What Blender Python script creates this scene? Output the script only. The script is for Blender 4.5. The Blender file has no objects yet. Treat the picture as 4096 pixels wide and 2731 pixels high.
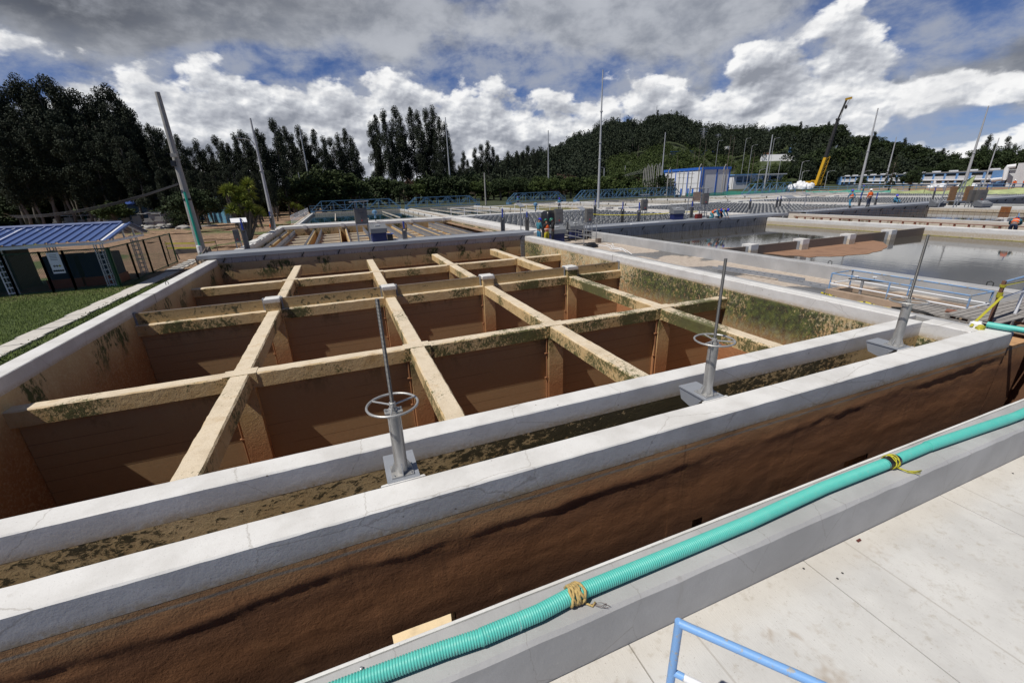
import bpy, bmesh, math, random
import numpy as np
from mathutils import Vector, Matrix, noise as mnoise
random.seed(7)
R = math.radians
scene = bpy.context.scene
COL = scene.collection

# ------------------------------------------------------------------ camera
YAW, PITCH, ROLL, FPX = 0.367909308, 0.347833315, -0.0344468126, 1675.35513
CAM = Vector((0, 0, 3.2))
_f = Vector((math.sin(YAW)*math.cos(PITCH), math.cos(YAW)*math.cos(PITCH), -math.sin(PITCH)))
_r0 = Vector((math.cos(YAW), -math.sin(YAW), 0)); _u0 = _r0.cross(_f)
_r = _r0*math.cos(ROLL) + _u0*math.sin(ROLL); _u = -_r0*math.sin(ROLL) + _u0*math.cos(ROLL)
cd = bpy.data.cameras.new('camera'); cam = bpy.data.objects.new('camera', cd); COL.objects.link(cam)
cd.sensor_width = 36; cd.lens = FPX/4096*36; cd.clip_start = 0.05; cd.clip_end = 6000
M = Matrix((( _r.x, _u.x, -_f.x, 0), (_r.y, _u.y, -_f.y, 0), (_r.z, _u.z, -_f.z, 3.2), (0, 0, 0, 1)))
cam.matrix_world = M
scene.camera = cam

def at(px, py, x=None, y=None, z=None, d=None):
    """survey helper: world point of a photo measurement on a known plane"""
    v = (px-2048)*_r - (py-1365.5)*_u + FPX*_f
    if x is not None: t = (x-CAM.x)/v.x
    elif y is not None: t = (y-CAM.y)/v.y
    elif z is not None: t = (z-CAM.z)/v.z
    else: t = d/math.hypot(v.x, v.y)
    return CAM + v*t

# ------------------------------------------------------------------ view, world, sun
scene.view_settings.view_transform = 'Standard'; scene.view_settings.look = 'None'
scene.cycles.max_bounces = 6; scene.cycles.diffuse_bounces = 4; scene.cycles.glossy_bounces = 3; scene.cycles.transparent_max_bounces = 6
scene.view_settings.gamma = 1; scene.view_settings.exposure = 0.0
SUN_EL, SUN_TRAVEL = 59.0, 13.0          # light travels towards +x, 13 deg towards +y
sd = bpy.data.lights.new('sun', 'SUN'); sun = bpy.data.objects.new('sun', sd); COL.objects.link(sun)
sd.energy = 4.6; sd.angle = R(0.5); sd.color = (1, 0.95, 0.87)
S = Vector((-math.cos(R(SUN_EL))*math.cos(R(SUN_TRAVEL)), -math.cos(R(SUN_EL))*math.sin(R(SUN_TRAVEL)), math.sin(R(SUN_EL))))
sun.rotation_euler = S.to_track_quat('Z', 'Y').to_euler()

class NT:
    """small node-tree writer"""
    def __init__(s, tree): s.t = tree; s.n = tree.nodes; s.l = tree.links
    def new(s, typ, **kw):
        nd = s.n.new(typ)
        for k, v in kw.items(): setattr(nd, k, v)
        return nd
    def put(s, sock, v):
        if isinstance(v, bpy.types.NodeSocket): s.l.new(v, sock)
        elif isinstance(v, (tuple, list)) and len(v) == 3 and sock.type == 'RGBA': sock.default_value = (*v, 1)
        else: sock.default_value = v
    def pos(s): return s.new('ShaderNodeNewGeometry').outputs['Position']
    def obj(s): return s.new('ShaderNodeTexCoord').outputs['Object']
    def sep(s, v):
        nd = s.new('ShaderNodeSeparateXYZ'); s.l.new(v, nd.inputs[0]); return nd.outputs
    def comb(s, x, y, z):
        nd = s.new('ShaderNodeCombineXYZ')
        for i, v in enumerate((x, y, z)): s.put(nd.inputs[i], v)
        return nd.outputs[0]
    def scale(s, v, sc):
        nd = s.new('ShaderNodeVectorMath', operation='MULTIPLY'); s.l.new(v, nd.inputs[0]); nd.inputs[1].default_value = sc
        return nd.outputs[0]
    def noise(s, v, sc, det=4, ro=0.55, dist=0.0, off=None):
        nd = s.new('ShaderNodeTexNoise'); nd.inputs['Scale'].default_value = sc
        nd.inputs['Detail'].default_value = det; nd.inputs['Roughness'].default_value = ro
        nd.inputs['Distortion'].default_value = dist
        if off:
            a = s.new('ShaderNodeVectorMath', operation='ADD'); s.l.new(v, a.inputs[0]); a.inputs[1].default_value = off; v = a.outputs[0]
        s.l.new(v, nd.inputs['Vector']); return nd.outputs[0]
    def voro(s, v, sc, feat='F1'):
        nd = s.new('ShaderNodeTexVoronoi', feature=feat); nd.inputs['Scale'].default_value = sc
        s.l.new(v, nd.inputs['Vector']); return nd.outputs[0]
    def m(s, op, a, b=0.0, c=0.0):
        nd = s.new('ShaderNodeMath', operation=op)
        s.put(nd.inputs[0], a); s.put(nd.inputs[1], b)
        if len(nd.inputs) > 2: s.put(nd.inputs[2], c)
        return nd.outputs[0]
    def step(s, v, lo, hi):
        nd = s.new('ShaderNodeMapRange'); nd.interpolation_type = 'SMOOTHSTEP'
        s.put(nd.inputs[0], v); s.put(nd.inputs[1], lo); s.put(nd.inputs[2], hi); nd.inputs[3].default_value = 0; nd.inputs[4].default_value = 1
        return nd.outputs[0]
    def mix(s, f, a, b, mode='MIX'):
        nd = s.new('ShaderNodeMix', data_type='RGBA', blend_type=mode)
        s.put(nd.inputs[0], f); s.put(nd.inputs[6], a); s.put(nd.inputs[7], b); return nd.outputs[2]
    def ramp(s, v, stops):
        nd = s.new('ShaderNodeValToRGB'); cr = nd.color_ramp
        while len(cr.elements) < len(stops): cr.elements.new(0.5)
        for e, (p, c) in zip(cr.elements, stops): e.position = p; e.color = (*c, 1)
        s.put(nd.inputs[0], v); return nd.outputs[0]

def mat(name, fn=None, color=(.5, .5, .5), rough=.6, metal=0.0, spec=None):
    m_ = bpy.data.materials.new(name); m_.use_nodes = True
    t = NT(m_.node_tree); b = t.n['Principled BSDF']
    b.inputs['Base Color'].default_value = (*color, 1); b.inputs['Roughness'].default_value = rough; b.inputs['Metallic'].default_value = metal
    if spec is not None: b.inputs['Specular IOR Level'].default_value = spec
    if fn: fn(t, b)
    return m_
def setb(t, b, col=None, rough=None, h=None, hs=0.5, hd=0.01):
    if col is not None: t.put(b.inputs['Base Color'], col)
    if rough is not None: t.put(b.inputs['Roughness'], rough)
    if h is not None:
        nd = t.new('ShaderNodeBump'); nd.inputs['Strength'].default_value = hs; nd.inputs['Distance'].default_value = hd
        t.l.new(h, nd.inputs['Height']); t.l.new(nd.outputs[0], b.inputs['Normal'])
def wear(color, dark=None, sc=6.0, amt=.35, rough=.6, metal=0.0, bump=.2, hd=.004, vec='obj'):
    """plain colour with grime and fine relief"""
    dark = dark or tuple(c*.45 for c in color)
    def fn(t, b):
        p = t.obj() if vec == 'obj' else t.pos()
        n = t.noise(p, sc, 6, .65); n2 = t.noise(p, sc*6, 3, .6)
        f = t.m('MULTIPLY', t.step(n, .45, .8), amt*2)
        c = t.mix(f, color, dark); c = t.mix(t.m('MULTIPLY', n2, .25), c, tuple(x*.75 for x in color))
        setb(t, b, c, t.m('ADD', t.m('MULTIPLY', n2, .25), rough-.12), n2, bump, hd)
    return mat('m', fn, color, rough, metal)

# --- world
w = bpy.data.worlds.new('World'); scene.world = w; w.use_nodes = True
t = NT(w.node_tree); bg = t.n['Background']
sky = t.new('ShaderNodeTexSky'); sky.sky_type = 'NISHITA'; sky.sun_disc = False
sky.sun_elevation = R(SUN_EL); sky.sun_rotation = math.atan2(S.x, S.y); sky.altitude = 2600; sky.air_density = 1.0; sky.dust_density = .6; sky.ozone_density = 2.2
dirv = t.new('ShaderNodeTexCoord').outputs['Generated']
sx = t.sep(dirv)
az = t.m('MULTIPLY', t.m('ARCTAN2', sx[0], sx[1]), 57.2958)          # degrees, 0 = +y, + to +x
el = t.m('MULTIPLY', t.m('ARCSINE', sx[2]), 57.2958)
# cumulus field: noise in (az, el) space, vertical squash
ca = t.comb(t.m('MULTIPLY', az, .055), t.m('MULTIPLY', el, .085), 0.0)
warp = t.noise(ca, 2.2, 3, .5, 0, (3.1, 1.7, 0))
def gauss(a0, e0, sa, se, amp):
    da = t.m('DIVIDE', t.m('SUBTRACT', az, a0), sa); de = t.m('DIVIDE', t.m('SUBTRACT', el, e0), se)
    r2 = t.m('ADD', t.m('MULTIPLY', da, da), t.m('MULTIPLY', de, de))
    return t.m('MULTIPLY', t.m('EXPONENT', t.m('MULTIPLY', r2, -1.0)), amp)
def total(lst, base=0.0):
    o = base
    for g in lst: o = t.m('ADD', o, gauss(*g))
    return o
n1 = t.noise(ca, 3.2, 9, .55, .08)
lo_ = t.noise(ca, 3.2, 4, .48, .05); lo2 = t.noise(ca, 3.2, 4, .48, .05, (-.05, .10, 0))
hi_ = t.noise(ca, 9.0, 6, .55, .2); hi2 = t.noise(ca, 9.0, 6, .55, .2, (-.012, .022, 0))
n2 = t.noise(ca, 1.5, 8, .6, .15, (7.3, 2.2, 0))
fine = t.noise(t.comb(t.m('MULTIPLY', az, .10), t.m('MULTIPLY', el, .17), 0.0), 1.9, 9, .62, .15, (1.3, 9.1, 0))
window = t.m('MULTIPLY', t.step(el, 34.0, 22.0), t.m('MULTIPLY', t.step(az, -75.0, -40.0), t.step(az, 120.0, 85.0)))
cumF = t.m('ADD', t.m('SUBTRACT', t.m('MULTIPLY', n1, 1.5), .30), total([(-15, 7.5, 5.5, 4.2, .22), (-8, 5, 8, 6.0, .36), (0, 6, 9, 5.0, .34), (17, 6, 11, 6, .36), (8, 1, 18, 6.5, .34), (-20.9, 8.0, 2.2, 2.2, .24),
    (28, 2, 13, 6, .27), (39.2, 9.2, 2.2, 2.6, .24), (45, 6, 7, 4.2, .33), (51, 8.6, 5, 4.0, .36), (56.5, 11, 2.6, 4.8, .3), (61, 7.4, 7.5, 2.6, .34), (64.5, 1.6, 2.2, 1.5, .26), (58, 1, 3, 1.4, .2), (75, 4, 8, 3, .25),
    (-25, 9.4, 2.8, 1.8, -.3), (-4.5, 12.9, 4, 1.3, -.4), (25, 12.3, 6, 1.3, -.3), (44.5, 12.2, 2.4, 1.5, -.26), (64, 13, 7, 2.4, -.26), (66, 4.4, 6, 1.2, -.3)], 0.0))
cumF = t.m('SUBTRACT', cumF, t.m('MULTIPLY', t.m('MULTIPLY', t.step(el, 12.8, 14.5), t.step(az, 53.0, 49.0)), .3))
cumM = t.m('MULTIPLY', t.step(cumF, .52, .66), window)
relief = t.m('ADD', t.m('ADD', t.m('MULTIPLY', t.m('SUBTRACT', lo_, lo2), 2.6), t.m('MULTIPLY', t.m('SUBTRACT', hi_, hi2), 1.0)), .46)
edge = t.step(cumF, .95, .56)
lit = t.m('ADD', relief, t.m('SUBTRACT', t.m('MULTIPLY', edge, .30), t.m('MULTIPLY', t.step(el, 8.0, 1.0), .06)))
cumC = t.ramp(lit, [(0.1, (.27, .29, .34)), (.40, (.44, .46, .51)), (.62, (.63, .65, .69)), (.9, (.95, .95, .95))])
greyF = t.m('ADD', n2, total([(-17, 16.5, 13, 3.2, .46), (0, 17.8, 14, 3.2, .4), (22, 18, 12, 3.0, .26), (36, 15.5, 10, 2.8, .3), (47, 16, 8, 2.0, .22), (63, 6.8, 7, 1.4, .26), (76, 8, 8, 4, .3),
    (-5, 12.6, 7, 1.6, -.4), (25, 11.8, 9, 1.8, -.3), (65, 13.0, 8, 2.0, -.3), (3, 15.5, 2.5, 1.0, -.12)], -.06))
greyM = t.m('MULTIPLY', t.step(greyF, .44, .66), window)
greyD = t.m('MULTIPLY', total([(-20, 15.6, 13, 3.0, .95), (-2, 18.5, 12, 2.2, .5), (70, 8.5, 7, 3, .6)], 0.0), t.m('ADD', .55, t.m('MULTIPLY', fine, .9)))
greyC = t.mix(t.m('MINIMUM', greyD, 1.0), t.mix(t.step(t.m('ADD', t.m('MULTIPLY', fine, .6), t.m('MULTIPLY', lo_, .4)), .34, .66), (.27, .29, .33), (.56, .58, .62)), (.075, .08, .09))
veil = t.m('MULTIPLY', t.m('MULTIPLY', t.step(fine, .30, .62), t.step(el, 24.0, 12.0)), .72)
skyc = t.new('ShaderNodeVectorMath', operation='MULTIPLY'); t.l.new(sky.outputs[0], skyc.inputs[0]); skyc.inputs[1].default_value = (.040, .048, .070)
c = t.mix(t.m('MULTIPLY', veil, window), skyc.outputs[0], (.34, .38, .47))
c = t.mix(t.m('MULTIPLY', greyM, .9), c, greyC)
c = t.mix(cumM, c, cumC)
c = t.mix(t.m('MULTIPLY', t.m('MULTIPLY', t.step(fine, .45, .72), t.step(el, 3.0, 9.0)), t.m('MULTIPLY', window, .55)), c, (.40, .42, .47))
c = t.mix(t.m('MULTIPLY', t.step(el, 26.0, 42.0), .6), c, (.12, .13, .14))
k10 = t.new('ShaderNodeVectorMath', operation='SCALE'); t.l.new(c, k10.inputs[0]); k10.inputs['Scale'].default_value = 10
t.l.new(k10.outputs[0], bg.inputs[0]); bg.inputs[1].default_value = .1
w.cycles.sampling_method = 'MANUAL'; w.cycles.sample_map_resolution = 512

ORD = 'first second third fourth fifth sixth seventh eighth ninth tenth eleventh twelfth thirteenth fourteenth fifteenth sixteenth seventeenth eighteenth nineteenth twentieth twenty-first twenty-second twenty-third twenty-fourth twenty-fifth twenty-sixth twenty-seventh twenty-eighth twenty-ninth thirtieth'.split()
# ------------------------------------------------------------------ object helpers
def tag(o, label=None, cat=None, group=None, kind=None):
    if label: o['label'] = label
    if cat: o['category'] = cat
    if group: o['group'] = group
    if kind: o['kind'] = kind
    return o
def empty(name, loc=(0, 0, 0), rz=0.0, label=None, cat=None, group=None):
    o = bpy.data.objects.new(name, None); COL.objects.link(o); o.location = loc; o.rotation_euler = (0, 0, rz)
    o.empty_display_size = .1
    return tag(o, label, cat, group)
def copy_tree(o, parent=None):
    c = o.copy(); COL.objects.link(c); c.parent = parent
    for ch in list(o.children): copy_tree(ch, c)
    return c
def place(proto, used, loc, rz=0.0, sc=1.0, label=None, group=None):
    """first call moves the prototype itself, later calls copy it"""
    o = proto if not used else copy_tree(proto)
    used.append(o); o.location = loc; o.rotation_euler[2] = rz
    o.scale = (sc, sc, sc) if not isinstance(sc, (tuple, list)) else sc
    if label: o['label'] = label
    if group: o['group'] = group
    return o

class MB:
    """mesh collector in world (or local) coordinates"""
    def __init__(s): s.v = []; s.f = []
    def add(s, vs, fs):
        b = len(s.v); s.v += [tuple(v) for v in vs]; s.f += [tuple(i+b for i in f) for f in fs]; return s
    def box(s, x0, x1, y0, y1, z0, z1):
        vs = [(x, y, z) for z in (z0, z1) for y in (y0, y1) for x in (x0, x1)]
        return s.add(vs, [(0, 2, 3, 1), (4, 5, 7, 6), (0, 1, 5, 4), (2, 6, 7, 3), (0, 4, 6, 2), (1, 3, 7, 5)])
    def beam(s, a, b, wid, hgt, up=(0, 0, 1)):
        """rectangular bar from a to b"""
        a = Vector(a); b = Vector(b); d = (b-a).normalized(); up = Vector(up)
        if abs(d.dot(up)) > .98: up = Vector((0, 1, 0))
        sd_ = d.cross(up).normalized(); u2 = sd_.cross(d).normalized()
        vs = []
        for p in (a, b):
            for q, e in ((-1, -1), (1, -1), (1, 1), (-1, 1)): vs.append(p+sd_*q*wid/2+u2*e*hgt/2)
        return s.add(vs, [(0, 1, 2, 3), (7, 6, 5, 4), (0, 4, 5, 1), (1, 5, 6, 2), (2, 6, 7, 3), (3, 7, 4, 0)])
    def tube(s, pts, rad, n=10, caps=True):
        pts = [Vector(p) for p in pts]; rs = rad if isinstance(rad, (list, tuple)) else [rad]*len(pts)
        rings = []; prev = None
        for i, p in enumerate(pts):
            d = (pts[min(i+1, len(pts)-1)]-pts[max(i-1, 0)]).normalized()
            if prev is None:
                prev = Vector((0, 0, 1)) if abs(d.z) < .9 else Vector((1, 0, 0))
            sd_ = d.cross(prev).normalized(); up = sd_.cross(d).normalized(); prev = up
            rings.append([p+(sd_*math.cos(2*math.pi*k/n)+up*math.sin(2*math.pi*k/n))*rs[i] for k in range(n)])
        vs = [v for r_ in rings for v in r_]; fs = []
        for i in range(len(pts)-1):
            for k in range(n):
                k2 = (k+1) % n; fs.append((i*n+k, (i+1)*n+k, (i+1)*n+k2, i*n+k2))
        if caps: fs.append(tuple(range(n))); fs.append(tuple(reversed(range((len(pts)-1)*n, len(pts)*n))))
        return s.add(vs, fs)
    def lathe(s, prof, c=(0, 0, 0), n=16):
        return s.tube([(c[0], c[1], c[2]+z) for r_, z in prof], [r_ for r_, z in prof], n)
    def torus(s, c, R0, r0, n=32, k=8):
        vs = []; fs = []
        for i in range(n):
            a = 2*math.pi*i/n
            for j in range(k):
                b = 2*math.pi*j/k; q = R0+r0*math.cos(b)
                vs.append((c[0]+q*math.cos(a), c[1]+q*math.sin(a), c[2]+r0*math.sin(b)))
        for i in range(n):
            for j in range(k):
                fs.append((i*k+j, ((i+1) % n)*k+j, ((i+1) % n)*k+(j+1) % k, i*k+(j+1) % k))
        return s.add(vs, fs)
    def prism(s, poly, z0, z1):
        n = len(poly); vs = [(x, y, z0) for x, y in poly]+[(x, y, z1) for x, y in poly]
        fs = [tuple(reversed(range(n))), tuple(range(n, 2*n))]+[(i, (i+1) % n, n+(i+1) % n, n+i) for i in range(n)]
        return s.add(vs, fs)
    def long(s, axis, a0, a1, b0, b1, z0, z1, ch=.015, jit=.004, step=.25, seed=0):
        """long wall or beam with chamfered, slightly wavy arrises. axis 'x' or 'y'"""
        n = max(2, int((a1-a0)/step)); vs = []; fs = []
        prof = [(b0, z0), (b1, z0), (b1, z1-ch), (b1-ch, z1), (b0+ch, z1), (b0, z1-ch)]
        for i in range(n+1):
            a = a0+(a1-a0)*i/n
            for k, (b, z) in enumerate(prof):
                top_ = 2 <= k
                j1 = mnoise.noise(Vector((a*5+seed*3.3, k*9.1, 4)))*jit*1.6 if k in (3, 4) else mnoise.noise(Vector((a*.5+seed*7.3, (k > 1 and k < 4)*3.7, seed)))*jit*.5
                j2 = mnoise.noise(Vector((a*(6 if k in (2, 5) else 1.3)+seed*5.1, k*5.7, 9)))*jit*(2.6 if k in (2, 5) else .6) if z > z0 else 0
                bb = b+j1; zz = z+j2
                vs.append((a, bb, zz) if axis == 'x' else (bb, a, zz))
        m_ = len(prof)
        for i in range(n):
            for k in range(m_):
                f = (i*m_+k, i*m_+(k+1) % m_, (i+1)*m_+(k+1) % m_, (i+1)*m_+k)
                fs.append(tuple(reversed(f)) if axis == 'x' else f)
        e0 = tuple(range(m_)); e1 = tuple(range(n*m_, n*m_+m_))
        fs += [e0, tuple(reversed(e1))] if axis == 'x' else [tuple(reversed(e0)), e1]
        return s.add(vs, fs)
    def build(s, name, material, parent=None, smooth=False, local=False):
        me = bpy.data.meshes.new(name); me.from_pydata(s.v, [], s.f); me.update()
        mats = material if isinstance(material, (list, tuple)) else [material]
        for m_ in mats: me.materials.append(m_)
        bm = bmesh.new(); bm.from_mesh(me); bmesh.ops.recalc_face_normals(bm, faces=bm.faces); bm.to_mesh(me); bm.free()
        if smooth:
            me.shade_smooth()
            if smooth != 'all': me.set_sharp_from_angle(angle=R(24))
        o = bpy.data.objects.new(name, me); COL.objects.link(o)
        if parent:
            o.parent = parent
            if not local:
                off = Vector((0, 0, 0)); p = parent
                while p: off += p.location; p = p.parent
                o.location = -off
        return o
def B(*a): return MB().box(*a)

# ------------------------------------------------------------------ materials
def white_paint(t, b):
    p = t.pos(); z = t.sep(p)[2]
    n = t.noise(p, 1.3, 6, .6); f = t.noise(p, 14, 6, .7); f2 = t.noise(p, 55, 3, .7)
    c = t.mix(t.step(n, .35, .7), (.655, .65, .635), (.54, .53, .51))
    c = t.mix(t.m('MULTIPLY', t.step(f, .55, .72), .5), c, (.50, .48, .45))
    c = t.mix(t.m('MULTIPLY', t.step(f2, .62, .72), .75), c, (.25, .24, .22))
    pk = t.voro(p, 3.3); c = t.mix(t.m('MULTIPLY', t.step(pk, .06, .03), .8), c, (.14, .12, .09))
    band = t.m('MULTIPLY', t.step(t.m('ADD', z, t.m('MULTIPLY', n, .16)), -.12, -.27), t.step(f, .2, .62))
    c = t.mix(t.m('MULTIPLY', band, .85), c, (.40, .31, .19))
    cr = t.voro(t.scale(p, (.55, .55, .4)), 1.0, 'DISTANCE_TO_EDGE')
    crw = t.voro(t.comb(t.m('ADD', t.sep(p)[0], t.m('MULTIPLY', f, .12)), t.m('ADD', t.sep(p)[1], t.m('MULTIPLY', n, .3)), z), .42, 'DISTANCE_TO_EDGE')
    c = t.mix(t.m('MULTIPLY', t.step(crw, .0035, .001), .35), c, (.2, .17, .13))
    setb(t, b, c, .55, t.m('ADD', n, t.m('MULTIPLY', t.m('ADD', f, t.m('MULTIPLY', f2, .3)), .7)), .35, .010)
M_WHITE = mat('white_paint', white_paint)

def stain(deep=True, moss=1.0, bright=1.0, boards=False, shift=0.0, cols=None, spk=.35):
    def fn(t, b):
        p = t.pos(); s_ = t.sep(p); z = s_[2]
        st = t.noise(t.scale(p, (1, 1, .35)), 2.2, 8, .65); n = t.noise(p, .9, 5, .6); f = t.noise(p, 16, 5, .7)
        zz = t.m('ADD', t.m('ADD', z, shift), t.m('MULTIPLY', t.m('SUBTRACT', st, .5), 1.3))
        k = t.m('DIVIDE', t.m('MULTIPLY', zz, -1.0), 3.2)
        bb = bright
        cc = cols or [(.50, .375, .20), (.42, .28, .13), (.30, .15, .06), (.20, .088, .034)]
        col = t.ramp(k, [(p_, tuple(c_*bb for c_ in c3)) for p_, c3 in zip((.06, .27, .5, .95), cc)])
        col = t.mix(t.m('MULTIPLY', t.step(f, .45, .7), spk), col, (.6*bb, .5*bb, .33*bb), 'MIX')
        mb = t.m('MULTIPLY', t.step(z, -.18, -.42), t.step(z, -1.7, -.75))
        big = t.noise(t.scale(p, (1, 1, .6)), .8, 3, .5, 0, (9, 4, 2)); sm = t.noise(t.scale(p, (1, 1, .5)), 7.5, 7, .75, .3)
        mk = t.m('MULTIPLY', t.step(t.m('ADD', t.m('MULTIPLY', big, 1.25), t.m('MULTIPLY', sm, .95)), 1.13, 1.27), mb)
        mc = t.mix(t.noise(p, 5, 4, .6), (.012, .016, .008), (.09, .11, .02))
        col = t.mix(t.m('MULTIPLY', mk, moss), col, mc)
        h = t.m('ADD', t.m('MULTIPLY', st, 2.0), t.m('ADD', f, t.m('MULTIPLY', mk, .5)))
        if boards:
            fr = t.m('FRACT', t.m('MULTIPLY', z, 3.3)); lm = t.noise(t.scale(p, (.35, .35, 3.0)), 1.1, 2, .5, 0, (1, 5, 2)); ln = t.m('MULTIPLY', t.step(t.m('ABSOLUTE', t.m('SUBTRACT', fr, .5)), .47, .495), t.step(lm, .42, .55))
            ln2 = t.m('MULTIPLY', t.step(t.m('ABSOLUTE', t.m('SUBTRACT', fr, .47)), .015, .004), t.step(lm, .5, .56))
            col = t.mix(t.m('MULTIPLY', ln2, .6), col, (.5, .3, .18))
            col = t.mix(t.m('MULTIPLY', ln, .7), col, (.07, .035, .015)); h = t.m('SUBTRACT', h, t.m('MULTIPLY', ln, 1.2))
        setb(t, b, col, .8, h, .18 if boards else .4, .015)
    return fn
M_TANK = mat('stained_concrete', stain())
def greenwall(t, b):
    p = t.pos(); s_ = t.sep(p); z = s_[2]
    n = t.noise(p, .7, 4, .6); sm = t.noise(t.scale(p, (1, 1, .7)), 6.5, 9, .8, .2); big = t.noise(t.scale(p, (1, 1, .5)), .5, 3, .5, 0, (4, 4, 4)); f = t.noise(t.scale(p, (1, 1, .6)), 15, 7, .85)
    k = t.m('MULTIPLY', t.m('ADD', z, t.m('MULTIPLY', t.m('SUBTRACT', n, .5), 1.2)), -.3)
    c = t.ramp(k, [(.08, (.58, .45, .25)), (.3, (.52, .34, .17)), (.6, (.42, .20, .09)), (.95, (.34, .14, .06))])
    up = t.m('MULTIPLY', t.step(z, -.25, -.42), t.step(z, -2.1, -.9))
    cream = t.m('MULTIPLY', t.step(sm, .47, .56), up); c = t.mix(t.m('MULTIPLY', cream, .85), c, (.66, .60, .40))
    dens = t.m('ADD', t.m('MULTIPLY', t.step(s_[1], 17.5, 13.0), .10), t.m('MULTIPLY', t.m('MULTIPLY', t.step(s_[1], 24, 27), .10), 1.0))
    mk = t.m('MULTIPLY', t.step(t.m('ADD', t.m('ADD', t.m('MULTIPLY', f, .95), t.m('MULTIPLY', big, .45)), t.m('ADD', dens, t.m('MULTIPLY', sm, .6))), 1.03, 1.10), up)
    mc = t.ramp(t.noise(p, 4.5, 7, .8), [(.42, (.010, .015, .006)), (.54, (.05, .075, .012)), (.68, (.18, .20, .04))]); c = t.mix(t.m('MULTIPLY', mk, .94), c, mc)
    setb(t, b, c, .85, t.m('ADD', t.m('MULTIPLY', sm, 2), f), .8, .03)
M_GREEN = mat('mossy_sunlit_concrete', greenwall)
M_BOARD = mat('stained_board_concrete', stain(moss=.6, bright=1.0, boards=True, shift=-.1, cols=[(.48, .38, .21), (.42, .31, .16), (.38, .25, .125), (.36, .215, .105)], spk=.08))
def beamfn(t, b):
    p = t.pos(); s_ = t.sep(p); nz = t.sep(t.new('ShaderNodeNewGeometry').outputs['Normal'])[2]
    n = t.noise(p, 1.4, 6, .65); f = t.noise(p, 18, 5, .7); big = t.noise(p, .55, 3, .5, 0, (3, 8, 1)); sm = t.noise(p, 8, 7, .75, .3)
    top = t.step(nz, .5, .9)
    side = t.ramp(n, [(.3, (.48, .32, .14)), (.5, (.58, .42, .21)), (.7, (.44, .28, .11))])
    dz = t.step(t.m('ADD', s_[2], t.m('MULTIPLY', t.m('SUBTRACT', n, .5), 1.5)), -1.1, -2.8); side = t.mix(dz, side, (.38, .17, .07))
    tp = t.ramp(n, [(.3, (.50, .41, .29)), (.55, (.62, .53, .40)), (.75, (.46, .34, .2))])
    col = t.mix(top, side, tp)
    east = t.step(s_[0], -3.0, 9.0)     # moss thickens towards the wetter corner of the tank
    south = t.step(s_[1], 24.0, 8.0)
    amt = t.m('ADD', t.m('MULTIPLY', t.m('MULTIPLY', east, south), .16), .0)
    fz = t.noise(t.scale(p, (1, 1, .5)), 24, 6, .8)
    mk = t.step(t.m('ADD', t.m('ADD', t.m('MULTIPLY', big, 1.0), t.m('ADD', t.m('MULTIPLY', sm, .6), t.m('MULTIPLY', fz, .7))), amt), t.m('ADD', 1.2, t.m('MULTIPLY', top, .10)), t.m('ADD', 1.30, t.m('MULTIPLY', top, .10)))
    mk = t.m('MULTIPLY', mk, t.step(s_[2], -1.9, -1.0))
    mc = t.mix(t.noise(p, 4, 4, .6), (.012, .016, .008), (.10, .115, .025))
    col = t.mix(t.m('MULTIPLY', mk, .92), col, mc)
    setb(t, b, col, .82, t.m('ADD', f, t.m('MULTIPLY', sm, 1.5)), .7, .012)
M_BEAM = mat('weathered_beam_concrete', beamfn)

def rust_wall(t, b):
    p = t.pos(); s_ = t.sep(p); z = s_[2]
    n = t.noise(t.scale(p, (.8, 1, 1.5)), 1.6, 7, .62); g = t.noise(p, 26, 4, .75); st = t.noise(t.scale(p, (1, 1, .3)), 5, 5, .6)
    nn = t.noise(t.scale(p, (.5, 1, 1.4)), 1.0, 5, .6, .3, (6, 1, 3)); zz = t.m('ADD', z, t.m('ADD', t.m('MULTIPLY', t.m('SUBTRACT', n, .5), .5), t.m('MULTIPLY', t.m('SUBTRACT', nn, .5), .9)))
    c = t.ramp(t.m('MULTIPLY', zz, -.5), [(.1, (.42, .31, .18)), (.17, (.46, .27, .13)), (.34, (.46, .225, .10)), (.44, (.22, .105, .052)), (.62, (.31, .145, .066)), (.95, (.15, .072, .038))])  # brown stain with shade painted in: sunlit-looking upper strip, darker zone below
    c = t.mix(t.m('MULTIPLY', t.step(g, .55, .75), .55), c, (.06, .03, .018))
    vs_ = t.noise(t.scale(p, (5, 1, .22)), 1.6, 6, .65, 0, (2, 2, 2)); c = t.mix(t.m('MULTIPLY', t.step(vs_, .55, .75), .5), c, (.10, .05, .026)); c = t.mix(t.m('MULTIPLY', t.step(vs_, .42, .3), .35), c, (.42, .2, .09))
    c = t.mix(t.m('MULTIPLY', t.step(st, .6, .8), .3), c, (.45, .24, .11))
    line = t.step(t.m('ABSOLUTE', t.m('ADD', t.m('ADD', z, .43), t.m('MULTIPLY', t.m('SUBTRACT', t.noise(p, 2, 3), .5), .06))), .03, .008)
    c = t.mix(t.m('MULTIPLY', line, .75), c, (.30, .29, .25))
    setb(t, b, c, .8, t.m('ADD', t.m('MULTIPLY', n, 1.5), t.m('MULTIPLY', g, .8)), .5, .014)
M_RUST = mat('rust_brown_wall', rust_wall)

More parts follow.
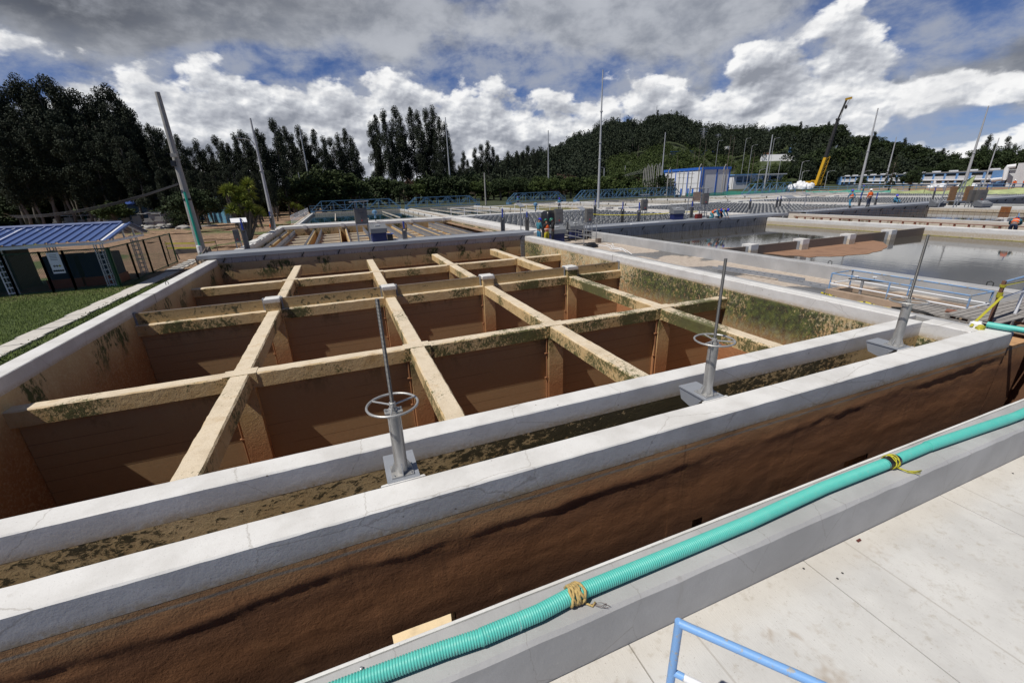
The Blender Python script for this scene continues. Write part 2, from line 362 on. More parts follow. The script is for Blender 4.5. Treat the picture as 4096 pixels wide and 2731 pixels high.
def channel_wall(t, b):
    p = t.pos(); s_ = t.sep(p)
    n = t.noise(p, 1.2, 5, .6); sm = t.noise(t.scale(p, (1, 1, 1.6)), 7, 8, .78, .4); big = t.noise(t.scale(p, (1, 1, .4)), .42, 3, .5, 0, (3, 3, 3))
    c = t.ramp(n, [(.3, (.66, .50, .28)), (.55, (.52, .38, .19)), (.75, (.68, .46, .22))])
    amt = t.m('MULTIPLY', t.m('MULTIPLY', t.step(s_[0], -1.0, 4.2), t.step(s_[0], 9.5, 5.5)), .17)
    mk = t.step(t.m('ADD', t.m('ADD', t.m('MULTIPLY', sm, 1.2), t.m('MULTIPLY', big, .8)), amt), 1.03, 1.12)
    c = t.mix(t.m('MULTIPLY', mk, .93), c, t.mix(t.noise(p, 3, 3), (.014, .014, .01), (.05, .045, .014)))
    setb(t, b, c, .85, t.m('ADD', sm, n), .6, .02)
M_CHAN = mat('channel_wall', channel_wall)

def cement(t, b):
    p = t.pos(); n = t.noise(p, .8, 7, .6, .5); f = t.noise(p, 10, 6, .7); g = t.noise(p, 60, 2, .6); st = t.noise(t.scale(p, (3.0, 3.0, .25)), 1.7, 4, .55)
    c = t.mix(t.step(n, .35, .7), (.33, .33, .33), (.42, .42, .42))
    c = t.mix(t.m('MULTIPLY', t.step(f, .6, .78), .5), c, (.56, .555, .54))
    c = t.mix(t.m('MULTIPLY', t.step(g, .68, .76), .55), c, (.13, .125, .12))
    c = t.mix(t.m('MULTIPLY', t.step(st, .66, .8), .45), c, (.22, .19, .15))
    cr = t.voro(t.comb(t.m('ADD', t.sep(p)[0], t.m('MULTIPLY', f, .1)), t.m('ADD', t.sep(p)[1], t.m('MULTIPLY', n, .15)), t.m('MULTIPLY', t.sep(p)[2], .5)), .9, 'DISTANCE_TO_EDGE')
    c = t.mix(t.m('MULTIPLY', t.step(cr, .004, .001), .35), c, (.15, .13, .11))
    setb(t, b, c, .5, t.m('ADD', n, t.m('MULTIPLY', f, .5)), .45, .02)
M_CEM = mat('grey_cement', cement)

def slabs(t, b):
    p = t.pos(); s_ = t.sep(p)
    n = t.noise(p, .9, 6, .65); f = t.noise(p, 9, 7, .72); g = t.noise(p, 70, 2, .6); br = t.noise(t.scale(p, (30, 1.6, 1)), 4, 3, .5)
    c = t.mix(t.step(n, .35, .7), (.58, .575, .555), (.47, .465, .45))
    c = t.mix(t.m('MULTIPLY', t.step(s_[1], 1.62, 1.9), .45), c, (.50, .455, .385))
    c = t.mix(t.m('MULTIPLY', t.step(f, .52, .74), .6), c, (.33, .29, .23))
    ln2 = t.m('ABSOLUTE', t.m('SUBTRACT', t.m('FRACT', t.m('MULTIPLY', t.m('SUBTRACT', s_[0], .12), .451)), .5)); c = t.mix(t.m('MULTIPLY', t.step(ln2, .494, .498), .4), c, (.25, .22, .18))
    blot = t.noise(p, 1.5, 4, .7, .2, (5, 5, 0))
    c = t.mix(t.m('MULTIPLY', t.step(blot, .60, .72), .65), c, (.27, .19, .11))
    c = t.mix(t.m('MULTIPLY', t.step(g, .66, .75), .6), c, (.16, .12, .09))
    c = t.mix(t.m('MULTIPLY', br, .12), c, (.35, .33, .3))
    setb(t, b, c, .75, t.m('ADD', t.m('ADD', f, br), t.m('MULTIPLY', n, 2)), .35, .006)
M_SLAB = mat('walkway_concrete', slabs)
def wetfloor(t, b):
    p = t.pos(); n = t.noise(p, .28, 5, .55, .4, (2, 0, 0)); f = t.noise(p, 6, 6, .7)
    wet = t.step(n, .52, .56)
    c = t.mix(t.step(f, .35, .7), (.46, .40, .34), (.33, .27, .22)); c = t.mix(wet, c, (.10, .095, .09))
    ro = t.m('SUBTRACT', .8, t.m('MULTIPLY', wet, .6))
    setb(t, b, c, ro, t.m('MULTIPLY', f, t.m('SUBTRACT', 1.0, wet)), .3, .01)
M_WET = mat('damp_concrete_floor', wetfloor)
def steel(t, b):
    p = t.pos(); n = t.noise(t.scale(p, (.6, 3, 3)), 1.5, 6, .6); f = t.noise(p, 12, 5, .7)
    c = t.mix(n, (.24, .26, .29), (.34, .355, .385)); c = t.mix(t.m('MULTIPLY', t.step(f, .6, .75), .5), c, (.12, .125, .13))
    setb(t, b, c, .5, f, .2, .004)
M_STEEL = mat('galvanised_sheet', steel, metal=.25)
M_GALV = wear((.42, .43, .44), sc=9, amt=.3, rough=.42, metal=.65); M_GALV.name = 'galvanised_pipe'
M_STAINLESS = wear((.5, .5, .5), sc=12, amt=.15, rough=.3, metal=.9); M_STAINLESS.name = 'stainless_steel'
M_BROWN = wear((.16, .125, .1), sc=8, amt=.3, rough=.7, vec='pos'); M_BROWN.name = 'brown_board'
M_DARK = mat('black_plastic', color=(.015, .015, .017), rough=.35)
M_RUBBER = mat('black_rubber', color=(.02, .02, .02), rough=.6)
def painted(name, col, chip=(.25, .25, .25), thr=.58, sc=7, rough=.45):
    def fn(t, b):
        p = t.obj(); n = t.noise(p, sc, 7, .7); f = t.noise(p, sc*5, 3, .6)
        c = t.mix(t.step(n, thr, thr+.05), col, chip); c = t.mix(t.m('MULTIPLY', f, .25), c, tuple(x*.6 for x in col))
        setb(t, b, c, t.m('ADD', t.m('MULTIPLY', n, .3), rough-.15), t.m('ADD', f, t.step(n, thr, thr+.05)), .25, .003)
    return mat(name, fn)
M_BLUEP = painted('chipped_blue_paint', (.19, .32, .52), (.26, .26, .25), .53)
M_WHITEP = painted('white_rail_paint', (.78, .79, .81), (.3, .28, .25), .66)
M_TRUSS = painted('blue_truss_paint', (.10, .22, .36), (.2, .23, .25), .66, 3)
M_ROY = mat('royal_blue_plastic', color=(.02, .05, .3), rough=.4)
M_RED = mat('red_paint', color=(.45, .03, .02), rough=.45)

def water(name, col, deep, rough=.04, ripple=.15, sc=3.0):
    def fn(t, b):
        p = t.pos(); n = t.noise(t.scale(p, (1, .35, 1)), sc, 4, .6); n2 = t.noise(p, .15, 3, .5)
        setb(t, b, t.mix(t.step(n2, .3, .7), col, deep), rough, n, ripple, .02)
        b.inputs['IOR'].default_value = 1.33; b.inputs['Specular IOR Level'].default_value = .6
    return mat(name, fn)
M_WATER = water('silty_water', (.075, .068, .055), (.055, .052, .046), .04, .10)
M_WATERG = water('dark_green_water', (.006, .035, .035), (.004, .02, .022), .05, .2)
M_SCUM = wear((.27, .155, .095), (.13, .07, .04), sc=1.5, amt=.5, rough=.95, bump=.5, hd=.02, vec='pos'); M_SCUM.name = 'brown_scum'

# ------------------------------------------------------------------ ground
def groundfn(t, b):
    p = t.pos(); s_ = t.sep(p); n = t.noise(p, .09, 6, .6, .3); f = t.noise(p, 1.6, 8, .72); g = t.noise(p, 9, 5, .7)
    dirt = t.mix(t.step(f, .35, .68), (.36, .235, .145), (.19, .115, .07)); dirt = t.mix(t.m('MULTIPLY', t.step(g, .5, .75), .5), dirt, (.46, .36, .26))
    grass = t.mix(g, (.05, .085, .02), (.11, .15, .04))
    west = t.step(s_[0], -6.0, -9.0); near = t.step(s_[1], 27.0, 23.0)
    gm = t.m('MAXIMUM', t.m('MULTIPLY', west, near), t.step(n, .52, .6))
    far_ = t.m('MULTIPLY', t.step(s_[1], 98.0, 104.0), t.step(s_[0], -6.0, 2.0))
    far_ = t.m('MAXIMUM', far_, t.m('MULTIPLY', t.step(s_[1], 92.0, 98.0), t.step(s_[0], -24.0, -32.0)))
    c = t.mix(far_, t.mix(gm, dirt, grass), t.mix(f, (.02, .032, .012), (.06, .07, .03)))
    setb(t, b, c, .95, t.m('ADD', t.m('MULTIPLY', f, 4), g), .9, .12)
M_GROUND = mat('earth_and_grass', groundfn)
TX0, TX1 = -6.79, 12.25
YF = 28.56
g = MB()
xs = [-3000, TX0-.47, 12.7, 17.9, 36.5, 42.3, 61.7, 67, 86.2, 3000]; ys = [-60, 2.2, 5.0, 28.7, 30.9, 55.7, 4000]
def pit(x, y):
    if TX0-.4 < x < 12.7 and 2.2 < y < 28.7: return True
    if -7 < x < 13.6 and 31 < y < 55.7: return True
    if (12.7 < x < 17.9) and 2.2 < y < 5: return True
    return any(a < x < b_ and 5.0 < y < 28.7 for a, b_ in ((17.9, 36.5), (42.3, 61.7), (67, 86.2)))
for i in range(len(xs)-1):
    for j in range(len(ys)-1):
        if pit((xs[i]+xs[i+1])/2, (ys[j]+ys[j+1])/2): continue
        if xs[i+1] > TX0 and ys[j] < 2: y0 = ys[j]
        g.add([(xs[i], ys[j], -.56), (xs[i+1], ys[j], -.56), (xs[i+1], ys[j+1], -.56), (xs[i], ys[j+1], -.56)], [(0, 1, 2, 3)])
tag(g.build('ground', M_GROUND), kind='structure')

# ------------------------------------------------------------------ the drained tank in front
tank = empty('settling_tank', (2.7, 17, 0), label='drained concrete tank with white rims and a grid of stained ochre beams, filling the foreground', cat='tank')
FLOOR = -5.6
m_ = MB()
WB = -.34
# painted copings
def coping(axis, a0, a1, b0, b1, seed, name='coping', parent=tank, z0=WB, m=M_WHITE, z1=0.0):
    return MB().long(axis, a0, a1, b0, b1, z0, z1, .016, .003, .12, seed).build(name, m, parent, smooth=True)
coping('y', 5.5, 28.4, TX0-.47, TX0, 1)
coping('y', 5.5, YF+.55, TX1, TX1+.46, 2)
coping('x', TX0-.6, TX1+.0, 5.155, 5.5, 3)
coping('x', TX0-.6, 12.97, 3.92, 4.318, 4)
coping('y', 4.318, 5.155, TX1, TX1+.46, 5)
# raw walls below the paint
MB().box(TX0-.45, TX0-.001, 5.5, YF+.5, FLOOR, WB).build('side_wall', M_TANK, tank)
MB().box(TX1+.001, TX1+.44, 4.3, YF+.5, FLOOR, WB).build('side_wall', M_GREEN, tank)
MB().box(TX0-.6, TX1+.2, 5.156, 5.496, FLOOR, WB).build('front_wall', M_CHAN, tank)
# outer wall with two openings near its foot
ow = MB(); y0, y1 = 3.96, 4.31; OZ0, OZ1 = -2.75, -1.87
ops = [(-.2, .60), (4.53, 4.70), (8.2, 8.9)]
xs_ = [TX0-.6]+[v for o_ in ops for v in o_]+[12.95]
for i in range(0, len(xs_), 2): ow.box(xs_[i], xs_[i+1], y0, y1, OZ0, OZ1)
ow.box(TX0-.6, 12.95, y0, y1, OZ1, WB); ow.box(TX0-.6, 12.95, y0, y1, FLOOR, OZ0)
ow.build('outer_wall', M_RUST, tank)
# rough bulging render coat on the outer wall: thick at the top, spalled back below a wavy line
gx = np.arange(TX0-.6, 12.951, .05); gz = np.concatenate([np.arange(WB, -3.0, -.045), [-3.3, -4, FLOOR]])
gv, gf = [], []
for z in gz:
    for x in gx:
        line = -.74-.10*mnoise.noise(Vector((x*.7, 1, 3)))-.05*mnoise.noise(Vector((x*3.1, 2, 3)))-.08*max(0, (x-5)/4)*-1
        u = max(0, min(1, (z-line)/.16+.5)); u = u*u*(3-2*u); d = mnoise.noise(Vector((x*.9, z*2.2, 7)))*.009+mnoise.noise(Vector((x*2.6, z*5.5, 2)))*.0045+mnoise.noise(Vector((x*11, z*13, 5)))*.0022
        k = min(1, (WB-z)/.12); gv.append((x, 3.921+.024*(1-u)*(.75+.5*mnoise.noise(Vector((x*.6, z*.7, 4))))*k+d*k, z))
nx = len(gx)
for j in range(len(gz)-1):
    for i in range(nx-1):
        cx, cz = (gx[i]+gx[i+1])/2, (gz[j]+gz[j+1])/2
        if OZ0 < cz < OZ1 and any(a < cx < b_ for a, b_ in ops): continue
        gf.append((j*nx+i, j*nx+i+1, (j+1)*nx+i+1, (j+1)*nx+i))
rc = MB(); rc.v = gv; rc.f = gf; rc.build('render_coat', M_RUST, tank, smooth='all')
MB().box(TX0-.6, TX1, 4.31, 5.16, FLOOR, -3.3).build('channel_floor', wear((.74, .60, .40), sc=3, amt=.3, rough=.9, vec='pos'), tank)
MB().box(TX0-.45, TX1+.4, 5.49, YF+.5, FLOOR-.3, FLOOR).build('floor', mat('tank_floor', stain(moss=0, bright=1.0)), tank)
# far wall: pale band, ochre band, row of small ports, raised lip lines
fw = MB().box(TX0-.45, TX1+.44, YF+.004, YF+.5, FLOOR, -.26)
fw.build('end_wall', M_TANK, tank)
B(TX0, TX1, YF-.012, YF+.004, -1.35, -1.31).build('ledge_line', M_TANK, tank)
def paleband(t, b):
    p = t.pos(); s_ = t.sep(p); n = t.noise(t.scale(p, (1, 1, .2)), 3, 5, .6)
    c = t.mix(n, (.55, .51, .45), (.42, .38, .32))
    fr = t.m('FRACT', t.m('MULTIPLY', s_[0], .82)); c = t.mix(t.step(t.m('ABSOLUTE', t.m('SUBTRACT', fr, .5)), .488, .496), c, (.12, .1, .08))
    dr = t.m('MULTIPLY', t.step(s_[2], -.05, -.26), t.step(t.noise(t.scale(p, (14, 1, .5)), 2, 3), .5, .6)); c = t.mix(t.m('MULTIPLY', dr, .8), c, (.13, .1, .06))
    setb(t, b, c, .8, n, .2, .01)
M_PALE = mat('pale_band_concrete', paleband)
B(TX0-.45, TX1+.44, YF-.01, YF+.5, -.25, .235).build('pale_band', M_PALE, tank)
M_PORT = mat('dark_port', color=(.012, .008, .006), rough=.9)
for bay in range(5):
    a, b_ = [(-6.3, -3.1), (-2.2, 1.1), (1.8, 5.1), (5.9, 9.2), (9.9, 12.0)][bay]
    k = a
    while k < b_:
        for q in (0, .16): B(k+q, k+q+.09, YF-.008, YF+.01, -1.78, -1.68).build('port', M_PORT, tank)
        k += .4
# beams, columns, baffles
BX = [-2.70, 1.40, 5.49, 9.55]; BY = [10.75, 17.0, 23.12]
BT, BB_ = -.63, -1.0
for i, y in enumerate(BY):
    w2 = .17 if i != 1 else .13
    yf = y if i != 1 else 16.98
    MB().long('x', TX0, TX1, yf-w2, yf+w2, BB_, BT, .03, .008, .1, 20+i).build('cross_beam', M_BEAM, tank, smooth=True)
    B(TX0+.01, TX1-.01, y+.02, y+.12, FLOOR, BB_).build('baffle_wall', M_BOARD, tank)
for i, x in enumerate(BX):
    for j, (a, b_) in enumerate(((5.49, BY[0]-.17), (BY[0]+.17, 16.85), (17.12, BY[2]-.17), (BY[2]+.17, 27.9))):
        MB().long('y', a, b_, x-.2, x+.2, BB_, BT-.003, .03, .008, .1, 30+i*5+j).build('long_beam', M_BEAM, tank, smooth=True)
    for j, y in enumerate(BY):
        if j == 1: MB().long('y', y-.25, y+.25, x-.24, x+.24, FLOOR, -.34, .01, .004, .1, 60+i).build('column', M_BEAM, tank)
        else:
            MB().prism([(x-.24, y-.2), (x+.24, y-.2), (x+.24, y+.26), (x-.24, y+.26)], FLOOR, BB_).build('column', M_BEAM, tank)
            k = MB().prism([(x-.34, y-.19), (x+.34, y-.19), (x+.34, y+.19), (x-.34, y+.19)], BB_+.02, BT+.012)
            k.build('beam_joint', M_BEAM, tank)
    cp = MB().long('y', 16.72, 17.28, x-.27, x+.27, -.34, -.2, .03, .003, .1, 80+i); cp.build('column_cap', M_WHITE, tank, smooth=True)
# thin brown partition above the middle beam
edges = [TX0]+[v for x in BX for v in (x-.27, x+.27)]+[TX1]
def partfn(t, b):
    p = t.pos(); z = t.sep(p)[2]; n = t.noise(p, 6, 8, .7, .3); big = t.noise(p, .8, 3)
    c = t.ramp(n, [(.3, (.36, .24, .10)), (.6, (.48, .34, .16))])
    mk = t.step(t.m('ADD', n, t.m('MULTIPLY', big, .8)), .98, 1.1); c = t.mix(t.m('MULTIPLY', mk, .9), c, (.03, .035, .012))
    ln = t.step(t.m('ABSOLUTE', t.m('ADD', z, .31)), .006, .002); c = t.mix(ln, c, (.1, .06, .03))
    c = t.mix(t.step(z, -.262, -.25), c, (.13, .105, .085))
    setb(t, b, c, .7, n, .5, .01)
M_PART = mat('partition_board', partfn)
for k in range(0, len(edges), 2):
    a, b_ = edges[k]+.01, edges[k+1]-.01
    MB().box(a, b_, 17.0, 17.11, BT-.01, -.25).build('partition_board', M_PART, tank)
    for xx in (a+.02, b_-.02): MB().beam((xx, 17.055, BT), (xx, 17.055, -.21), .05, .18).build('guide_rail', M_STEEL, tank)
# slender pipes clipped to the column faces
for i, x in enumerate(BX):
    for j in (0, 1):
        y = BY[j]-.26
        q = MB().tube([(x-.29, y+.12, BB_-.02), (x-.29, y+.12, FLOOR)], .022, 8)
        for z in (-1.5, -2.3, -3.1): q.box(x-.35, x-.24, y+.09, y+.15, z, z+.035)
        q.build('drain_pipe', mat('rusty_pipe', color=(.28, .13, .06), rough=.7), tank)
# right-end toothed channel (corner guide)
gd = MB()
for k in range(26): gd.box(TX1-.32, TX1-.02, YF-.05, YF+.0, -.12-k*.1, -.06-k*.1)
gd.build('toothed_guide', M_STEEL, tank)
for (ax_, yy, sg) in ((TX0, 19.05, 1), (TX1, 17.6, -1)):
    xa_, xb_ = (TX0-.46, TX0+.002) if sg > 0 else (TX1-.002, TX1+.45)
    B(xa_, xb_, yy-.012, yy+.012, WB, .004).build('joint_strip', mat('joint', color=(.08, .07, .06), rough=.9), tank)
# hooks set in the left and right rims
hk = MB().tube([(-6.96, 20.9, 0), (-6.96, 20.9, .1), (-6.93, 20.95, .15), (-6.9, 21.0, .1), (-6.9, 21.0, 0)], .012, 6); hk.build('lifting_hook', M_RUBBER, tank, smooth=True)

# galvanised walkway channel over the far wall
def ledge(x0, x1, label, cat='walkway', holes=True):
    e = empty('steel_walkway', ((x0+x1)/2, 29.5, .1), label=label, cat=cat, group='steel walkways over the end walls')
    MB().box(x0, x1, 28.5, 30.3, .24, .26).build('deck', M_STEEL, e)
    MB().box(x0, x1, 28.46, 28.499, .06, .26).build('face_plate', M_STEEL, e)
    MB().box(x0, x1, 30.3, 30.34, .0, .29).build('kerb_plate', M_STEEL, e)
    k = x0+1.2
    while k < x1:
        MB().beam((k, 28.53, -.2), (k+.16, 28.47, .06), .06, .05).build('bracket', M_DARK, e); k += 2.05
    return e
ledge(TX0-.95, 12.95, 'grey steel walkway channel along the far rim of the drained tank')
# solid concrete under that walkway
def rim_block(x0, x1, lab):
    o = B(x0, x1, YF+.501, 30.29, -5.5, .235).build('end_wall_block', M_PALE); tag(o, lab, 'wall'); return o
rim_block(TX0-.9, 12.9, 'thick concrete wall under the steel walkway at the far rim of the drained tank')

# ------------------------------------------------------------------ parapet, trench, walkway slab
par = empty('parapet', (10, 2.2, 0), label='low grey cement parapet carrying the ribbed turquoise hose', cat='wall')
MB().long('x', -9, 34, 2.0, 2.403, -.56, 0.0, .03, .006, .22, 11).build('parapet_body', M_CEM, par, smooth=True)
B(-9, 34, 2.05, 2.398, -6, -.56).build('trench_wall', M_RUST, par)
MB().long('x', -9, 34, 2.385, 2.412, -.05, .004, .003, .002, .22, 12).build('white_edge', M_WHITE, par, smooth=True)
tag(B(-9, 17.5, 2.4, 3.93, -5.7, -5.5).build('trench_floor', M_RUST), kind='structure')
wk = MB()
slab_x = [-12, -.2, 1.75, 3.92, 6.35, 8.9, 11.5, 14.2, 20, 34]
for i in range(len(slab_x)-1):
    a, b_ = slab_x[i]+.006, slab_x[i+1]-.006
    wk.prism([(a+.0, 1.995), (b_, 1.995), (b_, -8), (a, -8)], -.545, -.51)
tag(wk.build('walkway_slabs', M_SLAB), kind='structure')
tag(B(-12, 34, -8, 1.9, -.555, -.53).build('walkway_bed', mat('joint_dirt', color=(.16, .13, .1), rough=.95)), kind='structure')
# side pit at the right end of the trench
pw = B(12.951, 14.0, 3.95, 4.3, -5.6, -.36); pw.box(17.5, 17.9, 2.2, 5.3, -5.6, -.56); pw.box(13.2, 17.5, 5.05, 5.3, -5.6, -.56)
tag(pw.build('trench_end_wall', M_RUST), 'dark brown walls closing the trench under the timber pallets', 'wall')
# corridor floor between the tanks
tag(B(12.71, 17.5, 5.3, 40, -.55, -.52).build('corridor_floor', M_WET), kind='structure')
# grey ledge behind the far right coping
tag(MB().long('y', 4.3, 29, 12.72, 12.96, -.56, -.012, .02, .006, .3, 15).build('ledge_strip', M_CEM, smooth=True), 'grey cement ledge running beside the white right rim of the drained tank', 'ledge')

# ------------------------------------------------------------------ neighbouring tanks, still full
def full_tank(xw0, x0, x1, xw1, ylow, lab, wl, left_mat, right_mat, caps, wlab):
    e = empty('water_tank', ((x0+x1)/2, 16, -.3), label=lab, cat='tank', group='full tanks beside the drained one')
    MB().long('y', ylow, 28.0, xw0, x0, -.9, 0, .02, .006, .3, int(x0)).build('side_wall', left_mat, e, smooth=True)
    MB().long('y', ylow, 28.5, x1, xw1, -.9, 0, .02, .006, .3, int(x1)).build('side_wall', right_mat, e, smooth=True)
    B(x0-.02, x1+.02, YF, YF+.5, -.9, .235).build('end_wall', M_PALE, e)
    B(x0, x1, ylow-.3, ylow, -.9, 0).build('end_wall', M_CEM, e)
    B(x1-.012, x1, ylow+.3, 28.4, -.66, -.56).build('waterline_stain', wear((.38, .34, .12), (.1, .09, .04), sc=5, amt=.5, vec='pos'), e)
    bf = caps and [x0]+[v for c_ in caps for v in (c_-.26, c_+.26)]+[x1]
    if caps:
        for k in range(0, len(bf), 2): B(bf[k]+.01, bf[k+1]-.01, 16.75, 16.86, -.9, -.12).build('baffle_board', M_BROWN, e)
        for c_ in caps:
            B(c_-.27, c_+.27, 16.45, 17.05, -.85, -.0).build('baffle_post', M_WHITE, e)
            B(c_-.30, c_-.275, 16.6, 16.95, -.85, -.1).build('guide_rail', M_STEEL, e)
    w_ = MB().add([(x0-.05, ylow-.1, wl), (x1+.05, ylow-.1, wl), (x1+.05, 28.6, wl), (x0-.05, 28.6, wl)], [(0, 1, 2, 3)]).build('water', M_WATER)
    tag(w_, kind='structure')
    return e
full_tank(17.47, 17.93, 36.5, 36.98, .8, 'full settling tank of brown water next to the drained tank', -.6, M_CEM, M_WHITE, (20.5, 24.5, 28.6, 32.6), '')
full_tank(42.0, 42.4, 61.75, 62.3, 2, 'second full settling tank, beyond the rusty posts and wire mesh', -.6, M_CEM, M_WHITE, (46.4, 50.5, 54.6, 58.6), '')
full_tank(66.6, 67.0, 86.2, 86.7, 2, 'third full settling tank at the right edge of the photo', -.6, M_CEM, M_WHITE, (71, 75, 79, 83), '')
tag(B(61.72, 61.745, 22.0, 22.75, -.62, .006).build('rust_streak', wear((.2, .07, .02), (.35, .2, .06), sc=6, amt=.5)), 'rust brown streak down the white coping of the second full tank', 'stain')
ledge(17.3, 39.2, 'grey steel walkway at the far end of the full tank where two workers crouch')
ledge(41.6, 65.2, 'grey steel walkway at the end of the second full tank, two workers on it')
ledge(66.4, 90, 'farthest grey steel walkway, at the end of the third full tank')
rim_block(17.4, 39.0, 'concrete wall under the steel walkway where two workers crouch')
rim_block(41.7, 65, 'concrete wall under the steel walkway with two standing workers')
rim_block(66.5, 90, 'concrete wall under the farthest steel walkway')
# scum raft
pts = [(660, 128), (760, 138), (850, 150), (1000, 165), (1160, 178), (1350, 172), (1480, 160), (1560, 143), (1597, 118), (1570, 95), (1500, 84), (1400, 80), (1240, 90), (1100, 98), (900, 117), (800, 124)]
poly = []
for a, b_ in pts:
    p = at(2400+a/1.3868, 900+b_/1.3868, z=-.59); poly.append((p.x, p.y))
fine_ = []
for i in range(len(poly)):
    p, q = Vector(poly[i]), Vector(poly[(i+1) % len(poly)])
    for k in range(8):
        r_ = p.lerp(q, k/8); n_ = mnoise.noise(Vector((r_.x*2, r_.y*2, 0)))*.16; fine_.append((r_.x+n_, r_.y+n_))
tag(MB().prism(fine_, -.62, -.585).build('scum', M_SCUM), 'brown foam raft floating beside the baffle in the full tank', 'scum', kind='stuff')
# trench, rusty posts, mesh between first and second full tanks
tag(B(37.0, 42.0, -5, 40, -.55, -.5).build('service_strip', M_WET), kind='structure')
pr = empty('rusty_post', (0, 0, 0), label='stubby rust brown post in the row below the wire mesh', cat='post', group='rusty posts between the tanks')
MB().box(-.05, .05, -.05, .05, 0, .34).build('shaft', mat('rusty_steel', color=(.22, .08, .05), rough=.8), pr)
used = []
for k in range(22): place(pr, used, (41.0, 12.5+k*.78, -.5), label='stubby rust brown post, '+ORD[k]+' from the right in the row below the wire mesh')
tag(B(40.9, 41.1, 12.3, 29.2, -.17, -.12).build('rusty_rail', mat('rusty_rail', color=(.2, .1, .07), rough=.8)), 'long rusty rail lying on the row of short posts', 'rail')
me_ = MB()
y = 13.0
while y < 29: me_.tube([(41.75, y, -.1), (41.75, y, .75)], .007, 4); y += .3
for z in (.05, .25, .45, .65): me_.tube([(41.75, 13, z), (41.75, 29, z)], .007, 4)
tag(me_.build('wire_mesh_fence', mat('rusty_wire', color=(.12, .07, .05), rough=.7)), 'see-through rusty wire mesh standing along the grey wall between two full tanks', 'fence')
wm = empty('low_wall', (41.6, 20, -.2), label='low pale concrete wall behind the row of rusty posts', cat='wall')
B(41.3, 41.6, 12.5, 29, -.5, .05).build('wall', M_PALE, wm); B(41.3, 41.62, 12.5, 29, .052, .09).build('cap', M_WHITE, wm)
B(41.3, 41.6, -3, 12.4, -.5, .04).build('wall', M_CEM, wm)

# ------------------------------------------------------------------ empty flocculation basin behind the drained tank
fb = empty('trough_basin', (3.7, 43, 0), label='empty ochre basin with slotted troughs behind the steel walkway of the drained tank', cat='basin')
BX0, BX1, BY0, BY1 = -6.12, 13.6, 30.36, 55.7
B(BX0-.62, BX0, BY0+.05, 56, -.42, 0).build('coping', M_WHITE, fb)
B(BX0-.6, BX0-.006, BY0+.05, 56, -3, -.42).build('side_wall', M_TANK, fb)
B(BX1, BX1+1.45, BY0, 56, -.42, 0).build('coping', M_WHITE, fb)
B(BX1+.006, BX1+1.4, BY0+.05, 56, -3, -.42).build('side_wall', M_GREEN, fb)
B(BX0-.62, BX1+1.4, BY1, 58.3, -.33, 0.0).build('coping', M_WHITE, fb)
B(BX0, BX1, BY1+.006, 56.3, -3, -.33).build('end_wall', M_TANK, fb)
for k in range(5):
    x = -4.0+k*4.1; B(x, x+.35, BY1-.12, BY1-.001, -.42, .05).build('pilaster', M_WHITE, fb)
B(BX0-.5, BX1+.5, BY0, BY1+.4, -3.3, -3).build('floor', M_TANK, fb)
M_OCH = mat('ochre_concrete', stain(moss=.3, bright=1.15)); M_CREAM = mat('cream_concrete', color=(.74, .66, .5), rough=.8)
tz = -.62
for i, xc in enumerate((-5.35, -2.5, .2, 2.9, 5.55, 8.2, 10.9)):
    for s_ in (-1, 1):
        xa = xc+s_*.33
        B(xa-.06, xa+.06, BY0+.02, BY1-.02, -2.2, tz).build('trough_wall', M_OCH, fb)
        wp = MB(); y = BY0+.2
        while y < BY1-.2:
            wp.add([(xa-.01+s_*.07, y, tz-.25), (xa-.01+s_*.07, y+.2, tz-.25), (xa-.01+s_*.07, y+.13, tz+.24), (xa-.01+s_*.07, y+.06, tz+.24),
                    (xa+.03+s_*.07, y, tz-.25), (xa+.03+s_*.07, y+.2, tz-.25), (xa+.03+s_*.07, y+.13, tz+.24), (xa+.03+s_*.07, y+.06, tz+.24)],
                   [(0, 1, 2, 3), (7, 6, 5, 4), (0, 4, 5, 1), (1, 5, 6, 2), (2, 6, 7, 3), (3, 7, 4, 0)]); y += .32
        wp.box(xa-.012+s_*.07, xa+.032+s_*.07, BY0+.1, BY1-.1, tz-.3, tz-.18)
        wp.build('toothed_weir', M_STEEL, fb)
    B(xc-.27, xc+.27, BY0+.02, BY1-.02, -2.2, -2.1).build('trough_floor', M_OCH, fb)
cs = [-6.1, -5.35, -2.5, .2, 2.9, 5.55, 8.2, 10.9, 13.6]
for i in range(1, 8):
    for y in (35.3, 38.3, 41.3, 44.3, 47.6, 50.8, 53.8):
        B(cs[i]+.4, min(cs[i+1]-.4, 13.58), y, y+.28, -1.35, -1.0).build('bay_beam', M_CREAM, fb)
# loose slabs lying along the left coping
for k, (a, b_) in enumerate(((30.8, 33.4), (33.8, 36.6), (37.6, 40.2), (40.9, 42.1), (42.6, 46), (48.5, 52))):
    sl = B(-6.72+(k % 2)*.12, -6.18, a, b_, .004, .07).build('loose_slab', M_WHITE)
    tag(sl, ('first', 'second', 'third', 'fourth and smallest', 'fifth', 'sixth')[k]+' loose white slab from the walkway on the left coping', 'slab', 'loose white slabs')

